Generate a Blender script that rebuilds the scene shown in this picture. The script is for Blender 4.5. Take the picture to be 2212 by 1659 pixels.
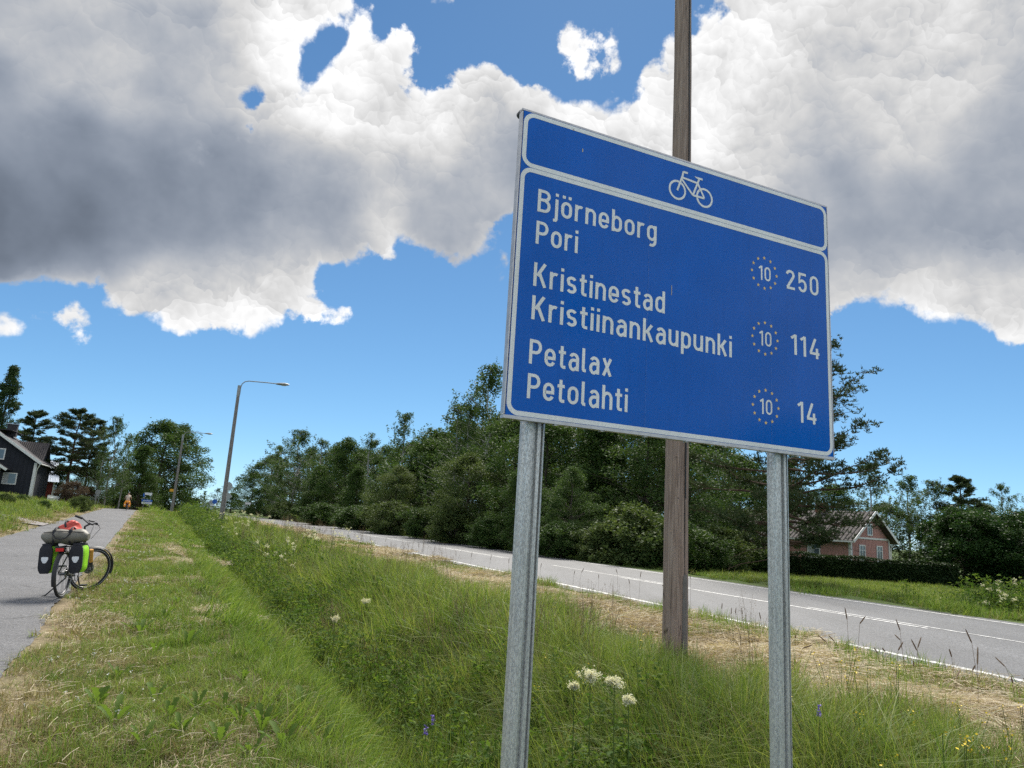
import bpy, math, random
import numpy as np
from mathutils import Vector, Matrix

for o in list(bpy.data.objects):
    bpy.data.objects.remove(o, do_unlink=True)
scene = bpy.context.scene
COL = scene.collection
RAD = math.radians

# ------------------------------------------------------------------ camera
CAM_H, PITCH, ROLL = 1.6, 11.3, 3.5
cam_data = bpy.data.cameras.new('camera')
cam_data.lens = 24.97
cam_data.sensor_width = 36.0
cam_data.clip_start = 0.05
cam_data.clip_end = 5000
cam = bpy.data.objects.new('camera', cam_data)
COL.objects.link(cam)
_p, _r = RAD(PITCH), RAD(ROLL)
_fw = Vector((0, math.cos(_p), math.sin(_p)))
_u0 = Vector((0, -math.sin(_p), math.cos(_p)))
_r0 = Vector((1, 0, 0))
_rt = _r0 * math.cos(_r) + _u0 * math.sin(_r)
_up = _u0 * math.cos(_r) - _r0 * math.sin(_r)
cam.matrix_world = Matrix(((_rt.x, _up.x, -_fw.x, 0), (_rt.y, _up.y, -_fw.y, 0), (_rt.z, _up.z, -_fw.z, CAM_H), (0, 0, 0, 1)))
scene.camera = cam


def bearing(px, py):
    """direction of a surveyed sight line (survey sheet 2212 x 1659)"""
    return _fw + _rt * ((px - 1106.0) / 1534.0) - _up * ((py - 829.5) / 1534.0)


def at(px, py, Y):
    """world point on a sight line at northing Y"""
    d = bearing(px, py)
    return Vector((0, 0, CAM_H)) + d * (Y / d.y)


# ------------------------------------------------------------------ sky, sun, exposure
SUN_AZ, SUN_EL = RAD(8.0), RAD(50.0)
world = bpy.data.worlds.new('World')
scene.world = world
world.use_nodes = True
world.cycles.sampling_method = 'MANUAL'
world.cycles.sample_map_resolution = 256


def build_sky():
    nt = world.node_tree
    N, K = nt.nodes, nt.links
    N.clear()
    out = N.new('ShaderNodeOutputWorld')
    bg = N.new('ShaderNodeBackground')
    K.new(bg.outputs[0], out.inputs[0])
    sky = N.new('ShaderNodeTexSky')
    sky.sky_type = 'NISHITA'
    sky.sun_disc = False
    sky.sun_elevation = SUN_EL
    sky.sun_rotation = SUN_AZ
    sky.altitude = 2000
    sky.air_density = 0.6
    sky.dust_density = 0.15
    sky.ozone_density = 6.0

    def lk(s, i):
        if isinstance(s, (int, float)):
            i.default_value = s
        elif isinstance(s, tuple):
            i.default_value = s
        else:
            K.new(s, i)

    def mth(op, a, b=0.0, c=0.0, clamp=False):
        n = N.new('ShaderNodeMath')
        n.operation = op
        n.use_clamp = clamp
        lk(a, n.inputs[0]); lk(b, n.inputs[1]); lk(c, n.inputs[2])
        return n.outputs[0]

    def vm(op, a, b=(0, 0, 0), c=None):
        n = N.new('ShaderNodeVectorMath')
        n.operation = op
        lk(a, n.inputs[0])
        if op == 'SCALE':
            lk(b, n.inputs['Scale'])
        else:
            lk(b, n.inputs[1])
        if c is not None:
            lk(c, n.inputs[2])
        return n.outputs['Value'] if op in ('LENGTH', 'DOT_PRODUCT') else n.outputs[0]

    def sstep(x, a, b, lo=0.0, hi=1.0):
        n = N.new('ShaderNodeMapRange')
        n.interpolation_type = 'SMOOTHSTEP'
        lk(x, n.inputs[0])
        n.inputs[1].default_value = a; n.inputs[2].default_value = b
        n.inputs[3].default_value = lo; n.inputs[4].default_value = hi
        return n.outputs[0]

    def noise(v, sc, det, rough=0.55, lac=2.0, color=False):
        n = N.new('ShaderNodeTexNoise')
        n.noise_dimensions = '3D'
        n.normalize = True
        lk(v, n.inputs['Vector'])
        n.inputs['Scale'].default_value = sc
        n.inputs['Detail'].default_value = det
        n.inputs['Roughness'].default_value = rough
        n.inputs['Lacunarity'].default_value = lac
        return n.outputs[1] if color else n.outputs[0]

    tc = N.new('ShaderNodeTexCoord')
    D = vm('NORMALIZE', tc.outputs['Generated'])
    sep = N.new('ShaderNodeSeparateXYZ')
    K.new(D, sep.inputs[0])
    az = mth('ARCTAN2', sep.outputs[0], sep.outputs[1])
    el = mth('ARCSINE', sep.outputs[2])
    cmb = N.new('ShaderNodeCombineXYZ')
    K.new(az, cmb.inputs[0]); K.new(el, cmb.inputs[1])
    P0 = cmb.outputs[0]
    # billowing displacement of the cloud banks' outlines
    w1 = vm('SUBTRACT', noise(D, 6.0, 2, 0.6, color=True), (0.5, 0.5, 0.5))
    P = vm('ADD', P0, vm('SCALE', w1, 0.05))

    # --- where the banks of cumulus lie, as a smooth field over azimuth and elevation
    AZ, EL0, EL1 = 0.95, -0.05, 0.90
    NA, NE = 141, 91
    ga = np.linspace(-AZ, AZ, NA)
    ge = np.linspace(EL0, EL1, NE)
    A, E = np.meshgrid(ga, ge, indexing='ij')
    dv = np.stack([np.sin(A) * np.cos(E), np.cos(A) * np.cos(E), np.sin(E)], -1)
    zz = dv @ np.array(_fw)
    gx = 1106.0 + 1534.0 * (dv @ np.array(_rt)) / zz
    gy = 829.5 - 1534.0 * (dv @ np.array(_up)) / zz

    def sdist(poly):
        p = np.array(poly, float)
        q = np.roll(p, -1, 0)
        best = np.full(gx.shape, 1e9)
        ins = np.zeros(gx.shape, bool)
        for (x0, y0), (x1, y1) in zip(p, q):
            ex, ey = x1 - x0, y1 - y0
            t = np.clip(((gx - x0) * ex + (gy - y0) * ey) / (ex * ex + ey * ey + 1e-9), 0, 1)
            best = np.minimum(best, np.hypot(gx - x0 - t * ex, gy - y0 - t * ey))
            c = ((y0 > gy) != (y1 > gy)) & (gx < (x1 - x0) * (gy - y0) / (y1 - y0 + 1e-9) + x0)
            ins ^= c
        return np.where(ins, best, -best)

    BANKS = [
        [(-500, -400), (640, -400), (762, -40), (758, 40), (700, 58), (655, 85), (645, 150), (662, 180), (690, 150), (740, 95), (760, 40), (800, 26), (816, 66),
         (868, 78), (898, 112), (884, 160), (905, 190), (960, 182), (1000, 168), (1055, 148), (1100, 172), (1150, 168), (1165, 192), (1210, 200), (1290, 215),
         (1370, 215), (1398, 150), (1440, 84), (1500, 62), (1532, 30), (1540, -400), (2800, -400), (2800, 830), (2212, 742), (2120, 705), (1990, 692),
         (1930, 662), (1800, 670), (1650, 640), (1500, 560), (1300, 500), (1150, 430), (1110, 455), (1040, 548), (985, 566), (930, 528), (870, 512), (845, 545),
         (800, 545), (770, 572), (690, 582), (684, 622), (768, 652), (745, 694), (660, 684), (600, 712), (540, 740), (500, 718), (350, 708), (290, 692),
         (205, 632), (150, 622), (0, 602), (-500, 600)],
        [(1215, 88), (1238, 66), (1265, 100), (1302, 56), (1380, 74), (1345, 130), (1352, 172), (1290, 184), (1255, 142), (1210, 116)],
        [(-200, 640), (50, 645), (72, 690), (104, 717), (40, 718), (-200, 712)],
        [(118, 652), (168, 646), (184, 690), (177, 740), (150, 728), (113, 722)],
        [(1066, 545), (1105, 535), (1105, 582), (1070, 588)],
        [(915, -30), (975, -30), (975, 4), (915, 4)],
    ]
    HOLES = [[(528, 190), (544, 194), (558, 228), (532, 232)], [(526, 266), (540, 266), (538, 276), (528, 276)]]
    sd = sdist(BANKS[0])
    for p in HOLES:
        sd = np.minimum(sd, -sdist(p) + 6)
    dens_f = np.where(sd > 0, 1 - np.exp(-sd / 48.0), -(1 - np.exp(sd / 45.0)))
    for p in BANKS[1:]:      # scraps of cloud, thin enough to fray
        q = sdist(p)
        dens_f = np.maximum(dens_f, np.where(q > 0, -0.16 + 0.40 * (1 - np.exp(-q / 22.0)), -(1 - np.exp(q / 60.0))))
    # --- and how much light comes through them (thick bellies grey, thin rims white)
    LUM = {-60: [(0, .70), (250, .74), (450, .78), (560, .97), (700, .96), (1560, .95), (1700, .9), (1850, .83), (2000, .88), (2200, .86)],
           0: [(0, .70), (200, .74), (400, .76), (490, .80), (560, .98), (640, .95), (720, .97), (1560, .96), (1650, .93), (1750, .90), (1850, .83), (1950, .86), (2050, .88), (2150, .86)],
           100: [(0, .72), (150, .68), (250, .76), (350, .70), (450, .73), (500, .80), (560, .98), (620, 1.), (800, 1.), (860, .97), (1300, .98), (1480, .97), (1560, .95), (1650, .92), (1750, .87), (1800, .80), (1900, .88), (2000, .90), (2100, .86), (2200, .80)],
           180: [(0, .62), (60, .75), (130, .90), (190, .75), (240, .92), (300, .68)],
           210: [(0, .58), (100, .60), (200, .61), (300, .65), (400, .70), (480, .76), (560, .95), (640, .95), (700, 1.), (760, .98), (850, .85), (960, .95), (1050, .97), (1130, .92), (1400, .95), (1500, .96), (1600, .93), (1700, .88), (1800, .76), (1870, .84), (1950, .90), (2050, .85), (2150, .76), (2212, .72)],
           280: [(0, .55), (150, .57), (300, .61), (450, .65), (560, .70), (650, .72), (750, .80), (850, .92), (950, .95), (1040, .85), (1120, .72), (1250, .97), (1400, .95), (1550, .93), (1650, .86), (1750, .76), (1850, .74), (1950, .78), (2050, .70), (2200, .66)],
           350: [(0, .51), (150, .52), (300, .57), (420, .61), (550, .61), (650, .70), (800, .72), (900, .72), (1000, .71), (1100, .69), (1600, .80)],
           400: [(1750, .70), (1850, .64), (1950, .65), (2100, .63), (2200, .64)],
           430: [(0, .47), (150, .48), (300, .52), (400, .55), (500, .60), (600, .66), (700, .62), (800, .64), (855, .85), (950, .65), (1050, .69)],
           490: [(0, .46), (100, .46), (200, .48), (300, .56), (400, .55), (500, .60), (600, .66), (700, .64), (800, .68), (850, .92), (950, .64), (1850, .61), (1950, .61), (2100, .63), (2200, .65)],
           560: [(0, .48), (100, .48), (200, .52), (280, .60), (400, .65), (500, .66), (600, .72), (680, .76), (980, .70), (1850, .66), (1950, .68), (2100, .66), (2200, .70)],
           610: [(0, .56), (100, .56), (200, .66), (300, .84), (400, .80), (500, .86), (620, .92), (1850, .82), (1950, .86), (2050, .84), (2150, .80), (2212, .76)],
           660: [(40, .96), (150, .97), (300, .96), (400, .93), (500, .92), (600, .96), (700, .95), (2050, .95), (2150, .92)],
           710: [(40, .96), (300, .97), (450, .97), (560, .97), (700, .97), (2212, .92)]}
    cp = np.array([(x, y, v) for y, r in LUM.items() for x, v in r])
    num = np.zeros(gx.shape); den = np.zeros(gx.shape) + 1e-9
    for x, y, v in cp:
        wgt = np.exp(-((gx - x) ** 2 + (gy - y) ** 2) / (2 * 42.0 ** 2)) + 1e-4 / (1 + ((gx - x) ** 2 + (gy - y) ** 2) / 1e4)
        num += wgt * (0.06 + 0.94 * v) ** 2.2; den += wgt
    lum_f = num / den

    def field(F, src, rank):
        """a smooth field over (azimuth, elevation) as a short sum of products of curves"""
        U, S, V = np.linalg.svd(F, full_matrices=False)
        sp = N.new('ShaderNodeSeparateXYZ')
        K.new(src, sp.inputs[0])
        a_n = mth('MULTIPLY', sp.outputs[0], 1.0 / AZ)
        e_n = mth('MULTIPLY_ADD', sp.outputs[1], 2.0 / (EL1 - EL0), -(EL1 + EL0) / (EL1 - EL0))
        tot = None
        for k in range(0, rank, 3):
            vecs = []
            for (coord, Mx, gr) in ((a_n, U.T, ga / AZ), (e_n, V, (ge * 2 - EL1 - EL0) / (EL1 - EL0))):
                cb = N.new('ShaderNodeCombineXYZ')
                for i in range(3):
                    K.new(coord, cb.inputs[i])
                vc = N.new('ShaderNodeVectorCurve')
                vc.mapping.use_clip = False
                vc.mapping.extend = 'HORIZONTAL'
                for i in range(3):
                    y = Mx[k + i] * math.sqrt(S[k + i])
                    pts = vc.mapping.curves[i].points
                    pts[0].location = (gr[0], float(y[0]))
                    pts[1].location = (gr[-1], float(y[-1]))
                    for x_, y_ in zip(gr[1:-1], y[1:-1]):
                        pts.new(float(x_), float(y_))
                    for p_ in pts:
                        p_.handle_type = 'AUTO'
                vc.mapping.update()
                K.new(cb.outputs[0], vc.inputs['Vector'])
                vecs.append(vc.outputs[0])
            dp = vm('DOT_PRODUCT', vecs[0], vecs[1])
            tot = dp if tot is None else mth('ADD', tot, dp)
        return tot

    base = field(dens_f, P, 24)
    # elsewhere in the sky broken cumulus goes on, brightened to light faces turned from the sun
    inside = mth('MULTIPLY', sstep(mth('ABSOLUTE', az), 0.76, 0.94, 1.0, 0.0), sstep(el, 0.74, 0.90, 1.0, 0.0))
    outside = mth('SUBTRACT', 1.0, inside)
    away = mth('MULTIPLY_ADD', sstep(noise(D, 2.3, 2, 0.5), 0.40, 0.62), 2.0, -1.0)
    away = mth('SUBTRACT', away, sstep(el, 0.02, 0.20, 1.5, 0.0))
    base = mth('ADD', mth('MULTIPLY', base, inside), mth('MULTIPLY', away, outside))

    up_sun = (math.sin(SUN_AZ) * math.cos(SUN_EL), math.cos(SUN_AZ) * math.cos(SUN_EL), math.sin(SUN_EL))
    # billows: rounded lobes at three sizes, each lit from above
    light_up = (0.25, -0.45, 0.86)
    wf = vm('SUBTRACT', noise(D, 16.0, 3, 0.6, color=True), (0.5, 0.5, 0.5))
    Dw = vm('ADD', D, vm('SCALE', wf, 0.075))
    bump = relief = None
    for sc_, kh, ks in ((9.0, 0.50, 0.42), (22.0, 0.34, 0.34), (52.0, 0.22, 0.24)):
        v = N.new('ShaderNodeTexVoronoi')
        v.feature = 'F1'
        K.new(Dw, v.inputs['Vector'])
        v.inputs['Scale'].default_value = sc_
        ht = mth('MULTIPLY_ADD', v.outputs['Distance'], -kh, kh * 0.52)
        off = vm('SCALE', vm('SUBTRACT', Dw, v.outputs['Position']), sc_)
        sl = mth('MULTIPLY', vm('DOT_PRODUCT', off, light_up), ks)
        bump = ht if bump is None else mth('ADD', bump, ht)
        relief = sl if relief is None else mth('ADD', relief, sl)
    n1 = noise(D, 26.0, 5, 0.62)
    wz = N.new('ShaderNodeSeparateXYZ'); K.new(w1, wz.inputs[0])
    fray = mth('MULTIPLY_ADD', mth('ABSOLUTE', wz.outputs[2]), 9.0, 0.9)
    f = mth('MULTIPLY', mth('SUBTRACT', n1, 0.5), fray)
    f = mth('MULTIPLY_ADD', bump, 0.95, f)
    dens = mth('ADD', mth('ADD', f, 0.06), base)
    alpha = sstep(dens, 0.0, 0.34)
    thick = sstep(dens, 0.0, 1.1)
    sh = field(lum_f, vm('ADD', P0, vm('SCALE', w1, 0.10)), 15)
    sh = mth('MULTIPLY', sh, inside)
    lum = mth('MULTIPLY_ADD', outside, mth('MULTIPLY_ADD', thick, -0.45, 1.70), sh)  # unseen clouds get extra brightness, as fill for shade-side surfaces
    rim = sstep(dens, 0.10, 0.75, 0.10, 0.0)
    lum = mth('ADD', lum, rim)
    # sunlit parts are crisp and lumpy, the shaded bellies smooth with slow swells
    vig = sstep(lum, 0.30, 0.85, 0.10, 1.0)
    wy = N.new('ShaderNodeSeparateXYZ'); K.new(wf, wy.inputs[0])
    swell = N.new('ShaderNodeSeparateXYZ'); K.new(w1, swell.inputs[0])
    mod = mth('MULTIPLY_ADD', mth('SUBTRACT', n1, 0.5), 0.55, mth('MULTIPLY', relief, 0.34))
    mod = mth('MULTIPLY', mod, vig)
    mod = mth('MULTIPLY_ADD', wy.outputs[0], 0.55, mod)
    mod = mth('MULTIPLY_ADD', swell.outputs[1], 0.60, mth('ADD', mod, 0.95))
    lum = mth('MULTIPLY', lum, mod)
    lum = mth('MAXIMUM', mth('MINIMUM', lum, 1.8), 0.10)
    # grey bellies are a little bluer than the lit rims
    warm = sstep(lum, 0.15, 0.70)
    cc = N.new('ShaderNodeMix'); cc.data_type = 'RGBA'
    K.new(warm, cc.inputs['Factor'])
    cc.inputs['A'].default_value = (0.80, 0.96, 1.24, 1)
    cc.inputs['B'].default_value = (1.0, 1.0, 1.0, 1)
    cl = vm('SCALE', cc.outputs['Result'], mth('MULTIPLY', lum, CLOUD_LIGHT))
    # clear air: the sky texture itself
    blue = vm('MULTIPLY', vm('SCALE', sky.outputs[0], SKY_STRENGTH), SKY_TINT)
    blue = vm('DIVIDE', blue, vm('ADD', blue, (1.0, 1.0, 1.0)))
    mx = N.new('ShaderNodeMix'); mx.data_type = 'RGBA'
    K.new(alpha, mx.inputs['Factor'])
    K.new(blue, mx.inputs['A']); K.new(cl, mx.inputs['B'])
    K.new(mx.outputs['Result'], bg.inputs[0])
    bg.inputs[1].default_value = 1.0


EXPOSURE = 1.2
CLOUD_LIGHT = 1.02 / 2 ** EXPOSURE
SKY_STRENGTH = 0.098
SKY_TINT = (0.80, 1.05, 1.10)
build_sky()
sun_data = bpy.data.lights.new('sun', 'SUN')
sun_data.energy = 3.3
sun_data.angle = RAD(22)
sun_data.color = (1.0, 0.95, 0.86)
sun = bpy.data.objects.new('sun', sun_data)
COL.objects.link(sun)
_sd = Vector((math.sin(SUN_AZ) * math.cos(SUN_EL), math.cos(SUN_AZ) * math.cos(SUN_EL), math.sin(SUN_EL)))
sun.rotation_euler = _sd.to_track_quat('Z', 'Y').to_euler()
vs = scene.view_settings
vs.view_transform = 'Standard'
vs.look = 'None'
vs.exposure = EXPOSURE
vs.gamma = 1.0
cy = scene.cycles
cy.max_bounces = 4
cy.diffuse_bounces = 2
cy.glossy_bounces = 2
cy.transmission_bounces = 2
cy.transparent_max_bounces = 4
cy.caustics_reflective = False
cy.caustics_refractive = False
cy.use_adaptive_sampling = True
cy.adaptive_threshold = 0.012
cy.sample_clamp_indirect = 6.0
cy.use_denoising = False

# ------------------------------------------------------------------ helpers
rng = np.random.default_rng(7)


def tag(o, label=None, cat=None, group=None, kind=None):
    if label: o['label'] = label
    if cat: o['category'] = cat
    if group: o['group'] = group
    if kind: o['kind'] = kind
    return o


def empty(name, loc=(0, 0, 0), rz=0.0, parent=None):
    o = bpy.data.objects.new(name, None)
    COL.objects.link(o)
    o.location = loc
    o.rotation_euler = (0, 0, rz)
    o.empty_display_size = 0.2
    if parent: o.parent = parent
    return o


def new_obj(name, me, parent=None, loc=None, rz=None):
    o = bpy.data.objects.new(name, me)
    COL.objects.link(o)
    if parent: o.parent = parent
    if loc is not None: o.location = loc
    if rz is not None: o.rotation_euler = (0, 0, rz)
    return o


def raw_mesh(name, V, F, mats, mi=None, smooth=False):
    """V (n,3), F list of index arrays shaped (m,k)"""
    me = bpy.data.meshes.new(name)
    V = np.asarray(V, np.float32)
    if not isinstance(F, list): F = [F]
    F = [np.asarray(f, np.int32) for f in F if len(f)]
    nl = sum(f.size for f in F)
    nf = sum(len(f) for f in F)
    me.vertices.add(len(V))
    me.vertices.foreach_set('co', V.ravel())
    me.loops.add(nl)
    me.loops.foreach_set('vertex_index', np.concatenate([f.ravel() for f in F]))
    me.polygons.add(nf)
    tot = np.concatenate([np.full(len(f), f.shape[1], np.int32) for f in F])
    st = np.concatenate([[0], np.cumsum(tot)[:-1]]).astype(np.int32)
    me.polygons.foreach_set('loop_start', st)
    me.polygons.foreach_set('loop_total', tot)
    if mi is not None:
        me.polygons.foreach_set('material_index', np.asarray(mi, np.int32))
    if smooth:
        me.polygons.foreach_set('use_smooth', np.ones(nf, bool))
    if not isinstance(mats, (list, tuple)): mats = [mats]
    for m in mats: me.materials.append(m)
    me.update(calc_edges=True)
    return me


class MB:
    """collects simple solids into ONE mesh"""
    def __init__(s):
        s.V, s.F = [], []

    def add(s, vs, fs):
        b = len(s.V)
        s.V += [tuple(v) for v in vs]
        s.F += [tuple(b + i for i in f) for f in fs]
        return s

    def box(s, c, d, M=None):
        x, y, z = d[0] / 2, d[1] / 2, d[2] / 2
        vs = [Vector(c) + Vector(p) for p in ((-x, -y, -z), (x, -y, -z), (x, y, -z), (-x, y, -z), (-x, -y, z), (x, -y, z), (x, y, z), (-x, y, z))]
        if M is not None: vs = [M @ v for v in vs]
        return s.add(vs, [(0, 3, 2, 1), (4, 5, 6, 7), (0, 1, 5, 4), (1, 2, 6, 5), (2, 3, 7, 6), (3, 0, 4, 7)])

    def tube(s, pts, rad, n=8, cap=True, sq=None):
        pts = [Vector(p) for p in pts]
        if isinstance(rad, (int, float)): rad = [rad] * len(pts)
        rings = []
        ref = None
        for i, p in enumerate(pts):
            d = (pts[min(i + 1, len(pts) - 1)] - pts[max(i - 1, 0)]).normalized()
            if ref is None:
                ref = Vector((0, 0, 1)) if abs(d.z) < 0.9 else Vector((1, 0, 0))
            a = (ref - d * ref.dot(d)).normalized()
            b = d.cross(a)
            ref = a
            rings.append([p + (a * math.cos(2 * math.pi * k / n) + b * math.sin(2 * math.pi * k / n)) * rad[i] for k in range(n)])
        vs = [v for r in rings for v in r]
        fs = []
        for i in range(len(pts) - 1):
            for k in range(n):
                fs.append((i * n + k, i * n + (k + 1) % n, (i + 1) * n + (k + 1) % n, (i + 1) * n + k))
        if cap:
            fs.append(tuple(range(n - 1, -1, -1)))
            fs.append(tuple((len(pts) - 1) * n + k for k in range(n)))
        return s.add(vs, fs)

    def prism(s, poly, h0, h1, M=None, hole=None):
        """poly in the XY plane raised from h0 to h1, then M"""
        n = len(poly)
        vs = [Vector((x, y, h0)) for x, y in poly] + [Vector((x, y, h1)) for x, y in poly]
        fs = [tuple(range(n - 1, -1, -1)), tuple(range(n, 2 * n))] + [(i, (i + 1) % n, n + (i + 1) % n, n + i) for i in range(n)]
        if M is not None: vs = [M @ v for v in vs]
        return s.add(vs, fs)

    def ring(s, c, R, r, axis='y', n=28, m=8, sx=1.0):
        """a torus about an axis"""
        vs, fs = [], []
        for i in range(n):
            a = 2 * math.pi * i / n
            for j in range(m):
                b = 2 * math.pi * j / m
                q = R + r * math.cos(b)
                p = (q * math.cos(a), r * sx * math.sin(b), q * math.sin(a)) if axis == 'y' else (q * math.cos(a), q * math.sin(a), r * sx * math.sin(b))
                vs.append(Vector(c) + Vector(p))
        for i in range(n):
            for j in range(m):
                fs.append((i * m + j, ((i + 1) % n) * m + j, ((i + 1) % n) * m + (j + 1) % m, i * m + (j + 1) % m))
        return s.add(vs, fs)

    def blob(s, c, r, n=10, m=7, M=None, pw=1.0):
        """a rounded (super)ellipsoid"""
        vs, fs = [], []
        def sp(v): return math.copysign(abs(v) ** pw, v)
        for j in range(m + 1):
            t = -math.pi / 2 + math.pi * j / m
            for i in range(n):
                a = 2 * math.pi * i / n
                v = Vector((sp(math.cos(t)) * sp(math.cos(a)) * r[0], sp(math.cos(t)) * sp(math.sin(a)) * r[1], sp(math.sin(t)) * r[2]))
                if M is not None: v = M @ v
                vs.append(Vector(c) + v)
        for j in range(m):
            for i in range(n):
                fs.append((j * n + i, j * n + (i + 1) % n, (j + 1) * n + (i + 1) % n, (j + 1) * n + i))
        return s.add(vs, fs)

    def mesh(s, name, mat, smooth=False):
        me = bpy.data.meshes.new(name)
        me.from_pydata([tuple(v) for v in s.V], [], s.F)
        for m in (mat if isinstance(mat, (list, tuple)) else [mat]): me.materials.append(m)
        if smooth:
            me.polygons.foreach_set('use_smooth', [True] * len(me.polygons))
            try: me.set_sharp_from_angle(angle=RAD(40))
            except Exception: pass
        me.update()
        return me

    def build(s, name, mat, parent=None, smooth=False, loc=None):
        return new_obj(name, s.mesh(name, mat, smooth), parent, loc)


def copy_tree(o, parent=None):
    c = o.copy()
    COL.objects.link(c)
    c.parent = parent
    for ch in list(o.children): copy_tree(ch, c)
    return c


# ------------------------------------------------------------------ materials
class NT:
    def __init__(s, name):
        s.m = bpy.data.materials.new(name)
        s.m.use_nodes = True
        s.t = s.m.node_tree
        s.N, s.K = s.t.nodes, s.t.links
        s.N.clear()
        s.out = s.N.new('ShaderNodeOutputMaterial')
        s.b = s.N.new('ShaderNodeBsdfPrincipled')
        s.K.new(s.b.outputs[0], s.out.inputs[0])

    def lk(s, v, i):
        if hasattr(v, 'is_output') or isinstance(v, bpy.types.NodeSocket): s.K.new(v, i)
        else:
            if isinstance(v, tuple) and len(v) == 3 and i.type == 'RGBA': v = v + (1,)
            i.default_value = v

    def node(s, t, **kw):
        n = s.N.new(t)
        for k, v in kw.items(): setattr(n, k, v)
        return n

    def coord(s, k='Object'):
        return s.N.new('ShaderNodeTexCoord').outputs[k]

    def map(s, v, scale=(1, 1, 1), rot=(0, 0, 0)):
        n = s.N.new('ShaderNodeMapping')
        s.K.new(v, n.inputs[0])
        n.inputs['Scale'].default_value = scale
        n.inputs['Rotation'].default_value = rot
        return n.outputs[0]

    def noise(s, v, sc, det=4, rough=0.55, dist=0.0):
        n = s.N.new('ShaderNodeTexNoise')
        if v is not None: s.K.new(v, n.inputs['Vector'])
        n.inputs['Scale'].default_value = sc
        n.inputs['Detail'].default_value = det
        n.inputs['Roughness'].default_value = rough
        n.inputs['Distortion'].default_value = dist
        return n.outputs[0]

    def vor(s, v, sc, feat='F1', out=0):
        n = s.N.new('ShaderNodeTexVoronoi')
        n.feature = feat
        s.K.new(v, n.inputs['Vector'])
        n.inputs['Scale'].default_value = sc
        return n.outputs[out]

    def ramp(s, f, stops, interp='LINEAR'):
        n = s.N.new('ShaderNodeValToRGB')
        n.color_ramp.interpolation = interp
        el = n.color_ramp.elements
        while len(el) < len(stops): el.new(0.5)
        for e, (p, c) in zip(el, stops):
            e.position = p
            e.color = (c, c, c, 1) if isinstance(c, (int, float)) else tuple(c) + (1,)
        s.lk(f, n.inputs[0])
        return n.outputs[0]

    def mix(s, f, a, b, blend='MIX'):
        n = s.N.new('ShaderNodeMix')
        n.data_type = 'RGBA'
        n.blend_type = blend
        s.lk(f, n.inputs['Factor']); s.lk(a, n.inputs['A']); s.lk(b, n.inputs['B'])
        return n.outputs['Result']

    def math(s, op, a, b=0.0, c=0.0, clamp=False):
        n = s.N.new('ShaderNodeMath')
        n.operation = op
        n.use_clamp = clamp
        s.lk(a, n.inputs[0]); s.lk(b, n.inputs[1]); s.lk(c, n.inputs[2])
        return n.outputs[0]

    def bump(s, h, strength=0.3, dist=0.01):
        n = s.N.new('ShaderNodeBump')
        n.inputs['Strength'].default_value = strength
        n.inputs['Distance'].default_value = dist
        s.K.new(h, n.inputs['Height'])
        s.K.new(n.outputs[0], s.b.inputs['Normal'])
        return n

    def set(s, color=None, rough=None, metal=None, spec=None):
        if color is not None: s.lk(color, s.b.inputs['Base Color'])
        if rough is not None: s.lk(rough, s.b.inputs['Roughness'])
        if metal is not None: s.lk(metal, s.b.inputs['Metallic'])
        if spec is not None: s.lk(spec, s.b.inputs['Specular IOR Level'])
        return s


def plain(name, col, rough=0.6, metal=0.0, var=0.12, sc=6.0, spec=0.5, bump=0.0):
    m = NT(name)
    n = m.noise(m.coord(), sc, 4, 0.6)
    f = m.ramp(n, [(0.3, 1 - var), (0.7, 1 + var)])
    m.set(m.mix(1.0, col, f, 'MULTIPLY'), rough, metal, spec)
    if bump: m.bump(m.noise(m.coord(), sc * 8, 3), bump, 0.004)
    return m.m


def leafy(name, c0, c1, c2, trans=0.45, rough=0.5, sc=0.35, inst=False, spec=0.12):
    """leaf or blade: colours spread by plant and by place, light passes through"""
    m = NT(name)
    geo = m.node('ShaderNodeNewGeometry')
    g = geo.outputs['Random Per Island']
    if inst:
        n = m.noise(geo.outputs['Position'], sc, 3, 0.65)
        f = m.math('ADD', m.math('MULTIPLY', m.math('SUBTRACT', n, 0.5), 1.5), m.math('MULTIPLY', g, 0.85))
        f = m.math('ADD', f, 0.07)
    else:
        n = m.noise(m.coord('Object'), sc, 3, 0.6)
        f = m.math('ADD', m.math('MULTIPLY', n, 0.75), m.math('MULTIPLY', g, 0.45))
        f = m.math('SUBTRACT', f, 0.10)
    col = m.ramp(f, [(0.15, c0), (0.5, c1), (0.88, c2)])
    m.set(col, rough, 0.0, spec)
    tr = m.node('ShaderNodeBsdfTranslucent')
    m.K.new(m.mix(1.0, col, (1.10, 1.08, 0.65), 'MULTIPLY'), tr.inputs[0])
    mx = m.node('ShaderNodeMixShader')
    mx.inputs[0].default_value = trans
    m.K.new(m.b.outputs[0], mx.inputs[1]); m.K.new(tr.outputs[0], mx.inputs[2])
    m.K.new(mx.outputs[0], m.out.inputs[0])
    return m.m


# ------------------------------------------------------------------ lie of the land
AP, AR = RAD(-26.25), RAD(-23.7)


def p_frame(x, y):
    return x * np.sin(AP) + y * np.cos(AP), x * np.cos(AP) - y * np.sin(AP)


def bend(t):
    return -np.where(t > 45, (t - 45.0) ** 2, 0.0) / 1800.0


def r_frame(x, y):
    t = x * np.sin(AR) + y * np.cos(AR)
    return t, x * np.cos(AR) - y * np.sin(AR) - bend(t)


def r_pt(t, L):
    L = L + bend(np.asarray(t, float))
    return t * np.sin(AR) + L * np.cos(AR), t * np.cos(AR) - L * np.sin(AR)


def p_pt(t, L):
    return t * np.sin(AP) + L * np.cos(AP), t * np.cos(AP) - L * np.sin(AP)


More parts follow.
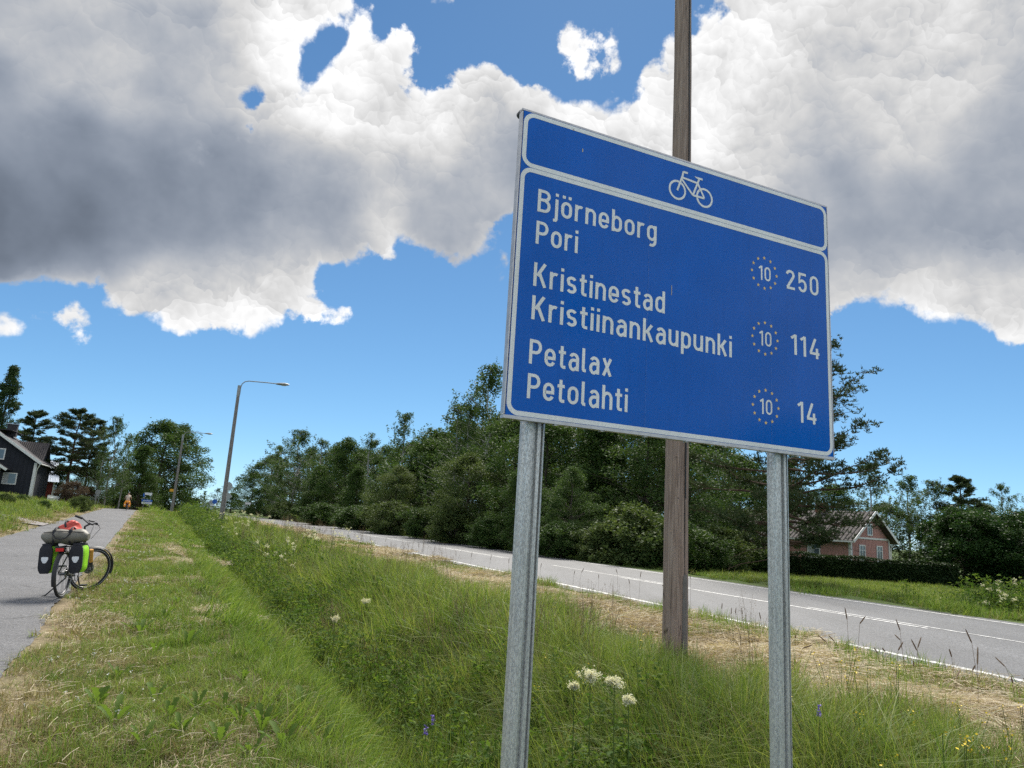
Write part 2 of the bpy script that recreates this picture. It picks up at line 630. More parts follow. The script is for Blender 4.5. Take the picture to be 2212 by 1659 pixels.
def sst(x, a, b):
    k = np.clip((x - a) / (b - a), 0, 1)
    return k * k * (3 - 2 * k)


def z_path(tp):
    return 0.0098 * np.minimum(tp, 86) - 0.014 * np.clip(tp - 90, 0, 60)


def z_road(tr):
    return 0.21 + 0.0015 * tr + 0.000 * tr


ROAD0, ROAD1 = 8.45, 16.55          # the carriageway's edges
EDGE0, EDGE1, MID = 8.95, 16.0, 12.45


def ditch_c(tp):
    return 2.45 + 0.012 * tp


def ground_z(x, y):
    x, y = np.asarray(x, float), np.asarray(y, float)
    tp, Lp = p_frame(x, y)
    tr, Lr = r_frame(x, y)
    zp, zr = z_path(tp), z_road(tr)
    a = np.clip(Lp - 1.0, 0, None)
    b = np.clip(ROAD0 - 0.3 - Lr, 0, None)
    w = np.where(b <= 0, 1.0, a / (a + b + 1e-6))
    z = zp * (1 - w) + zr * w
    # ditch between path and road
    c = ditch_c(tp)
    d = Lp - c
    prof = np.where(d < 0, sst(d, -1.35, -0.15), 1 - sst(d, 0.15, 2.2))
    z = z - 0.72 * prof * (1 - 0.75 * sst(tp, 35, 80))
    # bed of the path and of the road lie a little under their paving
    z = z - 0.07 * (sst(Lp, -3.95, -3.75) * (1 - sst(Lp, -1.15, -0.95)))
    z = z - 0.12 * (sst(Lr, ROAD0 - 0.05, ROAD0 + 0.3) * (1 - sst(Lr, ROAD1 - 0.3, ROAD1 + 0.05)))
    # land left of the path climbs to the farmyard
    z = z + 0.75 * sst(-Lp, 4.6, 16) * sst(tp, 12, 60) + 0.22 * sst(-Lp, 4.2, 6.5) * (1 - sst(tp, 60, 90))
    # beyond the road: ditch, then the field falls away
    z = z - 0.5 * sst(Lr, 17.6, 18.8) * (1 - sst(Lr, 19.2, 20.6)) - 0.15 * sst(Lr, 17, 20) - 0.80 * sst(Lr, 18.5, 38) * (1 - sst(tr, 55, 95))
    bumpy = 0.025 * np.sin(x * 2.1 + 1.3 * np.sin(y * 1.7)) + 0.02 * np.sin(y * 3.3 + x * 1.1) + 0.012 * np.sin(x * 6.1 - y * 4.7)
    off_path = 1 - sst(Lp, -4.3, -4.0) * (1 - sst(Lp, -0.9, -0.5))
    off_road = 1 - sst(Lr, ROAD0 - 0.4, ROAD0) * (1 - sst(Lr, ROAD1, ROAD1 + 0.4))
    return z + bumpy * off_path * off_road


def gz(x, y):
    return float(ground_z(x, y))


def axis(parts):
    out = []
    for a, b, s in parts:
        out += list(np.arange(a, b, s))
    return np.array(out + [parts[-1][1]])


tt = axis([(-40, -6, 4), (-6, 30, 0.3), (30, 60, 0.8), (60, 140, 2), (140, 320, 10), (320, 1400, 90)])
ll = axis([(-900, -120, 60), (-120, -30, 6), (-30, -9, 1.0), (-9, -3, 0.35), (-3, 9.2, 0.18), (9.2, 16, 1.0), (16, 22, 0.35), (22, 60, 1.5), (60, 200, 10), (200, 1200, 80)])
TT, LL = np.meshgrid(tt, ll, indexing='ij')
gx_, gy_ = TT * np.sin(AR) + LL * np.cos(AR), TT * np.cos(AR) - LL * np.sin(AR)
gz_ = ground_z(gx_, gy_)
nT, nL = TT.shape
ids = np.arange(nT * nL).reshape(nT, nL)
Fq = np.stack([ids[:-1, :-1], ids[:-1, 1:], ids[1:, 1:], ids[1:, :-1]], -1).reshape(-1, 4)

mg = NT('ground_soil_and_thatch')
oc = mg.coord('Object')
n1 = mg.noise(oc, 0.9, 5, 0.65)
n2 = mg.noise(oc, 14.0, 4, 0.7)
att = mg.node('ShaderNodeAttribute', attribute_name='dry')
green = mg.ramp(n2, [(0.25, (0.030, 0.050, 0.014)), (0.6, (0.075, 0.110, 0.030)), (0.8, (0.130, 0.140, 0.050))])
dry = mg.ramp(n2, [(0.25, (0.110, 0.085, 0.055)), (0.6, (0.225, 0.182, 0.115)), (0.85, (0.33, 0.285, 0.19))])
fac = mg.math('ADD', att.outputs['Fac'], mg.math('MULTIPLY', mg.math('SUBTRACT', n1, 0.5), 0.9), clamp=True)
mg.set(mg.mix(fac, green, dry), 0.95, 0.0, 0.1)
mg.bump(n2, 0.6, 0.03)
gme = raw_mesh('ground', np.stack([gx_, gy_, gz_], -1).reshape(-1, 3), Fq, mg.m, smooth=True)


def dryness(x, y):
    tp, Lp = p_frame(x, y)
    tr, Lr = r_frame(x, y)
    d = sst(Lp, -1.6, -0.9) * (1 - sst(Lp, -0.5, 0.5)) * 0.95
    d = d + 0.45 * sst(Lp, -0.4, 0.4) * (1 - sst(Lp, 1.0, 1.5))
    d = d + 0.95 * sst(-Lp, 3.6, 4.1) * (1 - sst(-Lp, 4.6, 5.6))
    d = d + sst(Lr, 5.7, 6.3) * (1 - sst(Lr, 7.6, 8.3)) * (1 - 0.5 * sst(tr, 40, 90))
    d = d + 0.55 * sst(Lr, 7.8, 8.3) * (1 - sst(Lr, 8.8, 9.2))
    return np.clip(d, 0, 1)


da = gme.attributes.new('dry', 'FLOAT', 'POINT')
da.data.foreach_set('value', dryness(gx_, gy_).ravel().astype(np.float32))
tag(new_obj('ground', gme), kind='structure')


# ------------------------------------------------------------------ paving
def asphalt(name, lo, hi, grain, rough, crack):
    m = NT(name)
    o = m.coord('Object')
    n = m.noise(o, grain, 2, 0.8)
    big = m.noise(o, 0.5, 4, 0.6)
    c = m.ramp(n, [(0.30, lo), (0.52, tuple((a + b) / 2 for a, b in zip(lo, hi))), (0.72, hi)])
    c = m.mix(1.0, c, m.ramp(big, [(0.3, 0.86), (0.7, 1.10)]), 'MULTIPLY')
    c = m.mix(1.0, c, m.ramp(m.noise(o, 9.0, 6, 0.75), [(0.30, 0.80), (0.5, 1.0), (0.70, 1.18)]), 'MULTIPLY')
    if not crack:      # wheel tracks and patched lengths along the carriageway
        trk = m.noise(m.map(o, (1.1, 0.035, 1), (0, 0, AR)), 1.0, 3, 0.6)
        c = m.mix(1.0, c, m.ramp(trk, [(0.32, 0.80), (0.5, 1.0), (0.68, 1.15)]), 'MULTIPLY')
    if crack:
        cv = m.node('ShaderNodeVectorMath', operation='ADD')
        m.K.new(o, cv.inputs[0])
        sc = m.node('ShaderNodeVectorMath', operation='SCALE'); sc.inputs['Scale'].default_value = 0.9
        cn = m.node('ShaderNodeTexNoise'); m.K.new(o, cn.inputs['Vector']); cn.inputs['Scale'].default_value = 1.3; cn.inputs['Detail'].default_value = 4
        m.K.new(cn.outputs[1], sc.inputs[0]); m.K.new(sc.outputs[0], cv.inputs[1])
        d = m.vor(m.map(cv.outputs[0], (1, 0.6, 1)), 0.55, 'DISTANCE_TO_EDGE')
        line = m.ramp(d, [(0.0, 1.0), (0.008, 1.0), (0.014, 0.0)])
        gate = m.ramp(m.noise(o, 0.35, 2), [(0.40, 0.0), (0.50, 1.0)])
        c = m.mix(m.math('MULTIPLY', m.math('MULTIPLY', line, gate), 0.75), c, (0.035, 0.034, 0.034))
    m.set(c, rough, 0.0, 0.35)
    m.bump(n, 0.6, 0.008)
    return m.m


AR = RAD(-23.7)
M_PATH = asphalt('cracked_path_asphalt', (0.030, 0.030, 0.032), (0.185, 0.185, 0.192), 55.0, 0.78, True)
M_ROAD = asphalt('coarse_road_asphalt', (0.022, 0.023, 0.025), (0.150, 0.153, 0.163), 40.0, 0.72, False)


def strip(name, frame_pt, ts, Ls, zf, mat, jag=0.0, seed=1):
    r = np.random.default_rng(seed)
    T, L = np.meshgrid(ts, Ls, indexing='ij')
    L = L.astype(float).copy()
    if jag:
        j = np.cumsum(r.normal(0, 1, (len(ts), 2)), 0)
        k = np.ones(9) / 9
        for c, col in ((0, 0), (1, -1)):
            s = np.convolve(r.normal(0, 1, len(ts) + 8), k, 'valid') * 2.4 * jag + r.normal(0, 0.35 * jag, len(ts))
            L[:, col] += s
    x, y = frame_pt(T, L)
    z = zf(T, L)
    i = np.arange(T.size).reshape(T.shape)
    F = np.stack([i[:-1, :-1], i[:-1, 1:], i[1:, 1:], i[1:, :-1]], -1).reshape(-1, 4)
    return raw_mesh(name, np.stack([x, y, z], -1).reshape(-1, 3), F, mat, smooth=True)


tp_ = axis([(-8, 40, 0.12), (40, 90, 0.5), (90, 150, 3)])
path = new_obj('cycle_path', strip('cycle_path', p_pt, tp_, [-3.98, -3.7, -3.0, -2.4, -1.8, -1.2, -0.92],
                                   lambda T, L: z_path(T) + 0.025 - 0.02 * ((L + 2.44) / 1.5) ** 2, M_PATH, 0.028, 3))
tag(path, kind='structure')
tr_ = axis([(-25, 60, 0.25), (60, 150, 1.0), (150, 270, 4.0)])
zroad_s = lambda T, L: z_road(T) + 0.03 - 0.035 * np.abs(L - MID) / 4.0
road = new_obj('road', strip('road', r_pt, tr_, [ROAD0, ROAD0 + 0.25, EDGE0, 10.5, MID, 14.5, EDGE1, ROAD1 - 0.2, ROAD1], zroad_s, M_ROAD, 0.03, 5))
tag(road, kind='structure')

mp = NT('worn_road_paint')
o_ = mp.coord('Object')
wear = mp.noise(o_, 9.0, 6, 0.75)
mp.set(mp.mix(mp.ramp(wear, [(0.40, 1.0), (0.52, 0.2), (0.64, 0.0)]), (0.60, 0.60, 0.585), (0.16, 0.16, 0.16)), 0.6)
M_PAINT = mp.m


def line_mark(name, t0, t1, L, w):
    ts = np.arange(t0, t1 + 1e-6, max(0.5, min(2.0, (t1 - t0) / 4)))
    me = strip(name, r_pt, ts, [L - w / 2, L + w / 2], lambda T, LL_: zroad_s(T, LL_) + 0.005, M_PAINT)
    o = new_obj(name, me, road)
    return o


line_mark('edge_line', -24, 250, EDGE0, 0.13)
line_mark('edge_line', -24, 250, EDGE1, 0.13)
t_ = -20.0
while t_ < 200:
    line_mark('centre_dash', t_, t_ + 9.0, MID + 0.16, 0.09)
    t_ += 12.0
line_mark('barrier_line', 9.0, 19.5, MID - 0.10, 0.095)
for a, b in ((28, 37), (42, 60), (70, 120)):
    line_mark('barrier_line', a, b, MID - 0.10, 0.095)

# ------------------------------------------------------------------ the route sign
SIGN_A = 0.42039588
SIGN_W, SIGN_H = 2.1366565, 1.59217452
SIGN_O = Vector((-0.025, 3.3, 2.10934791))
W_STROKE = 0.138


def arc(cx, cy, rx, ry, a0, a1, n=10):
    return [(cx + rx * math.cos(RAD(a0 + (a1 - a0) * i / n)), cy + ry * math.sin(RAD(a0 + (a1 - a0) * i / n))) for i in range(n + 1)]


def stadium(x0, x1, y0, y1, n=8):
    r = (x1 - x0) / 2
    ry = min(r * 1.12, (y1 - y0) / 2)
    cx = (x0 + x1) / 2
    return arc(cx, y1 - ry, r, ry, 0, 180, n * 2) + arc(cx, y0 + ry, r, ry, 180, 360, n * 2) + [(x1, y1 - ry)]


h = W_STROKE / 2
XH = 0.74
XT, XB = XH - h, h
R_, L_ = 0.50 - h, h
mid = (R_ + L_) / 2
rr = (R_ - L_) / 2
ry_ = rr * 1.12
GLY = {
    'o': (0.50, [stadium(L_, R_, XB, XT)]),
    'n': (0.50, [[(L_, 0), (L_, XH)], [(R_, 0), (R_, XT - ry_)] + arc(mid, XT - ry_, rr, ry_, 0, 150, 12) + [(L_ + 0.01, XT - ry_ * 0.75)]]),
    'h': (0.50, [[(L_, 0), (L_, 1.0)], [(R_, 0), (R_, XT - ry_)] + arc(mid, XT - ry_, rr, ry_, 0, 150, 12) + [(L_ + 0.01, XT - ry_ * 0.75)]]),
    'u': (0.50, [[(R_, 0), (R_, XH)], [(L_, XH), (L_, XB + ry_)] + arc(mid, XB + ry_, rr, ry_, 180, 330, 12) + [(R_ - 0.01, XB + ry_ * 0.75)]]),
    'r': (0.36, [[(L_, 0), (L_, XH)], arc(mid, XT - ry_, rr, ry_, 62, 150, 9) + [(L_ + 0.01, XT - ry_ * 0.75)]]),
    'e': (0.50, [[(L_ + 0.02, XH * 0.47), (R_, XH * 0.47), (R_, XT - ry_)] + arc(mid, XT - ry_, rr, ry_, 0, 180, 14) + arc(mid, XB + ry_, rr, ry_, 180, 338, 12)]),
    'b': (0.50, [[(L_, 0), (L_, 1.0)], [(L_ + 0.01, XT - ry_ * 0.75)] + arc(mid, XT - ry_, rr, ry_, 150, 0, 12) + arc(mid, XB + ry_, rr, ry_, 0, -150, 12) + [(L_ + 0.01, XB + ry_ * 0.75)]]),
    'd': (0.50, [[(R_, 0), (R_, 1.0)], [(R_ - 0.01, XT - ry_ * 0.75)] + arc(mid, XT - ry_, rr, ry_, 30, 180, 12) + arc(mid, XB + ry_, rr, ry_, 180, 330, 12) + [(R_ - 0.01, XB + ry_ * 0.75)]]),
    'p': (0.50, [[(L_, -0.27), (L_, XH)], [(L_ + 0.01, XT - ry_ * 0.75)] + arc(mid, XT - ry_, rr, ry_, 150, 0, 12) + arc(mid, XB + ry_, rr, ry_, 0, -150, 12) + [(L_ + 0.01, XB + ry_ * 0.75)]]),
    'g': (0.50, [[(R_, XH), (R_, -0.27 + h + ry_)] + arc(mid, -0.27 + h + ry_, rr, ry_, 0, -120, 10), [(R_ - 0.01, XT - ry_ * 0.75)] + arc(mid, XT - ry_, rr, ry_, 30, 180, 12) + arc(mid, XB + ry_, rr, ry_, 180, 330, 12) + [(R_ - 0.01, XB + ry_ * 0.75)]]),
    'a': (0.49, [[(R_ - 0.01, 0), (R_ - 0.01, XT - ry_)] + arc(mid - 0.005, XT - ry_, rr - 0.005, ry_, 0, 150, 12), [(R_ - 0.02, XH * 0.58), (mid, XH * 0.58)] + arc(mid - 0.02, XH * 0.30 + 0.01, rr - 0.02, XH * 0.28 - h + 0.06, 90, 270, 12) + [(mid + 0.05, XB), (R_ - 0.02, XB + 0.09)]]),
    's': (0.46, [arc(0.23, XT - 0.135, 0.165, 0.135, 25, 180, 9) + [(0.075, XT - 0.16), (0.12, XH * 0.53), (0.34, XH * 0.45), (0.395, XB + 0.15)] + arc(0.23, XB + 0.135, 0.165, 0.135, 0, -155, 9)]),
    't': (0.34, [[(0.15, 0.93), (0.15, XB + 0.10), (0.175, XB + 0.03), (0.23, XB), (0.34, XB)], [(0.0, XT), (0.33, XT)]]),
    'i': (W_STROKE, [[(h, 0), (h, XH)], [(h, 0.865), (h, 1.0)]]),
    'l': (0.22, [[(h, 1.0), (h, XB + 0.06), (h + 0.03, XB + 0.01), (h + 0.08, XB), (0.20, XB)]]),
    'j': (0.21, [[(0.21 - h, XH), (0.21 - h, -0.15), (0.21 - h - 0.035, -0.20), (0.0, -0.205)], [(0.21 - h, 0.865), (0.21 - h, 1.0)]]),
    'k': (0.50, [[(h, 0), (h, 1.0)], [(0.43, XH), (0.15, 0.36)], [(0.22, 0.47), (0.44, 0.0)]]),
    'x': (0.48, [[(0.07, 0), (0.41, XH)], [(0.07, XH), (0.41, 0)]]),
    'B': (0.58, [[(h, 0), (h, 1.0)], [(h, 1 - h), (0.30, 1 - h)] + arc(0.30, 0.745, 0.195, 0.255 - h, 90, -90, 10) + [(h, 0.53)], [(0.30, 0.53)] + arc(0.31, 0.30, 0.20, 0.30 - h, 90, -90, 10) + [(h, h)]]),
    'P': (0.56, [[(h, 0), (h, 1.0)], [(h, 1 - h), (0.29, 1 - h)] + arc(0.29, 0.70, 0.20, 0.30 - h, 90, -90, 10) + [(h, 0.40 + h)]]),
    'K': (0.58, [[(h, 0), (h, 1.0)], [(0.49, 1.0), (0.16, 0.44)], [(0.24, 0.60), (0.51, 0.0)]]),
    '0': (0.54, [stadium(h, 0.54 - h, h, 1 - h)]),
    '1': (0.32, [[(0.32 - h, 0), (0.32 - h, 1.0)], [(0.02, 0.80), (0.25, 0.965)]]),
    '2': (0.54, [arc(0.27, 0.74, 0.195, 0.26 - h, 172, -30, 14) + [(h + 0.02, h + 0.02)], [(h - 0.02, h), (0.54, h)]]),
    '4': (0.56, [[(0.34, 1.0), (0.06, 0.27)], [(0.02, 0.25), (0.56, 0.25)], [(0.42, 0.0), (0.42, 0.52)]]),
    '5': (0.54, [[(0.50, 1 - h), (0.10, 1 - h), (0.085, 0.50), (0.16, 0.565)] + arc(0.27, 0.335, 0.20, 0.335 - h, 118, -160, 18)]),
}


def glyph_mb(mb, text, x0, x1, base, cap, z0, fixed=None, sw=1.0, gap=0.135):
    wid = [0.50 if c == 'ö' else GLY[c][0] for c in text]
    total = sum(wid) + gap * (len(text) - 1)
    sx = (x1 - x0) / total
    x = x0
    for c, w in zip(text, wid):
        strokes = list(GLY['o' if c == 'ö' else c][1])
        if c == 'ö':
            strokes += [[(0.115, 0.865), (0.115, 1.0)], [(0.385, 0.865), (0.385, 1.0)]]
        for si, st in enumerate(strokes):
            stroke(mb, [(x + px * sx, base + py * cap) for px, py in st], W_STROKE * sx * sw, W_STROKE * cap * 0.92 * sw, z0 + si * 0.00025)
        x += (w + gap) * sx


def stroke(mb, pts, wx, wy, z):
    """flat ribbon along a polyline lying in the sign's face (u right, v up), z proud of it"""
    out = [pts[0]]
    for p in pts[1:]:
        if math.hypot(p[0] - out[-1][0], p[1] - out[-1][1]) > 1e-5: out.append(p)
    pts = out
    n = len(pts)
    Ls, Rs = [], []
    for i in range(n):
        def nrm(a, b):
            dx, dy = (b[0] - a[0]) / wx, (b[1] - a[1]) / wy
            d = math.hypot(dx, dy)
            return -dy / d, dx / d
        if i == 0: nx, ny = nrm(pts[0], pts[1]); k = 1
        elif i == n - 1: nx, ny = nrm(pts[-2], pts[-1]); k = 1
        else:
            a, b = nrm(pts[i - 1], pts[i]), nrm(pts[i], pts[i + 1])
            nx, ny = a[0] + b[0], a[1] + b[1]
            d = math.hypot(nx, ny) or 1
            nx, ny = nx / d, ny / d
            k = min(1.6, 1 / max(0.3, nx * a[0] + ny * a[1]))
        Ls.append((pts[i][0] + nx * wx / 2 * k, pts[i][1] + ny * wy / 2 * k))
        Rs.append((pts[i][0] - nx * wx / 2 * k, pts[i][1] - ny * wy / 2 * k))
    vs = [Vector((p[0], -z, p[1])) for p in Ls + Rs]
    mb.add(vs, [(i, n + i, n + i + 1, i + 1) for i in range(n - 1)])


def sheeting(name, col, lo):
    """retro-reflective film: faint honeycomb, clear gloss"""
    m = NT(name)
    o = m.coord('Object')
    d = m.vor(m.map(o, (1, 0.001, 1)), 130.0, 'DISTANCE_TO_EDGE')
    cell = m.ramp(d, [(0.0, lo), (0.10, 1.0)])
    big = m.ramp(m.noise(o, 2.2, 3), [(0.3, 0.93), (0.7, 1.07)])
    run = m.ramp(m.noise(m.map(o, (9, 1, 0.5)), 3.0, 5, 0.65), [(0.36, 0.95), (0.55, 1.0)])
    big = m.mix(1.0, big, run, 'MULTIPLY')
    m.set(m.mix(1.0, m.mix(1.0, col, cell, 'MULTIPLY'), big, 'MULTIPLY'), 0.12, 0.0, 0.12)
    m.bump(m.noise(o, 1.4, 2), 0.035, 0.05)
    return m.m


M_BLUE = sheeting('blue_sign_film', (0.0, 0.110, 0.50), 0.90)
M_WHITE = sheeting('white_sign_film', (0.80, 0.81, 0.82), 0.78)
M_GOLD = plain('gold_star_film', (0.72, 0.50, 0.16), 0.3, 0, 0.05)
M_ALU = plain('dull_aluminium', (0.42, 0.42, 0.43), 0.42, 0.75, 0.15, 20)

sign = empty('route_sign', (SIGN_O.x, SIGN_O.y, gz(SIGN_O.x, SIGN_O.y)), SIGN_A)
tag(sign, 'large blue bicycle route sign with white place names on two steel posts', 'road sign')
SZ = SIGN_O.z - sign.location.z
board = MB().box((SIGN_W / 2, 0.012, SZ + SIGN_H / 2), (SIGN_W - 0.008, 0.016, SIGN_H - 0.008)).build('board', M_BLUE, sign)
fr = MB()
for (c, d) in (((SIGN_W / 2, 0.022, SZ - 0.004), (SIGN_W + 0.012, 0.036, 0.016)), ((SIGN_W / 2, 0.022, SZ + SIGN_H + 0.002), (SIGN_W + 0.012, 0.036, 0.010)),
               ((-0.003, 0.022, SZ + SIGN_H / 2), (0.006, 0.036, SIGN_H - 0.016)), ((SIGN_W + 0.002, 0.022, SZ + SIGN_H / 2), (0.006, 0.036, SIGN_H - 0.016))):
    fr.box(c, d)
frame = fr.build('edge_frame', M_ALU, sign)
rail = MB()
for v in (0.22, 0.80, 1.38):
    rail.box((SIGN_W / 2, 0.040, SZ + v), (SIGN_W - 0.06, 0.038, 0.045))
rail.build('back_rail', M_ALU, sign)
MB().tube([(0.012, 0.075, SZ + SIGN_H + 0.004), (0.012, 0.045, SZ + SIGN_H + 0.004)], 0.020, 10).build('rail_cap', plain('black_plastic_cap', (0.02, 0.02, 0.02), 0.5), sign)
for u in np.linspace(0.28, 1.86, 7):
    MB().tube([(u, 0.022, SZ - 0.010), (u, 0.022, SZ - 0.018)], 0.014, 8).build('bolt', M_ALU, frame)


def rrect_band(mb, x0, x1, y0, y1, R, w, z):
    n = 8
    def loop(o):
        r = max(R - o, 0.004)
        pts = []
        for (cx, cyy, a) in ((x1 - o - r, y1 - o - r, 0), (x0 + o + r, y1 - o - r, 90), (x0 + o + r, y0 + o + r, 180), (x1 - o - r, y0 + o + r, 270)):
            pts += [(cx + r * math.cos(RAD(a + 90 * i / n)), cyy + r * math.sin(RAD(a + 90 * i / n))) for i in range(n + 1)]
        return pts
    A, B = loop(0), loop(w)
    k = len(A)
    mb.add([Vector((p[0], -z, p[1])) for p in A + B], [(i, k + i, k + (i + 1) % k, (i + 1) % k)[::-1] for i in range(k)])


for y0, y1 in ((0.006, 1.281), (1.283, SIGN_H - 0.006)):
    mb = MB()
    rrect_band(mb, 0.006, SIGN_W - 0.006, SZ + y0, SZ + y1, 0.062, 0.023, -0.003)
    mb.build('border', M_WHITE, board)
for text, x1, b in (('Björneborg', 0.840, 1.057), ('Pori', 0.352, 0.884), ('Kristinestad', 0.904, 0.662), ('Kristiinankaupunki', 1.366, 0.490), ('Petalax', 0.582, 0.267), ('Petolahti', 0.683, 0.096)):
    mb = MB()
    glyph_mb(mb, text, 0.110, x1, SZ + b, 0.123, -0.003)
    mb.build('place_name', M_WHITE, board)
for text, x0, x1, b in (('250', 1.780, 2.046, 0.980), ('114', 1.812, 2.040, 0.581), ('14', 1.855, 2.002, 0.181)):
    mb = MB()
    glyph_mb(mb, text, x0, x1, SZ + b, 0.123, -0.003, sw=1.0, gap=0.19)
    mb.build('distance_number', M_WHITE, board)


def star_pts(cx, cyy, r):
    return [(cx + (r if i % 2 == 0 else r * 0.42) * math.sin(math.pi * i / 5), cyy + (r if i % 2 == 0 else r * 0.42) * math.cos(math.pi * i / 5)) for i in range(10)]


for cv in (1.040, 0.642, 0.242):
    mb = MB()
    glyph_mb(mb, '10', 1.568, 1.661, SZ + cv - 0.046, 0.088, -0.003, sw=0.92, gap=0.17)
    em = mb.build('route_number', M_WHITE, sign)
    for k in range(12):
        a = 2 * math.pi * k / 12
        sp_ = star_pts(1.612 + 0.095 * math.sin(a), SZ + cv + 0.094 * math.cos(a), 0.0125)
        c = (1.612 + 0.095 * math.sin(a), SZ + cv + 0.094 * math.cos(a))
        mb = MB()
        mb.add([Vector((c[0], 0.003, c[1]))] + [Vector((p[0], 0.003, p[1])) for p in sp_], [(0, 1 + (i + 1) % 10, 1 + i) for i in range(10)])
        mb.build('star', M_GOLD, em)
mb = MB()
Z0 = -0.003
for cxx in (0.975, 1.166):
    ringp = arc(cxx, SZ + 1.402, 0.0535, 0.0535, 0, 360, 36)
    stroke(mb, ringp, 0.0125, 0.0125, Z0)
for k, pts in enumerate(([(0.974, 1.400), (1.010, 1.500), (1.0145, 1.5215), (1.020, 1.5235), (1.046, 1.5235)], [(1.006, 1.487), (1.112, 1.480)], [(1.003, 1.476), (1.078, 1.402), (1.086, 1.3975), (1.164, 1.3985)],
                         [(1.083, 1.399), (1.128, 1.512)], [(1.114, 1.482), (1.164, 1.3985)], [(1.113, 1.511), (1.150, 1.5115)])):
    stroke(mb, [(a, SZ + b) for a, b in pts], 0.0122, 0.0122, Z0 + 0.0003 * (k + 1))
mb.add([Vector((1.092, 0.0026, SZ + 1.5175)), Vector((1.115, 0.0026, SZ + 1.505)), Vector((1.120, 0.0026, SZ + 1.5176))], [(0, 1, 2)])
mb.build('bicycle_symbol', M_WHITE, board)
M_SEAM = plain('film_joint', (0.02, 0.15, 0.52), 0.3)
for u in (0.792, 1.655):
    MB().box((u, 0.0034, SZ + 0.64), (0.0016, 0.0008, 1.22)).build('film_seam', M_SEAM, board)
# a bird dropping and rust weep marks
M_MUCK = plain('dried_bird_dropping', (0.45, 0.40, 0.34), 0.8)
for pts, w_, zo in (([(0.946, 0.83), (0.947, 0.79), (0.9455, 0.775)], 0.004, -0.0025), ([(0.355, 1.475), (0.356, 1.455)], 0.006, -0.0025), ([(0.295, 1.572), (0.296, 1.561)], 0.005, -0.0015)):
    mb = MB()
    stroke(mb, [(a, SZ + b) for a, b in pts], w_, w_, zo)
    mb.build('stain', M_MUCK, board)

# galvanised posts: rolled section with a shallow groove down the face and a flange on one side
mz = NT('mottled_galvanised_steel')
oz = mz.coord('Object')
mp1 = mz.map(oz, (1, 1, 0.40))
v1 = mz.vor(mp1, 260.0, 'F1', 1)
sepz = mz.node('ShaderNodeSeparateColor'); mz.K.new(v1, sepz.inputs[0])
nz = mz.noise(mp1, 150.0, 3, 0.7)
nzb = mz.noise(mz.map(oz, (1, 1, 0.03)), 42.0, 4, 0.65)
spk = mz.ramp(nz, [(0.42, 0.0), (0.56, 1.0)])
colz = mz.mix(spk, (0.40, 0.40, 0.40), (0.62, 0.62, 0.61))
colz = mz.mix(1.0, colz, mz.ramp(nzb, [(0.3, 0.70), (0.7, 1.18)]), 'MULTIPLY')
mz.set(colz, mz.ramp(nz, [(0.35, 0.50), (0.65, 0.34)]), 0.38, 0.5)
mz.bump(nz, 0.45, 0.002)
M_GALV = mz.m


def post_mesh(z0, z1):
    # section in plan (x along sign, y away from viewer)
    half = [(-0.057, 0.030), (-0.057, 0.0), (-0.052, -0.018), (-0.040, -0.028), (-0.020, -0.0335), (-0.013, -0.0335), (-0.008, -0.0180), (0.006, -0.0180), (0.011, -0.0335), (0.020, -0.0335),
            (0.029, -0.032), (0.0320, -0.012), (0.040, -0.012), (0.044, -0.026), (0.055, -0.020), (0.058, -0.004), (0.057, 0.030), (0.045, 0.036), (0.0, 0.030), (-0.045, 0.036)]
    mb = MB()
    zs = np.linspace(z0, z1, 5)
    n = len(half)
    vs = [Vector((x, y, z)) for z in zs for x, y in half]
    fs = [(i * n + k, i * n + (k + 1) % n, (i + 1) * n + (k + 1) % n, (i + 1) * n + k) for i in range(4) for k in range(n)] + [tuple(range(4 * n, 5 * n))]
    mb.add(vs, fs)
    return mb


def sign_u(px, py):
    d = bearing(px, py)
    nrm = Vector((math.sin(SIGN_A), -math.cos(SIGN_A), 0))
    o = Vector((0, 0, CAM_H))
    t = (SIGN_O + Vector((-math.sin(SIGN_A), math.cos(SIGN_A), 0)) * 0.055 - o).dot(nrm) / d.dot(nrm)
    p = o + d * t - SIGN_O
    return p.dot(Vector((math.cos(SIGN_A), math.sin(SIGN_A), 0)))


for px, py in ((1160, 915), (1692, 985)):
    u = sign_u(px, py)
    wx, wy = SIGN_O.x + u * math.cos(SIGN_A), SIGN_O.y + u * math.sin(SIGN_A)
    po = post_mesh(gz(wx, wy) - sign.location.z - 0.3, SZ + SIGN_H - 0.06).build('post', M_GALV, sign, smooth=True)
    po.location = (u, 0.096, 0)

# ------------------------------------------------------------------ utility pole
mw = NT('weathered_pole_wood')
ow = mw.coord('Object')
g1 = mw.noise(mw.map(ow, (1, 1, 0.045)), 42.0, 5, 0.65, 0.6)
g2 = mw.noise(mw.map(ow, (1, 1, 0.02)), 9.0, 4, 0.6, 0.3)
cw = mw.ramp(g1, [(0.25, (0.12, 0.085, 0.068)), (0.5, (0.275, 0.205, 0.170)), (0.75, (0.39, 0.315, 0.270))])
cw = mw.mix(mw.ramp(g2, [(0.56, 0.0), (0.60, 0.22)]), cw, (0.06, 0.045, 0.04))
chk = mw.vor(mw.map(ow, (1, 1, 0.025)), 13.0, 'DISTANCE_TO_EDGE')
cw = mw.mix(mw.ramp(chk, [(0.0, 0.85), (0.012, 0.0)]), cw, (0.018, 0.014, 0.012))
mw.set(cw, 0.85, 0, 0.2)
mw.bump(g1, 0.7, 0.006)
M_POLE = mw.m
pb = at(1456, 1440, 8.9)
pt_ = at(1475, 0, 8.9)
pole = empty('utility_pole', (pb.x, pb.y, gz(pb.x, pb.y)))
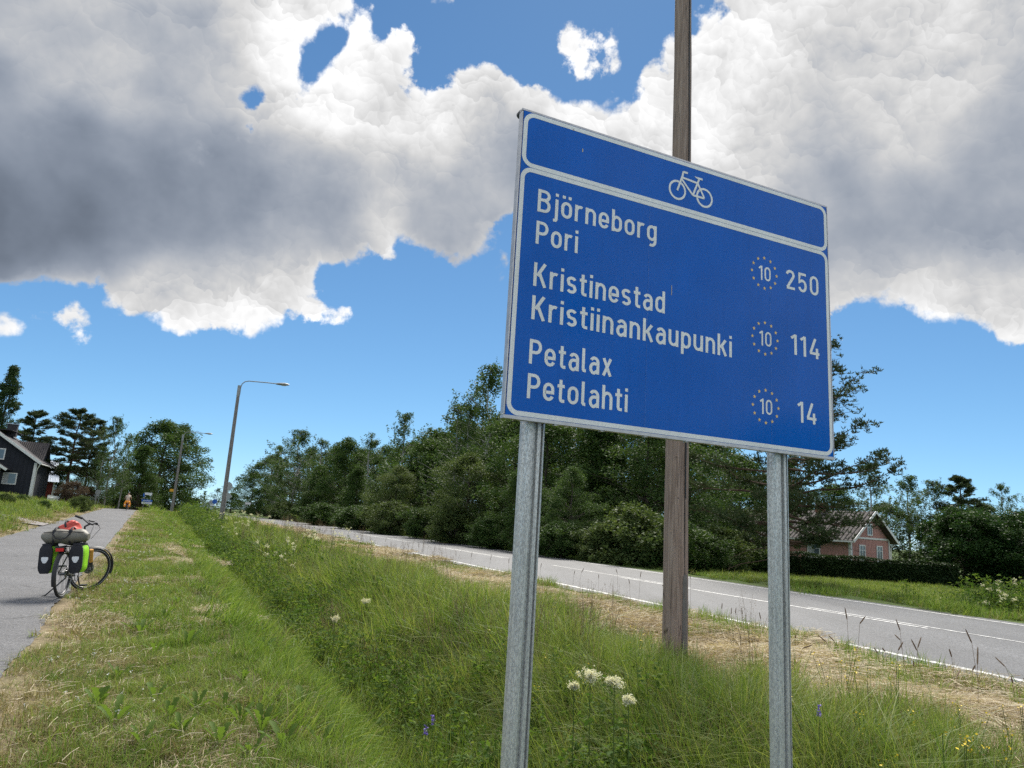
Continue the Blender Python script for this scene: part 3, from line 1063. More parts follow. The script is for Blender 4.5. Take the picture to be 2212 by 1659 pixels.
tag(pole, 'tall weathered brown timber utility pole standing behind the blue sign', 'utility pole')
mb = MB()
zs = np.linspace(-0.3, 11.0, 24)
nn = 40
rp = np.random.default_rng(3)
wob = np.cumsum(rp.normal(0, 0.004, (24, 2)), 0) * 0.5
vs, fs = [], []
for i, z in enumerate(zs):
    r0 = 0.153 - 0.0042 * max(z, 0)
    for k in range(nn):
        a = 2 * math.pi * k / nn
        groove = 0.012 * math.exp(-((a - 5.05 - 0.06 * math.sin(z * 1.1)) / 0.05) ** 2) + 0.008 * math.exp(-((a - 4.5 - 0.05 * math.sin(z * 0.7 + 2)) / 0.045) ** 2) * (0.5 + 0.5 * math.sin(z * 0.9))
        r = r0 * (1 + 0.012 * math.sin(3 * a + z * 0.5)) - groove
        vs.append((wob[i, 0] + r * math.cos(a), wob[i, 1] + r * math.sin(a), z))
for i in range(23):
    for k in range(nn):
        fs.append((i * nn + k, i * nn + (k + 1) % nn, (i + 1) * nn + (k + 1) % nn, (i + 1) * nn + k))
fs.append(tuple(range(23 * nn, 24 * nn)))
mb.add(vs, fs)
mb.build('shaft', M_POLE, pole, smooth=True)
M_CABLE = plain('black_cable', (0.012, 0.012, 0.013), 0.55)
M_STAPLE = plain('rusty_steel', (0.10, 0.07, 0.055), 0.6, 0.4)
ca = 5.30
def on_pole(a, z, off): 
    r = 0.153 - 0.0042 * z + off
    return (r * math.cos(a), r * math.sin(a), z)
MB().tube([on_pole(ca + 0.05 * math.sin(z * 2.1), z, 0.006) for z in np.linspace(1.9, 10.5, 40)], 0.010, 8).build('cable', M_CABLE, pole, smooth=True)
MB().tube([on_pole(ca - 0.06 + 0.01 * math.sin(z * 3), z, 0.003) for z in np.linspace(0.85, 2.0, 8)], 0.005, 6).build('earth_wire', M_CABLE, pole)
# half-round timber cover over the lower run of wire
mb = MB()
vs, fs = [], []
zz = [-0.2, 0.3, 0.7, 0.92, 0.97, 1.0]
ww = [0.036, 0.036, 0.036, 0.034, 0.026, 0.010]
for z, w_ in zip(zz, ww):
    for k in range(7):
        q = -1 + 2 * k / 6
        a = ca + q * w_ / 0.153
        vs.append(on_pole(a, z, 0.004 + 0.026 * math.sqrt(max(0, 1 - q * q * 0.98))))
for i in range(len(zz) - 1):
    for k in range(6):
        fs.append((i * 7 + k, i * 7 + k + 1, (i + 1) * 7 + k + 1, (i + 1) * 7 + k))
mb.add(vs, fs)
mb.build('wire_cover', plain('grey_cover_strip', (0.15, 0.135, 0.125), 0.75, 0, 0.2, 12, 0.3, 0.2), pole, smooth=True)
for a, z in ((4.45, 1.05), (4.62, 1.9), (4.4, 2.4), (4.7, 3.3), (4.55, 4.6), (4.5, 6.2)):
    MB().tube([on_pole(a, z, -0.004), on_pole(a, z, 0.006)], 0.007, 6).build('nail', M_STAPLE, pole)
for z in (0.55, 0.25):
    for s_ in (-0.2, 0.2):
        MB().tube([on_pole(ca + s_, z, -0.002), on_pole(ca + s_, z, 0.012)], 0.005, 6).build('screw', M_STAPLE, pole)

# ------------------------------------------------------------------ grasses and herbs
def blade_pack(r, n, hmin, hmax, w, spread, lean, seg=3, droop=0.5, flat=False):
    """n curved blades in one tuft -> V, F"""
    V, F = [], []
    for i in range(n):
        a = r.uniform(0, 2 * math.pi)
        rad = spread * math.sqrt(r.uniform(0, 1))
        bx, by = rad * math.cos(a), rad * math.sin(a)
        d = r.uniform(0, 2 * math.pi)
        hgt = r.uniform(hmin, hmax)
        ln = abs(r.normal(0, lean)) + 0.03
        dx, dy = math.cos(d), math.sin(d)
        tw = r.uniform(0, math.pi)
        wx, wy = math.cos(tw), math.sin(tw)
        b = len(V)
        for s in range(seg + 1):
            q = s / seg
            out = hgt * (ln * q + droop * ln * q * q)
            up = hgt * (q - 0.5 * droop * ln * q * q * 1.2)
            if flat:
                out = hgt * q
                up = 0.02 + r.uniform(0, 0.05) + 0.06 * math.sin(q * 3.1) * r.uniform(0, 1)
            ww = w * (1 - q) ** 0.6 * (0.7 + 0.3 * r.uniform()) if not flat else w
            if s == seg and not flat: ww = w * 0.05
            px, py = bx + dx * out, by + dy * out
            if flat:
                wx, wy = -dy, dx
            V.append((px - wx * ww / 2, py - wy * ww / 2, max(up, 0.0)))
            V.append((px + wx * ww / 2, py + wy * ww / 2, max(up, 0.0)))
        for s in range(seg):
            F.append((b + 2 * s, b + 2 * s + 1, b + 2 * s + 3, b + 2 * s + 2))
    return V, F


def leaf_quads(r, c, n, rad, size, up=0.3, asp=0.55):
    """n diamond leaves about the points c (k,3)"""
    c = np.asarray(c, float)
    idx = r.integers(0, len(c), n)
    d = r.normal(0, 1, (n, 3))
    d /= np.linalg.norm(d, axis=1)[:, None]
    p = c[idx] + d * (rad * r.uniform(0.25, 1.0, n) ** 0.6)[:, None]
    return diamonds(r, p, size, up, asp)


def diamonds(r, p, size, up=0.3, asp=0.55, hang=0.0):
    n = len(p)
    ax = r.normal(0, 1, (n, 3))
    ax[:, 2] = ax[:, 2] * 0.5 - hang
    ax /= np.linalg.norm(ax, axis=1)[:, None]
    o = r.normal(0, 1, (n, 3)) + np.array([0, 0, up])
    b = np.cross(ax, o)
    b /= np.linalg.norm(b, axis=1)[:, None] + 1e-9
    s = (size * r.uniform(0.6, 1.25, n))[:, None]
    V = np.stack([p - ax * s * 0.5, p + b * s * asp * 0.5, p + ax * s * 0.5, p - b * s * asp * 0.5], 1).reshape(-1, 3)
    F = np.arange(n * 4).reshape(n, 4)
    return V, F


M_MOWN = leafy('mown_grass_blades', (0.095, 0.165, 0.026), (0.150, 0.238, 0.042), (0.225, 0.280, 0.074), 0.4, inst=True, sc=1.1)
M_LUSH = leafy('tall_grass_blades', (0.080, 0.140, 0.024), (0.145, 0.218, 0.040), (0.245, 0.285, 0.078), 0.45, inst=True, sc=0.8)
M_STRAW = leafy('dry_straw', (0.240, 0.180, 0.110), (0.450, 0.370, 0.250), (0.600, 0.530, 0.390), 0.2, 0.7, inst=True)
M_BROWN = leafy('parched_grass', (0.140, 0.115, 0.055), (0.240, 0.205, 0.100), (0.300, 0.285, 0.140), 0.3, 0.7, inst=True)
M_HERB = leafy('herb_leaves', (0.055, 0.110, 0.020), (0.095, 0.155, 0.030), (0.155, 0.205, 0.045), 0.45, 0.75, inst=True)
M_YELLOW = plain('vetchling_yellow', (0.80, 0.58, 0.02), 0.6)
M_CREAM = leafy('meadowsweet_cream', (0.62, 0.60, 0.44), (0.74, 0.72, 0.56), (0.80, 0.79, 0.66), 0.3, 0.7)
M_WHITEFL = plain('white_petals', (0.78, 0.78, 0.74), 0.7)
M_PURPLE = plain('purple_petals', (0.16, 0.10, 0.42), 0.7)
M_SEED = leafy('brown_seed_heads', (0.150, 0.095, 0.065), (0.210, 0.150, 0.100), (0.290, 0.220, 0.150), 0.2, 0.8)
M_STEM = leafy('green_stems', (0.070, 0.120, 0.030), (0.110, 0.165, 0.045), (0.150, 0.190, 0.060), 0.3)


def source_collection(name, meshes):
    c = bpy.data.collections.new(name)
    for i, me in enumerate(meshes):
        c.objects.link(bpy.data.objects.new('%s_%02d' % (name, i), me))
    return c


def scatter(name, label, cat, coll, nvar, pts, scl, tilt=0.12, seed=0, idx=None, slope=False):
    """countless plants of one kind: ONE object, its plants set out by geometry nodes"""
    r = np.random.default_rng(seed)
    n = len(pts)
    me = bpy.data.meshes.new(name)
    me.vertices.add(n)
    me.vertices.foreach_set('co', np.asarray(pts, np.float32).ravel())
    if slope:
        P_ = np.asarray(pts)
        e_ = 0.25
        gxs = (ground_z(P_[:, 0] + e_, P_[:, 1]) - ground_z(P_[:, 0] - e_, P_[:, 1])) / (2 * e_)
        gys = (ground_z(P_[:, 0], P_[:, 1] + e_) - ground_z(P_[:, 0], P_[:, 1] - e_)) / (2 * e_)
        rot = np.zeros((n, 3), np.float32)
        for i in range(n):
            up = Vector((-gxs[i], -gys[i], 1)).normalized()
            q = Vector((0, 0, 1)).rotation_difference(up).to_matrix() @ Matrix.Rotation(r.uniform(0, 2 * math.pi), 3, 'Z')
            rot[i] = q.to_euler()
    else:
        rot = np.stack([r.normal(0, tilt, n), r.normal(0, tilt, n), r.uniform(0, 2 * math.pi, n)], -1).astype(np.float32)
    a = me.attributes.new('rot', 'FLOAT_VECTOR', 'POINT'); a.data.foreach_set('vector', rot.ravel())
    a = me.attributes.new('scl', 'FLOAT', 'POINT'); a.data.foreach_set('value', np.asarray(scl, np.float32))
    a = me.attributes.new('idx', 'INT', 'POINT'); a.data.foreach_set('value', (r.integers(0, nvar, n) if idx is None else idx).astype(np.int32))
    o = new_obj(name, me)
    ng = bpy.data.node_groups.new(name, 'GeometryNodeTree')
    ng.interface.new_socket('Geometry', in_out='INPUT', socket_type='NodeSocketGeometry')
    ng.interface.new_socket('Geometry', in_out='OUTPUT', socket_type='NodeSocketGeometry')
    N, K = ng.nodes, ng.links
    gi, go = N.new('NodeGroupInput'), N.new('NodeGroupOutput')
    ip = N.new('GeometryNodeInstanceOnPoints')
    ci = N.new('GeometryNodeCollectionInfo')
    ci.inputs['Collection'].default_value = coll
    ci.inputs['Separate Children'].default_value = True
    ci.inputs['Reset Children'].default_value = True
    def named(nm, t):
        q = N.new('GeometryNodeInputNamedAttribute'); q.data_type = t; q.inputs['Name'].default_value = nm
        return q.outputs['Attribute']
    m2p = N.new('GeometryNodeMeshToPoints')
    K.new(gi.outputs[0], m2p.inputs[0])
    K.new(m2p.outputs[0], ip.inputs['Points'])
    K.new(ci.outputs[0], ip.inputs['Instance'])
    ip.inputs['Pick Instance'].default_value = True
    K.new(named('idx', 'INT'), ip.inputs['Instance Index'])
    e2r = N.new('FunctionNodeEulerToRotation')
    K.new(named('rot', 'FLOAT_VECTOR'), e2r.inputs[0])
    K.new(e2r.outputs[0], ip.inputs['Rotation'])
    K.new(named('scl', 'FLOAT'), ip.inputs['Scale'])
    K.new(ip.outputs[0], go.inputs[0])
    md = o.modifiers.new('plants', 'NODES')
    md.node_group = ng
    tag(o, label, cat, None, 'stuff')
    return o


def mesh_of(name, parts, mats):
    """parts: list of (V, F, material index)"""
    Vs, Fs, mi, b = [], {}, [], 0
    order = []
    for V, F, k in parts:
        V = np.asarray(V, float).reshape(-1, 3)
        F = np.asarray(F, int)
        Vs.append(V)
        order.append((F + b, k))
        b += len(V)
    me_mi = np.concatenate([np.full(len(F), k) for F, k in order])
    return raw_mesh(name, np.concatenate(Vs), [F for F, k in order], mats, me_mi)


r4 = np.random.default_rng(11)


def variants(name, k, fn):
    return source_collection(name, [fn(i) for i in range(k)])


def blades(r, n, size, hmin, hmax, w, lean, seg=3, droop=0.6):
    """n curved blades spread over a square patch -> V, F"""
    base = r.uniform(-size / 2, size / 2, (n, 2))
    # blades stand in loose tufts
    k = max(3, n // 14)
    tuft = r.uniform(-size / 2, size / 2, (k, 2))
    pick = r.integers(0, k, n)
    half = r.uniform(0, 1, n) < 0.7
    base[half] = (tuft[pick] + r.normal(0, 0.035 * max(1, size), (n, 2)))[half]
    hs = r.uniform(0.75, 1.15, k)[pick]
    hgt = r.uniform(hmin, hmax, n) * np.where(half, hs, 1)
    d = r.uniform(0, 2 * math.pi, n)
    ln = np.abs(r.normal(0, lean, n)) + 0.04
    tw = d + math.pi / 2 + r.normal(0, 0.7, n)
    ww = w * r.uniform(0.7, 1.25, n)
    V = np.zeros((n, seg + 1, 2, 3))
    for s_ in range(seg + 1):
        q = s_ / seg
        out = hgt * (ln * q + droop * ln * q * q)
        up = hgt * q * (1 - 0.32 * np.minimum(ln * (1 + droop) * q, 1.4))
        half_w = ww * (0.5 * (1 - q) ** 0.55 if s_ < seg else 0.03)
        cx_, cy_ = base[:, 0] + np.cos(d) * out, base[:, 1] + np.sin(d) * out
        for j, sg in ((0, -1), (1, 1)):
            V[:, s_, j, 0] = cx_ + sg * np.cos(tw) * half_w
            V[:, s_, j, 1] = cy_ + sg * np.sin(tw) * half_w
            V[:, s_, j, 2] = up
    i0 = (np.arange(n) * (seg + 1) * 2)[:, None]
    s2 = (np.arange(seg) * 2)[None, :]
    b0 = i0 + s2
    F = np.stack([b0, b0 + 1, b0 + 3, b0 + 2], -1).reshape(-1, 4)
    return V.reshape(-1, 3), F


def straws(r, n, size, lmin, lmax, w):
    base = r.uniform(-size / 2, size / 2, (n, 2))
    d = r.uniform(0, 2 * math.pi, n)
    L = r.uniform(lmin, lmax, n)
    h0 = r.uniform(0.0, 0.07, n)
    V = np.zeros((n, 3, 2, 3))
    lift = r.normal(0.02, 0.05, n)
    crook = r.normal(0, 0.12, n)
    for s_ in range(3):
        q = s_ / 2
        a = d + crook * q
        cx_, cy_ = base[:, 0] + np.cos(a) * L * q, base[:, 1] + np.sin(a) * L * q
        for j, sg in ((0, -1), (1, 1)):
            V[:, s_, j, 0] = cx_ - sg * np.sin(a) * w / 2
            V[:, s_, j, 1] = cy_ + sg * np.cos(a) * w / 2
            V[:, s_, j, 2] = np.maximum(h0 + lift * q * (1.6 - q) + 0.35 * w * sg, 0.003)
    i0 = (np.arange(n) * 6)[:, None]
    b0 = i0 + (np.arange(2) * 2)[None, :]
    F = np.stack([b0, b0 + 1, b0 + 3, b0 + 2], -1).reshape(-1, 4)
    return V.reshape(-1, 3), F


# the same growth in four fineness steps: (patch size, blades per m2 factor, blade width factor)
LOD = ((0.0, 9.0, 0.6, 1.0, 1.0), (9.0, 22.0, 1.0, 0.42, 1.7), (22.0, 55.0, 2.0, 0.12, 3.4), (55.0, 130.0, 4.0, 0.035, 6.5))


LOD_EDGE = ((0.0, 9.0, 0.45, 1.0, 1.0), (9.0, 22.0, 0.55, 0.5, 1.6), (22.0, 55.0, 0.9, 0.14, 3.2), (55.0, 130.0, 1.6, 0.04, 6.0))


def patch_set(name, fn, nv=3, lods=LOD):
    """fn(r, size, density factor, width factor) -> [(V, F, mat)...], mats"""
    out = []
    for i, (_, _, size, df, wf) in enumerate(lods):
        ms = []
        for k in range(nv):
            parts, mats = fn(r4, size, df, wf)
            ms.append(mesh_of(name, parts, mats))
        out.append(ms)
    return out


P_MOWN = patch_set('mown_patch', lambda r, s, d, w: ([(*blades(r, int(1500 * d * s * s), s, 0.04, 0.15, 0.0055 * w, 0.55, 2), 0), (*blades(r, int(420 * d * s * s), s, 0.03, 0.13, 0.005 * w, 0.7, 2), 1)], [M_MOWN, M_BROWN]))
P_FRESH = patch_set('fresh_patch', lambda r, s, d, w: ([(*blades(r, int(1000 * d * s * s), s, 0.12, 0.34, 0.0065 * w, 0.45, 3), 0), (*blades(r, int(120 * d * s * s), s, 0.1, 0.34, 0.005 * w, 0.5, 3), 1)], [M_MOWN, M_BROWN]))
P_LUSH = patch_set('lush_patch', lambda r, s, d, w: ([(*blades(r, int(900 * d * s * s), s, 0.25, 0.70, 0.0080 * w, 0.45, 4, 0.9), 0), (*blades(r, int(130 * d * s * s), s, 0.25, 0.75, 0.005 * w, 0.45, 4, 0.9), 1)], [M_LUSH, M_BROWN]))
P_HAY = patch_set('hay_patch', lambda r, s, d, w: ([(*straws(r, int(2200 * d * s * s), s, 0.08, 0.30, 0.0030 * w), 0)], [M_STRAW]))
P_CUT = patch_set('cuttings_patch', lambda r, s, d, w: ([(*straws(r, int(3000 * d * s * s), s, 0.04, 0.18, 0.0024 * w), 0)], [M_STRAW]))
P_PARCHED = patch_set('parched_patch', lambda r, s, d, w: ([(*blades(r, int(1300 * d * s * s), s, 0.03, 0.13, 0.0050 * w, 0.7, 2), 0), (*blades(r, int(220 * d * s * s), s, 0.03, 0.12, 0.0050 * w, 0.7, 2), 2), (*straws(r, int(160 * d * s * s), s, 0.05, 0.16, 0.0024 * w), 1)], [M_BROWN, M_STRAW, M_MOWN]), lods=LOD_EDGE)


def herb_mesh(i):
    parts = []
    for s in range(5):
        x, y = r4.normal(0, 0.07, 2)
        hh = r4.uniform(0.28, 0.62)
        lx, ly = r4.normal(0, 0.10, 2)
        st = [(x, y, 0), (x + lx * 0.5, y + ly * 0.5, hh * 0.55), (x + lx, y + ly, hh)]
        m = MB().tube(st, [0.004, 0.003, 0.002], 3, False)
        parts.append((m.V, m.F, 1))
        q = np.linspace(0.15, 1, 14)
        c = np.stack([x + lx * q, y + ly * q, hh * q], -1)
        p = c + np.concatenate([r4.normal(0, 0.055, (14, 2)), r4.normal(0, 0.015, (14, 1))], 1)
        parts.append((*diamonds(r4, np.repeat(p, 3, 0) + r4.normal(0, 0.02, (42, 3)), 0.065, 1.2, 0.42), 0))
    return mesh_of('herb_clump', parts, [M_HERB, M_STEM])


c_herb = variants('herb_clump', 5, herb_mesh)


def yellow_mesh(i):
    parts = []
    for s in range(3):
        x, y = r4.normal(0, 0.05, 2)
        hh = r4.uniform(0.24, 0.44)
        m = MB().tube([(x, y, 0), (x * 1.6, y * 1.6, hh)], [0.003, 0.002], 3, False)
        parts.append((m.V, m.F, 1))
        c = np.array([[x * 1.6, y * 1.6, hh]])
        parts.append((*diamonds(r4, c + r4.normal(0, 0.016, (5, 3)), 0.018, 0.5, 0.8), 0))
    return mesh_of('yellow_vetchling', parts, [M_YELLOW, M_STEM])


c_yel = variants('yellow_vetchling', 4, yellow_mesh)


def clover_mesh(i):
    m = MB().tube([(0, 0, 0), (0.01, 0, 0.10)], 0.0015, 3, False)
    return mesh_of('clover_bloom', [(m.V, m.F, 1), (*diamonds(r4, np.array([[0.01, 0, 0.105]]) + r4.normal(0, 0.006, (12, 3)), 0.008, 0.5, 0.7), 0)], [M_WHITEFL, M_STEM])


c_clo = variants('clover_bloom', 3, clover_mesh)


def sweet_mesh(i):
    """meadowsweet seen from a way off: leafy stem, creamy froth on top"""
    hh = r4.uniform(0.75, 1.05)
    m = MB().tube([(0, 0, 0), (0.03, 0.01, hh)], [0.005, 0.003], 4, False)
    q = r4.uniform(0.1, 0.85, 40)
    lp = np.stack([0.03 * q, 0.01 * q, hh * q], -1) + r4.normal(0, 0.07, (40, 3)) * np.array([1, 1, 0.3])
    c = np.array([[0.03, 0.01, hh]]) + r4.normal(0, 0.045, (7, 3)) * np.array([1, 1, 0.9])
    return mesh_of('meadowsweet_stem', [(m.V, m.F, 1), (*diamonds(r4, lp, 0.08, 1.0, 0.4), 2), (*diamonds(r4, np.repeat(c, 14, 0) + r4.normal(0, 0.016, (98, 3)), 0.020, 0.6, 0.9), 0)], [M_CREAM, M_STEM, M_HERB])


c_swe = variants('meadowsweet_stem', 4, sweet_mesh)


def seed_mesh(i):
    """flowering bent grass: thin culms with airy brown panicles"""
    parts = []
    for s in range(6):
        x, y = r4.normal(0, 0.06, 2)
        hh = r4.uniform(0.6, 0.95)
        lx, ly = r4.normal(0, 0.10, 2)
        m = MB().tube([(x, y, 0), (x + lx * 0.4, y + ly * 0.4, hh * 0.6), (x + lx, y + ly, hh)], [0.0022, 0.0018, 0.001], 3, False)
        parts.append((m.V, m.F, 0))
        q = r4.uniform(0.72, 1.0, 26)
        p = np.stack([x + lx * q, y + ly * q, hh * q], -1) + r4.normal(0, 0.022, (26, 3))
        parts.append((*diamonds(r4, p, 0.016, 0.0, 0.35, 0.4), 0))
    return mesh_of('panicle_grass', parts, [M_SEED])


c_pan = variants('panicle_grass', 4, seed_mesh)


def field_pts(r, n, tmin, tmax, Lfun, frame, near=None):
    """n random spots in a strip: t drawn so that near ground is set denser"""
    u = r.uniform(0, 1, n)
    k = 1.7
    t = tmin + (tmax - tmin) * u ** k
    L0, L1 = Lfun(t)
    L = r.uniform(0, 1, n) * (L1 - L0) + L0
    if frame == 'p': x, y = p_pt(t, L)
    else: x, y = r_pt(t, L)
    return x, y


def in_view(x, y, margin=0.12):
    az = np.arctan2(x, y)
    dist = np.hypot(x, y)
    return (np.abs(az) < RAD(37) + margin) & (y > 1.0) & (dist > 1.6)


def patch(x, y, s, seed):
    r = np.random.default_rng(seed)
    v = np.zeros_like(x)
    for k in range(5):
        a = r.uniform(0, 2 * math.pi)
        f = s * (1.6 ** k)
        v += np.sin((x * math.cos(a) + y * math.sin(a)) * f + r.uniform(0, 6.28)) * 0.6 ** k
    return v


def put(x, y, keep, name, label, cat, coll, nv, s0, s1, grow, tilt, seed, sink=0.0):
    r = np.random.default_rng(seed + 500)
    x, y = x[keep], y[keep]
    d = np.hypot(x, y)
    s = r.uniform(s0, s1, len(x)) * (1 + grow * np.clip(d - 6, 0, 60) / 30.0)
    return scatter(name, label, cat, coll, nv, np.stack([x, y, ground_z(x, y) - sink], -1), s, tilt, seed)


def growth(name, label, cat, sets, frame, L0, L1, chance, tmax=110, seed=0, sink=0.0, tmin=0.5, s0=0.85, s1=1.15, over=0.82, lmin=0, lods=LOD, sfun=None):
    """cover a strip of land with patches of one growth, finer near by"""
    r = np.random.default_rng(seed)
    nv = len(sets[0])
    coll = source_collection(name + '_patch', [m for ms in sets for m in ms])
    P_, S_, I_ = [], [], []
    for li, (d0, d1, size, df, wf) in enumerate(lods):
        st = size * over
        ts = np.arange(tmin, tmax, st)
        ls = np.arange(L0 + st * 0.3, L1, st) if (L1 - L0) > st else np.array([(L0 + L1) / 2])
        T, L = np.meshgrid(ts, ls, indexing='ij')
        T = T.ravel() + r.normal(0, st * 0.18, T.size)
        L = L.ravel() + r.normal(0, st * 0.18, L.size)
        x, y = p_pt(T, L) if frame == 'p' else r_pt(T, L)
        d = np.hypot(x, y)
        ch = np.clip(chance(x, y), 0, 1)
        tp_e, Lp_e = p_frame(x, y)
        tr_e, Lr_e = r_frame(x, y)
        g_ = 0.36 * size
        ch = ch * ~((Lp_e > -3.98 - g_) & (Lp_e < -0.92 + g_)) * ~((Lr_e > ROAD0 - g_ * 0.9) & (Lr_e < ROAD1 + g_))
        k = (d >= d0) & (d < d1) & in_view(x, y, 0.05 + size / np.maximum(d, 1)) & (r.uniform(0, 1, len(x)) < ch)
        x, y = x[k], y[k]
        P_.append(np.stack([x, y, ground_z(x, y) - sink], -1))
        S_.append(r.uniform(s0, s1, len(x)) * (sfun(x, y) if sfun else 1.0))
        I_.append(li * nv + r.integers(0, nv, len(x)))
    P_ = np.concatenate(P_)
    return scatter(name, label, cat, coll, 1, P_, np.concatenate(S_), 0, seed, np.concatenate(I_), True)


def LPf(x, y): return p_frame(x, y)
def band(v, a, b, soft=0.15): return sst(v, a - soft, a + soft) * (1 - sst(v, b - soft, b + soft))


rS = np.random.default_rng(21)
def c_mow(x, y):
    tp, Lp = p_frame(x, y)
    return (0.35 + 0.75 * sst(Lp, -0.55, 0.15) + 0.22 * patch(x, y, 1.5, 1)) * band(Lp, -0.6, 99) * (1 - sst(Lp - ditch_c(tp), -1.2, -0.9)) * (1 - 0.30 * sst(Lp, 0.6, 1.0) * (tp < 25))
growth('mown_grass', 'short mown green grass on the strip beside the cycle path', 'grass', P_MOWN, 'p', -0.9, 2.6, c_mow, 100, 1, over=0.58)
def c_fre(x, y):
    tp, Lp = p_frame(x, y)
    return (patch(x, y, 1.2, 4) > 0.1) * band(Lp, -0.2, 99) * (1 - sst(Lp - ditch_c(tp), -1.3, -0.9)) * 0.8
growth('tufted_grass', 'fresh green tufts regrowing in the mown strip', 'grass', P_FRESH, 'p', -0.5, 2.4, c_fre, 90, 2, s0=0.5, s1=0.85)
def c_par(x, y):
    tp, Lp = p_frame(x, y)
    return (1.15 - 0.9 * sst(Lp, -0.4, 0.4) + 0.22 * patch(x, y, 1.4, 7)) * band(Lp, -0.80, 1.0, 0.06)
growth('parched_grass', 'brown parched grass along the edge of the cycle path', 'grass', P_PARCHED, 'p', -1.0, 1.2, c_par, 85, 3, over=0.7, lods=LOD_EDGE)
def c_cut(x, y):
    tp, Lp = p_frame(x, y)
    return (patch(x, y, 1.3, 9) + 1.2 * sst(Lp, 0.4, 1.0) > 0.85) * band(Lp, -0.4, 99) * (1 - sst(Lp - ditch_c(tp), -1.15, -0.75)) * (tp < 30) * 0.8
growth('grass_cuttings', 'pale dry cuttings lying on the mown strip', 'hay', P_CUT, 'p', -0.6, 2.0, c_cut, 32, 4, 0.01, s0=0.6, s1=0.9)
def c_dit(x, y):
    tp, Lp = p_frame(x, y)
    return band(Lp - ditch_c(tp), -1.2, -0.35, 0.12)
growth('ditch_side_grass', 'bright green grass on the near side of the ditch', 'grass', P_FRESH, 'p', 0.8, 3.2, c_dit, 80, 5, over=0.62)
def c_tall(x, y):
    tp, Lp = p_frame(x, y)
    tr, Lr = r_frame(x, y)
    return sst(Lp - ditch_c(tp), -0.45, -0.25) * (Lr - 5.5 + 0.28 * patch(x, y, 0.9, 12) < 0.1)
def s_tall(x, y):
    tp, Lp = p_frame(x, y)
    tr, Lr = r_frame(x, y)
    return 0.95 - 0.36 * sst(Lr, 3.2, 5.4) + 0.10 * patch(x, y, 0.7, 44)
growth('tall_grass', 'tall lush green grass filling the ditch and its far bank', 'grass', P_LUSH, 'p', 1.8, 14.0, c_tall, 108, 6, over=0.7, sfun=s_tall)
def c_hay_(x, y):
    tr, Lr = r_frame(x, y)
    return (1.3 - np.abs(Lr - 6.6) * 0.75 + 0.30 * patch(x, y, 1.1, 17)) * band(Lr, 5.2, 8.1)
growth('hay', 'swath of dry cut hay lying along the road verge', 'hay', P_HAY, 'r', 5.1, 8.1, c_hay_, 85, 9, 0.01, over=0.5)
def c_ver(x, y):
    tr, Lr = r_frame(x, y)
    return (0.40 * sst(Lr, 6.2, 7.2) + 0.75 * sst(Lr, 7.3, 7.8) + 0.35 * patch(x, y, 1.2, 19)) * band(Lr, 6.2, 8.45, 0.1)
growth('verge_grass', 'yellowish short grass between the hay and the road', 'grass', P_FRESH, 'r', 6.0, 8.6, c_ver, 110, 10, s0=0.5, s1=0.95)
def c_dry(x, y):
    tr, Lr = r_frame(x, y)
    return band(Lr, 7.1, 8.5, 0.12)
growth('dry_verge_grass', 'straw coloured blades along the near road edge', 'grass', P_PARCHED, 'r', 7.0, 8.5, c_dry, 90, 11, s0=0.9, s1=1.3, lods=LOD_EDGE)
def c_fv(x, y):
    tr, Lr = r_frame(x, y)
    return band(Lr, 16.6, 18.8, 0.1)
growth('far_verge_grass', 'mown green grass on the far side of the road', 'grass', P_FRESH, 'r', 16.5, 18.9, c_fv, 130, 12, s0=0.7, s1=1.1)
def c_mea(x, y):
    tr, Lr = r_frame(x, y)
    return band(Lr, 18.3, 60, 0.2) * (Lr < 22 + 32 * (1 - sst(tr, 25, 55)))
growth('meadow_grass', 'uncut green meadow across the road', 'grass', P_LUSH, 'r', 18.2, 56, c_mea, 100, 13, 0.05, s0=0.42, s1=0.62, over=0.6)
def c_pv(x, y):
    tp, Lp = p_frame(x, y)
    return band(Lp, -5.5, -4.1, 0.08)
growth('path_verge_grass', 'brownish short grass along the left edge of the cycle path', 'grass', P_PARCHED, 'p', -5.6, -3.9, c_pv, 100, 14, s0=1.0, s1=1.5, over=0.7, tmin=10, lods=LOD_EDGE)
def in_drive(x, y):
    tp, Lp = p_frame(x, y)
    return np.abs(tp - 40 - (-Lp - 5) * 0.9) < 1.9
def c_yard(x, y):
    tp, Lp = p_frame(x, y)
    return band(Lp, -16, -4.9, 0.2) * ~in_drive(x, y)
growth('yard_meadow', 'long grass rising from the path towards the dark house', 'grass', P_LUSH, 'p', -16, -4.8, c_yard, 100, 15, tmin=10, s0=0.6, s1=1.0)

# leafy herbs, thickest along the ditch
n_ = 800
t = 2 + 70 * rS.uniform(0, 1, n_) ** 1.6
off = np.abs(rS.normal(0, 0.85, n_)) - 0.30
x, y = p_pt(t, ditch_c(t) + off)
tr, Lr = r_frame(x, y)
put(x, y, in_view(x, y) & (Lr < 5.4) & (off < 0.7 + 1.6 * (patch(x, y, 0.8, 13) > 0.2)), 'ditch_herbs', 'dark leafy herbs growing thick in the ditch', 'herbs', c_herb, 5, 0.6, 1.0, 0.9, 0.15, 7)
n_ = 900
t = 1 + 40 * rS.uniform(0, 1, n_) ** 1.5
x, y = p_pt(t, ditch_c(t) + rS.uniform(0.0, 4.5, n_))
tr, Lr = r_frame(x, y)
put(x, y, in_view(x, y) & (Lr < 5.6) & (patch(x, y, 1.1, 15) > 0.55), 'panicle_grass', 'airy brown flowering grass heads above the ditch bank', 'grass', c_pan, 4, 0.75, 1.0, 0.4, 0.08, 8)
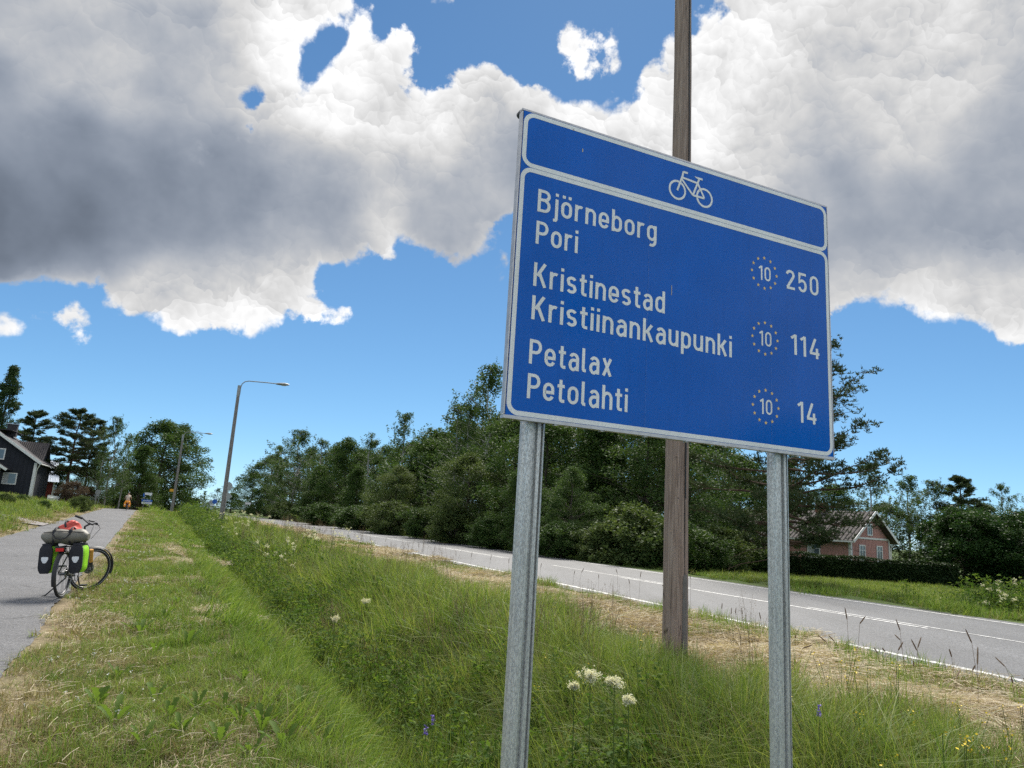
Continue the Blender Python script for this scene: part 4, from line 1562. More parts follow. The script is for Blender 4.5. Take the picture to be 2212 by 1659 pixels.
# flowers nobody would count
x, y = field_pts(rS, 420, 1.5, 30, lambda t: (np.full_like(t, -0.8), np.full_like(t, 0.3)), 'p')
put(x, y, in_view(x, y) & (patch(x, y, 1.0, 31) > 0.3), 'white_clover', 'tiny white clover blooms near the path edge', 'clover', c_clo, 3, 0.8, 1.3, 0.6, 0.2, 16)
x, y = field_pts(rS, 160, 0.8, 16, lambda t: (np.full_like(t, 3.2), np.full_like(t, 6.1)), 'r')
tr, Lr = r_frame(x, y)
put(x, y, in_view(x, y) & (tr < 9) & (patch(x, y, 1.2, 33) > -0.3), 'yellow_vetchling', 'small yellow vetchling flowers in the grass around the posts', 'flowers', c_yel, 4, 0.8, 1.2, 0.3, 0.12, 17)
t = rS.uniform(17, 58, 120)
Lq = ditch_c(t) + rS.uniform(0.3, 3.6, 120)
x, y = p_pt(t, Lq)
put(x, y, in_view(x, y) & (patch(x, y, 0.5, 35) > -0.2), 'distant_meadowsweet', 'cream meadowsweet blooms dotted over the far ditch bank', 'flowers', c_swe, 4, 0.65, 0.9, 0.15, 0.08, 18)
x, y = r_pt(rS.uniform(4, 13.5, 130), rS.uniform(18.8, 21.5, 130))
put(x, y, in_view(x, y), 'roadside_meadowsweet', 'pale meadowsweet in flower beside the field across the road', 'flowers', c_swe, 4, 0.7, 1.0, 0.0, 0.08, 19)
x, y = r_pt(rS.uniform(3, 15, 160), rS.uniform(18.6, 21.8, 160))
put(x, y, in_view(x, y) & (patch(x, y, 0.6, 39) > -0.3), 'roadside_herbs', 'tall leafy weeds beside the field across the road', 'herbs', c_herb, 5, 1.1, 1.9, 0.0, 0.1, 23)
x, y = r_pt(rS.uniform(40, 95, 220), rS.uniform(18.2, 19.6, 220))
put(x, y, in_view(x, y) & (patch(x, y, 0.3, 37) > -0.1), 'wood_edge_meadowsweet', 'pale flowers along the foot of the wood', 'flowers', c_swe, 4, 0.7, 1.0, 0.0, 0.08, 20)


n_ = 46
mx_ = [at(px, 1470, Y) for px, Y in zip(rS.uniform(1215, 1385, n_), rS.uniform(4.7, 5.7, n_))]
x, y = np.array([p.x for p in mx_]), np.array([p.y for p in mx_])
put(x, y, np.ones(n_, bool), 'meadowsweet_foliage', 'leafy growth around the cream meadowsweet heads below the pole', 'herbs', c_herb, 5, 0.75, 1.05, 0.0, 0.12, 24)
# ------------------------------------------------------------------ plants one can pick out
def meadowsweet(px, py, Y, hgt, wide, label, seed):
    r = np.random.default_rng(seed)
    top = at(px, py, Y)
    g = gz(top.x, top.y)
    e = empty('meadowsweet', (top.x, top.y, g))
    tag(e, label, 'flower')
    H = top.z - g
    MB().tube([(0.02, 0, -0.02), (0.012, 0.01, H * 0.5), (0, 0, H)], [0.005, 0.004, 0.003], 6).build('stem', M_STEM, e, smooth=True)
    for k in range(4):
        z = H * (0.3 + 0.15 * k)
        a = r.uniform(0, 6.28)
        p = np.stack([np.linspace(0.02, 0.16, 7) * math.cos(a), np.linspace(0.02, 0.16, 7) * math.sin(a), z + np.linspace(0, 0.03, 7)], -1)
        V, F = diamonds(r, np.repeat(p, 2, 0) + r.normal(0, 0.012, (14, 3)), 0.055, 1.5, 0.45)
        new_obj('leaf', raw_mesh('leaf', V, F, M_HERB), e)
    V = []
    c = r.normal(0, 1, (26, 3)) * np.array([wide, wide, hgt * 0.6]) * 0.34 + np.array([0, 0, H + hgt * 0.1])
    p = np.repeat(c, 30, 0) + r.normal(0, 0.010, (780, 3))
    V, F = diamonds(r, p, 0.012, 0.6, 0.95)
    fh = new_obj('flower_head', raw_mesh('flower_head', V, F, M_CREAM), e)
    fh['kind'] = 'stuff'
    st = MB()
    for q in c[:14]:
        st.tube([(0, 0, H - 0.02), tuple(q)], [0.0025, 0.0012], 4, False)
    st.build('flower_stalks', M_STEM, fh)['kind'] = 'stuff'
    return e


meadowsweet(1275, 1462, 5.4, 0.085, 0.080, 'full cream meadowsweet head below the pole, larger of a close pair', 41)
meadowsweet(1327, 1472, 5.3, 0.070, 0.082, 'broad cream meadowsweet head just right of its larger neighbour', 42)
meadowsweet(1358, 1512, 5.1, 0.035, 0.05, 'sparse half-open meadowsweet head below the close pair', 43)
meadowsweet(1240, 1482, 5.5, 0.025, 0.035, 'small meadowsweet sprig beside the steel post and the close pair', 44)
meadowsweet(790, 1300, 12.5, 0.10, 0.10, 'cream meadowsweet head standing alone in the tall grass mid ditch bank', 45)
meadowsweet(723, 1338, 11.0, 0.08, 0.08, 'small cream flower head low in the ditch grass', 46)


def timothy(px, py, Y, ln, label='brown timothy grass head on a thin stalk above the verge'):
    top = at(px, py, Y)
    g = gz(top.x, top.y)
    e = empty('timothy_stalk', (top.x, top.y, g))
    tag(e, label, 'grass stalk', 'timothy stalks along the verge')
    r = np.random.default_rng(int(px * 7 + py))
    H = max(top.z - g, 0.3)
    lx, ly = r.normal(0, 0.06, 2)
    p0, p1, p2 = Vector((-lx * 2, -ly * 2, -0.02)), Vector((-lx * 0.7, -ly * 0.7, H - ln)), Vector((0, 0, H))
    MB().tube([p0, (p0 + p1) / 2 + Vector((lx * 0.3, ly * 0.3, 0)), p1], [0.0022, 0.002, 0.0018], 5, False).build('stalk', M_SEED, e, smooth=True)
    mb = MB().tube([p1 + (p2 - p1) * q for q in (0, 0.12, 0.5, 0.85, 1.0)], [0.003, 0.0065, 0.007, 0.0055, 0.001], 7)
    mb.build('seed_head', M_SEED, e, smooth=True)


for i, (px, py, Y, ln) in enumerate((
        (1825, 1312, 8.0, .12), (1870, 1330, 8.2, .10), (1935, 1337, 8.0, .11), (1932, 1370, 8.4, .05), (1951, 1386, 7.6, .09), (1968, 1380, 7.6, .11), (1990, 1375, 8.4, .12), (2050, 1401, 7.8, .09),
        (2085, 1358, 7.4, .13), (2112, 1396, 6.8, .15), (2150, 1436, 8.0, .08), (1905, 1404, 8.5, .04), (1888, 1405, 8.5, .06), (1766, 1376, 9.0, .07), (1790, 1382, 9.0, .06), (2073, 1448, 7.4, .05),
        (2107, 1436, 7.5, .06), (1973, 1436, 7.8, .06), (1755, 1393, 8.0, .06), (2185, 1467, 7.2, .06), (2210, 1470, 7.2, .06),
        (1560, 1302, 12, .10), (1580, 1318, 12, .10), (1590, 1318, 12, .09), (1602, 1320, 12, .09), (1640, 1322, 11, .11), (1385, 1234, 15, .12), (1358, 1250, 15, .10), (1330, 1228, 16, .10), (1293, 1240, 16, .09),
        (1490, 1240, 14, .08), (1262, 1226, 17, .12), (1242, 1232, 17, .10), (1020, 1192, 22, .16), (1062, 1198, 22, .16), (985, 1190, 24, .16), (1100, 1205, 20, .14), (940, 1178, 26, .18), (905, 1172, 27, .18), (870, 1166, 28, .18), (835, 1160, 30, .2),
        (1478, 1278, 12, .1), (1430, 1262, 13, .1), (1170, 1216, 18, .12), (1700, 1350, 9.5, .08), (1720, 1368, 9, .07))):
    timothy(px, py, Y, ln)


def dock(x, y, s, seed, label, n=None):
    """broad toothed leaves standing up from one root"""
    r = np.random.default_rng(seed)
    n = n or int(r.integers(4, 8))
    e = empty('dandelion', (x, y, gz(x, y)), r.uniform(0, 6.28))
    tag(e, label, 'weed', 'dandelion plants in the mown strip')
    for k in range(n):
        a = 2 * math.pi * k / n + r.uniform(-0.3, 0.3)
        L = s * r.uniform(0.7, 1.15)
        up = r.uniform(1.0, 1.5)
        w = L * r.uniform(0.20, 0.27)
        pr = [(0, 0.06), (0.15, 0.10), (0.28, 0.45), (0.34, 0.26), (0.46, 0.75), (0.53, 0.45), (0.64, 1.0), (0.72, 0.68), (0.84, 0.95), (0.94, 0.55), (1.0, 0.02)]
        V, F = [], []
        for q, ww in pr:
            out = L * (q * math.cos(up) + 0.25 * q * q)
            z = L * (q * math.sin(up) - 0.22 * q * q)
            cxx, cyy = out * math.cos(a), out * math.sin(a)
            sx, sy = -math.sin(a) * w * ww * 0.5, math.cos(a) * w * ww * 0.5
            V += [(cxx - sx, cyy - sy, z + 0.012 * ww), (cxx, cyy, z), (cxx + sx, cyy + sy, z + 0.012 * ww)]
        for i in range(len(pr) - 1):
            b = i * 3
            F += [(b, b + 1, b + 4, b + 3), (b + 1, b + 2, b + 5, b + 4)]
        new_obj('leaf', raw_mesh('leaf', V, np.array(F), M_DOCK), e)
    return e


M_DOCK = leafy('dandelion_leaf', (0.070, 0.125, 0.022), (0.100, 0.165, 0.030), (0.150, 0.210, 0.045), 0.45, 0.65, 3.0)
rd = np.random.default_rng(77)
for i, (px, py) in enumerate(((206, 1560), (330, 1530), (360, 1590), (420, 1565), (385, 1625), (470, 1640), (515, 1590), (300, 1650), (590, 1540), (560, 1610), (650, 1560), (610, 1640), (480, 1560), (330, 1440), (400, 1420), (300, 1390), (350, 1365),
                              (460, 1450), (560, 1440), (250, 1480), (380, 1330), (430, 1300), (480, 1370), (350, 1290), (520, 1500), (240, 1605), (540, 1655), (690, 1620))):
    d = bearing(px, py)
    k = -1.6 / d.z
    dock(d.x * k, d.y * k, rd.uniform(0.16, 0.28), 100 + i, 'broad leaved dandelion plant in the mown strip')
for i, (px, py, Y) in enumerate(((920, 1580, 5.6), (935, 1560, 5.9), (1770, 1540, 4.9))):
    p = at(px, py, Y)
    g = gz(p.x, p.y)
    e = empty('purple_vetch', (p.x, p.y, g))
    tag(e, 'purple tufted vetch spike in the ditch grass', 'flower', 'purple vetch spikes')
    H = max(p.z - g, 0.15)
    MB().tube([(0, 0, 0), (0, 0.01, H)], 0.002, 4, False).build('stem', M_STEM, e)
    q = r4.uniform(0, 1, 60)
    V, F = diamonds(r4, np.stack([r4.normal(0, 0.008, 60), r4.normal(0, 0.008, 60), H - 0.02 + 0.07 * q], -1), 0.014, 0.3, 0.6)
    new_obj('flower_spike', raw_mesh('flower_spike', V, F, M_PURPLE), e)

# ------------------------------------------------------------------ trees
def bark(name, a, b, sc=8.0):
    m = NT(name)
    o = m.coord('Object')
    n = m.noise(m.map(o, (1, 1, 0.25)), sc, 5, 0.7)
    m.set(m.ramp(n, [(0.3, a), (0.7, b)]), 0.9, 0, 0.15)
    m.bump(n, 0.8, 0.03)
    return m.m


M_BARK = bark('grey_brown_bark', (0.045, 0.036, 0.028), (0.120, 0.098, 0.078))
M_PINEBARK = bark('pine_bark', (0.040, 0.028, 0.022), (0.125, 0.078, 0.052))
M_BIRCHBARK = bark('birch_bark', (0.090, 0.085, 0.078), (0.46, 0.45, 0.42), 4.0)
L_DECID = leafy('alder_leaves', (0.027, 0.055, 0.015), (0.051, 0.095, 0.023), (0.088, 0.137, 0.034), 0.30, 0.6, 0.5)
L_WILLOW = leafy('willow_leaves', (0.049, 0.078, 0.024), (0.083, 0.120, 0.037), (0.127, 0.161, 0.054), 0.32, 0.6, 0.5)
L_BIRCH = leafy('birch_leaves', (0.037, 0.071, 0.022), (0.063, 0.110, 0.032), (0.100, 0.149, 0.044), 0.34, 0.6, 0.5)
L_MAPLE = leafy('maple_leaves', (0.018, 0.044, 0.012), (0.034, 0.074, 0.020), (0.056, 0.100, 0.028), 0.28, 0.5, 0.6)
L_POPLAR = leafy('poplar_leaves', (0.026, 0.052, 0.018), (0.044, 0.078, 0.026), (0.066, 0.102, 0.034), 0.25, 0.5, 0.6)
L_PINE = leafy('pine_needles', (0.026, 0.044, 0.020), (0.046, 0.068, 0.028), (0.078, 0.098, 0.040), 0.20, 0.6, 0.6)
L_HEDGE = leafy('hedge_leaves', (0.014, 0.030, 0.010), (0.026, 0.048, 0.014), (0.042, 0.066, 0.020), 0.2, 0.55, 0.6)
L_RUSSET = leafy('russet_leaves', (0.055, 0.040, 0.030), (0.085, 0.058, 0.042), (0.100, 0.082, 0.048), 0.25, 0.6, 0.6)


def limb(mb, p0, p1, r0, r1, r, n=6, sag=0.0, seg=4):
    p0, p1 = Vector(p0), Vector(p1)
    L = (p1 - p0).length
    pts = []
    for i in range(seg + 1):
        q = i / seg
        p = p0.lerp(p1, q)
        if 0 < i < seg:
            p += Vector(r.normal(0, 0.035 * L, 3)) * (0.6 if seg < 6 else 0.35)
        p.z += sag * L * math.sin(math.pi * q)
        pts.append(p)
    mb.tube(pts, [r0 + (r1 - r0) * i / seg for i in range(seg + 1)], n, False)
    return pts


def make_meshes(name, wood, V, F, mat_wood, mat_leaf):
    return wood.mesh(name + '_trunk', mat_wood, True), raw_mesh(name + '_crown', V, F, mat_leaf)


def broadleaf(seed, H=12.0, W=4.0, base=0.12, n_clump=90, per=150, leaf=0.17, mat=None, matw=None, shape='oval', clump_r=0.75, fast=0.0):
    """trunk, limbs, and leaf-sized faces gathered in clumps through an uneven crown"""
    r = np.random.default_rng(seed)
    wood = MB()
    tr = [Vector((0, 0, -0.3))]
    for i in range(1, 7):
        tr.append(Vector((r.normal(0, 0.02 * H * i / 6), r.normal(0, 0.02 * H * i / 6), H * 0.92 * i / 6)))
    rt = 0.020 * H
    wood.tube(tr, [rt * (1 - 0.9 * i / 6) + 0.01 for i in range(7)], 8, False)
    lob = r.uniform(0, 6.28, 6)
    C = []
    while len(C) < n_clump:
        z = r.uniform(0, 1)
        if shape == 'oval': prof = math.sin(math.pi * min(1, (z * 0.92 + 0.10))) ** 0.65
        elif shape == 'cone': prof = (1 - z) ** 0.75 * min(1, z * 6 + 0.4) + 0.06
        elif shape == 'column': prof = min(1, (1 - z) * 3.2 + 0.12) * min(1, z * 5 + 0.4)
        else: prof = math.sqrt(max(0, 1 - (2 * z - 1) ** 2)) * 0.9 + 0.1
        a = r.uniform(0, 6.28)
        lump = 1 + 0.22 * math.sin(2 * a + lob[0] + z * 4) + 0.16 * math.sin(3 * a + lob[1] - z * 7) + 0.12 * math.sin(z * 17 + lob[2])
        q = r.uniform(0.15, 1.0) ** 0.55
        R = W * prof * lump * q
        C.append((R * math.cos(a), R * math.sin(a), H * (base + (1 - base) * z)))
    C = np.array(C)
    for c in C[:: 2]:
        h = max(0.4, c[2] - (0.35 + fast) * math.hypot(c[0], c[1]) - 0.5)
        k = min(h / (H * 0.92), 0.98) * 6
        i = int(k)
        p0 = tr[i].lerp(tr[min(i + 1, 6)], k - i)
        rr0 = max(0.015, rt * 0.35 * (1 - h / H))
        limb(wood, p0, c, rr0, 0.008, r, 5, 0.05, 4)
    cr = clump_r * r.uniform(0.65, 1.3, len(C))
    idx = np.repeat(np.arange(len(C)), per)
    d = r.normal(0, 1, (len(idx), 3))
    d /= np.linalg.norm(d, axis=1)[:, None]
    p = C[idx] + d * (cr[idx] * r.uniform(0.1, 1.0, len(idx)) ** 0.5)[:, None] * np.array([1, 1, 0.72])
    stray = r.uniform(0, 1, len(idx)) < 0.12
    p[stray] += r.normal(0, 0.30, (stray.sum(), 3)) * clump_r
    V, F = diamonds(r, p, leaf, 0.5, 0.62)
    return make_meshes('tree', wood, V, F, matw or M_BARK, mat or L_DECID)


def birch(seed, H=14.0, W=2.6, base=0.18, n_br=52, leaf=0.13, per=90):
    """slender trunk, ascending limbs and hanging sprays of small leaves"""
    r = np.random.default_rng(seed)
    wood = MB()
    tr = [Vector((0, 0, -0.3))]
    for i in range(1, 9):
        tr.append(Vector((r.normal(0, 0.012 * H * i / 8), r.normal(0, 0.012 * H * i / 8), H * i / 8)))
    rt = 0.011 * H
    wood.tube(tr, [rt * (1 - 0.93 * i / 8) + 0.006 for i in range(9)], 8, False)
    P = []
    for b in range(n_br):
        z = base + (1 - base) * r.uniform(0, 1) ** 0.85
        k = min(z, 0.985) * 8
        p0 = tr[int(k)].lerp(tr[min(int(k) + 1, 8)], k - int(k))
        a = r.uniform(0, 6.28)
        prof = min(1.0, (1 - z) * 2.0 + 0.16) * min(1, (z - base) * 5 + 0.45)
        L = W * prof * r.uniform(0.55, 1.15)
        p1 = p0 + Vector((math.cos(a) * L, math.sin(a) * L, L * r.uniform(0.35, 0.9)))
        pts = limb(wood, p0, p1, max(0.012, rt * 0.3 * (1 - z)), 0.005, r, 4, 0.08, 4)
        for s in range(9):
            q = r.uniform(0.25, 1.05)
            c = np.array(p0.lerp(p1, q)) + r.normal(0, 0.10 * W / 2.6, 3)
            D = r.uniform(0.35, 1.25) * (0.6 + 0.5 * (1 - z))
            n = int(per * D / 6)
            tq = r.uniform(0, 1, n)
            sway = r.normal(0, 0.12, 2)
            P.append(np.stack([c[0] + sway[0] * tq + r.normal(0, 0.07, n), c[1] + sway[1] * tq + r.normal(0, 0.07, n), c[2] - D * tq + r.normal(0, 0.05, n)], -1))
    V, F = diamonds(r, np.concatenate(P), leaf, 0.2, 0.6, 0.5)
    return make_meshes('birch', wood, V, F, M_BIRCHBARK, L_BIRCH)


def pine(seed, H=13.0, W=4.0, base=0.25, n_br=46, tuft=2600, low_dead=0, droop=0.05, needle=0.16, top_flat=0.0):
    """bare-limbed pine: plates of needle brushes out along crooked branches"""
    r = np.random.default_rng(seed)
    wood = MB()
    tr = [Vector((0, 0, -0.3))]
    for i in range(1, 9):
        tr.append(Vector((r.normal(0, 0.010 * H * i / 8), r.normal(0, 0.010 * H * i / 8), H * i / 8)))
    rt = 0.016 * H
    wood.tube(tr, [rt * (1 - 0.88 * i / 8) + 0.012 for i in range(9)], 9, False)
    tips = []
    for b in range(n_br):
        z = base + (1 - base) * (b + r.uniform(-1.5, 2.5)) / n_br
        z = min(max(z, base), 0.995)
        k = min(z, 0.985) * 8
        p0 = tr[int(k)].lerp(tr[min(int(k) + 1, 8)], k - int(k))
        a = b * 2.4 + r.uniform(-0.5, 0.5)
        zz = (z - base) / (1 - base)
        prof = (min(1.0, zz * 3 + 0.55) * (1 - zz ** (2.2 + top_flat * 3)) + 0.10)
        L = W * prof * r.uniform(0.65, 1.12)
        rise = r.uniform(-0.22, 0.30) + 0.45 * zz
        p1 = p0 + Vector((math.cos(a) * L, math.sin(a) * L, L * rise))
        pts = limb(wood, p0, p1, max(0.02, rt * 0.34 * (1.1 - zz)), 0.010, r, 5, -droop, 6)
        for s in range(11):
            q = r.uniform(0.25, 1.0)
            i = q * 6
            m0 = pts[int(min(i, 5))].lerp(pts[min(int(i) + 1, 6)], i - int(min(i, 5)))
            da = a + r.choice([-1, 1]) * r.uniform(0.35, 1.0)
            l2 = L * r.uniform(0.12, 0.34) * (1.2 - 0.5 * q) + 0.15
            m1 = m0 + Vector((math.cos(da) * l2, math.sin(da) * l2, l2 * r.uniform(-0.02, 0.35)))
            limb(wood, m0, m1, 0.012, 0.005, r, 4, 0.0, 2)
            for g in np.linspace(0.25, 1.0, 6):
                tips.append(np.array(m0.lerp(m1, g)))
        for g in np.linspace(0.72, 1.0, 4):
            tips.append(np.array(pts[5].lerp(pts[6], (g - 0.72) / 0.28)))
    for k in range(low_dead):
        a = r.uniform(0, 6.28)
        z = H * r.uniform(0.06, base)
        p0 = Vector((0, 0, z))
        L = W * r.uniform(0.4, 0.8)
        p1 = p0 + Vector((math.cos(a) * L, math.sin(a) * L, -L * r.uniform(0.0, 0.25)))
        pts = limb(wood, p0, p1, 0.035, 0.006, r, 5, 0.08, 6)
        for s in range(5):
            m0 = pts[r.integers(2, 6)]
            m1 = m0 + Vector(r.normal(0, 0.3, 3)) + Vector((math.cos(a), math.sin(a), 0)) * 0.35
            limb(wood, m0, m1, 0.010, 0.003, r, 3, 0, 2)
    tips = np.array(tips)
    pick = tips[r.integers(0, len(tips), tuft)] + r.normal(0, 0.11, (tuft, 3))
    k = 7
    c = np.repeat(pick, k, 0)
    d = r.normal(0, 1, (len(c), 3))
    d[:, 2] = np.abs(d[:, 2]) * 0.8 + 0.15
    d /= np.linalg.norm(d, axis=1)[:, None]
    o = np.cross(d, r.normal(0, 1, d.shape))
    o /= np.linalg.norm(o, axis=1)[:, None]
    L = needle * r.uniform(0.6, 1.2, len(c))[:, None]
    w = 0.036 * needle / 0.16
    V = np.stack([c, c + d * L * 0.55 + o * w / 2, c + d * L, c + d * L * 0.55 - o * w / 2], 1).reshape(-1, 3)
    F = np.arange(len(c) * 4).reshape(-1, 4)
    return make_meshes('pine', wood, V, F, M_PINEBARK, L_PINE)


TREE_N = {}


def plant_tree(name, meshes, px, Y, top_py, label, group=None, cat='tree', native=None, rz=None, wide=1.0, ground=None):
    """stand a tree on the ground at a bearing and northing; its top reaches the surveyed elevation"""
    d = bearing(px, 0.55 * top_py + 0.45 * 1120)
    x, y = d.x / d.y * Y, Y
    g = gz(x, y) if ground is None else ground
    top = at(px, top_py, Y).z
    s = (top - g) / native
    i = TREE_N[name] = TREE_N.get(name, 0) + 1
    e = empty(name, (x, y, g), rz if rz is not None else (i * 2.3999) % 6.283)
    e.scale = (s * wide, s * wide, s)
    tag(e, label, cat, group)
    new_obj('trunk', meshes[0], e)
    new_obj('crown', meshes[1], e)
    return e


B1, B2, B3 = birch(1, 14, 3.0, 0.08, 80, 0.17, 130), birch(2, 14, 2.5, 0.12, 60, 0.16, 110), birch(3, 14, 3.6, 0.05, 100, 0.18, 140)
D1, D2, D3 = broadleaf(4, 12, 4.6, 0.02, 170, 170, 0.21, clump_r=0.95), broadleaf(5, 12, 4.0, 0.0, 170, 160, 0.20, shape='cone', clump_r=0.9), broadleaf(6, 12, 5.2, 0.0, 180, 170, 0.20, mat=L_WILLOW, clump_r=0.95)
D4 = broadleaf(7, 12, 4.6, 0.04, 160, 170, 0.20, mat=L_BIRCH, clump_r=0.9)
MP1, MP2 = broadleaf(8, 7, 3.6, 0.0, 170, 220, 0.21, L_MAPLE, shape='round', clump_r=0.8), broadleaf(9, 7, 3.8, 0.0, 170, 220, 0.21, L_MAPLE, shape='round', clump_r=0.8)
PO = broadleaf(10, 20, 1.9, 0.04, 190, 150, 0.27, L_POPLAR, shape='column', clump_r=0.75, fast=1.2)
PN1, PN2, PN3 = pine(11, 13, 4.6, 0.12, 86, 12000, 8, 0.06, 0.20), pine(12, 14, 3.4, 0.32, 60, 5200, 3, 0.03, 0.30, 0.5), pine(13, 13, 3.6, 0.12, 64, 5200, 4, 0.04, 0.30)
BU1, BU2, BU3 = broadleaf(14, 3.0, 1.9, 0.02, 110, 130, 0.15, L_WILLOW, shape='round', clump_r=0.5), broadleaf(15, 3.0, 2.1, 0.02, 110, 130, 0.15, L_DECID, shape='round', clump_r=0.5), broadleaf(16, 3.0, 2.3, 0.02, 110, 120, 0.15, L_RUSSET, shape='round', clump_r=0.5)

# the wood across the road, from the far end to behind the sign
WOOD = 'trees of the wood across the road'
wood_list = [
    ('birch', B1, 14, 600, 150, 962, 1.5, 'small birch at the far left end of the wood'), ('deciduous_tree', D1, 12, 545, 190, 1020, 1.1, 'low rounded tree where the wood begins, right of the lamp post'),
    ('birch', B3, 14, 640, 128, 930, 1.6, 'tall bushy birch, first high crown of the wood from the lamp post'), ('birch', B1, 14, 690, 122, 948, 1.4, 'tall birch close beside the first high crown of the wood'),
    ('deciduous_tree', D1, 12, 745, 108, 950, 1.0, 'dark full crowned tree in the first third of the wood'), ('birch', B2, 14, 795, 104, 935, 1.5, 'thin birch with gaps of sky, left of the narrow spire birch'),
    ('deciduous_tree', D2, 12, 770, 92, 1010, 1.2, 'dark cone shaped tree at the front of the wood'),
    ('birch', B1, 14, 868, 88, 890, 1.15, 'narrow spire topped birch standing out above the wood'), ('birch', B2, 14, 915, 84, 925, 1.5, 'thin crowned birch right of the narrow spire birch'),
    ('deciduous_tree', D1, 12, 925, 72, 952, 1.15, 'round green tree in the middle of the wood'), ('willow_tree', D3, 12, 860, 66, 1010, 1.15, 'broad olive green willow low in the middle of the wood'),
    ('birch', B3, 14, 1050, 58, 790, 1.05, 'tallest birch of the wood with open top beside the sign'), ('birch', B1, 14, 985, 62, 870, 1.3, 'leaning light birch left of the tallest birch'), ('birch', B2, 14, 1010, 60, 850, 1.1, 'slim birch just left of the tallest birch'),
    ('willow_tree', D3, 12, 1010, 48, 985, 1.2, 'broad olive willow under the tallest birch'), ('deciduous_tree', D4, 12, 1110, 52, 905, 1.2, 'light green tree right under the sign corner'),
    ('deciduous_tree', D1, 12, 1180, 46, 905, 1.15, 'dense dark tree behind the left steel post'), ('birch', B1, 14, 1240, 50, 850, 1.3, 'birch behind the sign board, right of the left post'),
    ('deciduous_tree', D2, 12, 1285, 44, 880, 1.3, 'dark green tree seen under the sign between the posts'), ('birch', B3, 14, 1345, 46, 840, 1.1, 'birch seen under the sign just left of the timber pole'),
    ('deciduous_tree', D4, 12, 1400, 41, 900, 1.2, 'light green tree against the timber pole'), ('deciduous_tree', D1, 12, 1485, 44, 905, 1.0, 'dark tree right of the timber pole'), ('birch', B2, 14, 1550, 52, 900, 1.3, 'thin birch behind the big pine'),
    ('birch', B1, 14, 1880, 88, 1000, 1.3, 'pale birch rising behind the pink house gable'), ('birch', B3, 14, 1960, 92, 1030, 1.5, 'weeping birch behind the pink house'), ('birch', B3, 14, 2020, 86, 1040, 1.5, 'weeping birch nearest the maples behind the house'),
    ('pine_tree', PN3, 13, 2075, 84, 1030, 1.2, 'dark pine above the round maples'), ('birch', B1, 14, 2165, 110, 1045, 1.2, 'distant birch at the right edge of the view'), ('deciduous_tree', D1, 12, 1800, 96, 1050, 1.4, 'dark tree behind the roof of the pink house'), ('deciduous_tree', D2, 12, 1700, 90, 1000, 1.4, 'dark tree in the gap behind the right steel post'), ('birch', B2, 14, 2225, 120, 1060, 1.4, 'far thin birch cut by the right edge of the view'),
    ('deciduous_tree', D1, 12, 1910, 95, 1090, 1.7, 'dark bushy tree filling behind the gable end'), ('deciduous_tree', D2, 12, 2120, 100, 1090, 1.8, 'dark tree behind the gap of the two maples'), ('deciduous_tree', D1, 12, 2240, 100, 1100, 1.6, 'dark tree behind the cut off maple'),
    ('deciduous_tree', D2, 12, 690, 112, 1010, 1.5, 'dark understorey tree below the first high crowns'), ('deciduous_tree', D1, 12, 1135, 40, 1010, 1.0, 'dark leafy tree low behind the left steel post'), ('deciduous_tree', D4, 12, 1235, 37, 1015, 1.0, 'bright leafy young tree low between post and pole'), ('deciduous_tree', D1, 12, 1600, 56, 990, 1.3, 'dark tree behind the big pine and the sign'),
]
for (nm, ms, nat, px, Y, top, wide, lab) in wood_list:
    plant_tree(nm, ms, px, Y, top, lab, WOOD, native=nat, wide=wide)
for k, (px, Y, top, ms, nat, lab) in enumerate([
    (585, 175, 985, D1, 12, 'back row tree at the far left end of the wood'), (665, 140, 972, D4, 12, 'back row tree between the first tall birches'), (720, 135, 968, D2, 12, 'back row cone shaped tree behind the first birches'), (780, 125, 972, D1, 12, 'back row tree left of the narrow spire birch'),
    (830, 112, 968, D4, 12, 'back row tree under the narrow spire birch'), (890, 100, 958, D1, 12, 'back row tree right of the narrow spire birch'), (950, 84, 940, D2, 12, 'back row tree left of the leaning light birch'), (1000, 76, 912, D1, 12, 'back row tree behind the slim birch'), (1085, 72, 900, D1, 12, 'back row tree behind the tallest birch'),
    (1150, 66, 925, D4, 12, 'back row tree behind the left steel post'), (1215, 64, 918, D1, 12, 'back row tree under the left half of the sign'), (1300, 62, 912, D2, 12, 'back row tree under the middle of the sign'), (1380, 60, 905, D1, 12, 'back row tree left of the timber pole'), (1520, 66, 930, D4, 12, 'back row tree behind the big pine')]):
    plant_tree('deciduous_tree', ms, px, Y, top, lab, WOOD, native=nat, wide=1.35)
# the big pine over the road verge
plant_tree('pine_tree', PN1, 1690, 29.5, 600, 'big spreading pine with drooping boughs behind the right steel post', None, native=13.4, wide=0.80, rz=0.6)
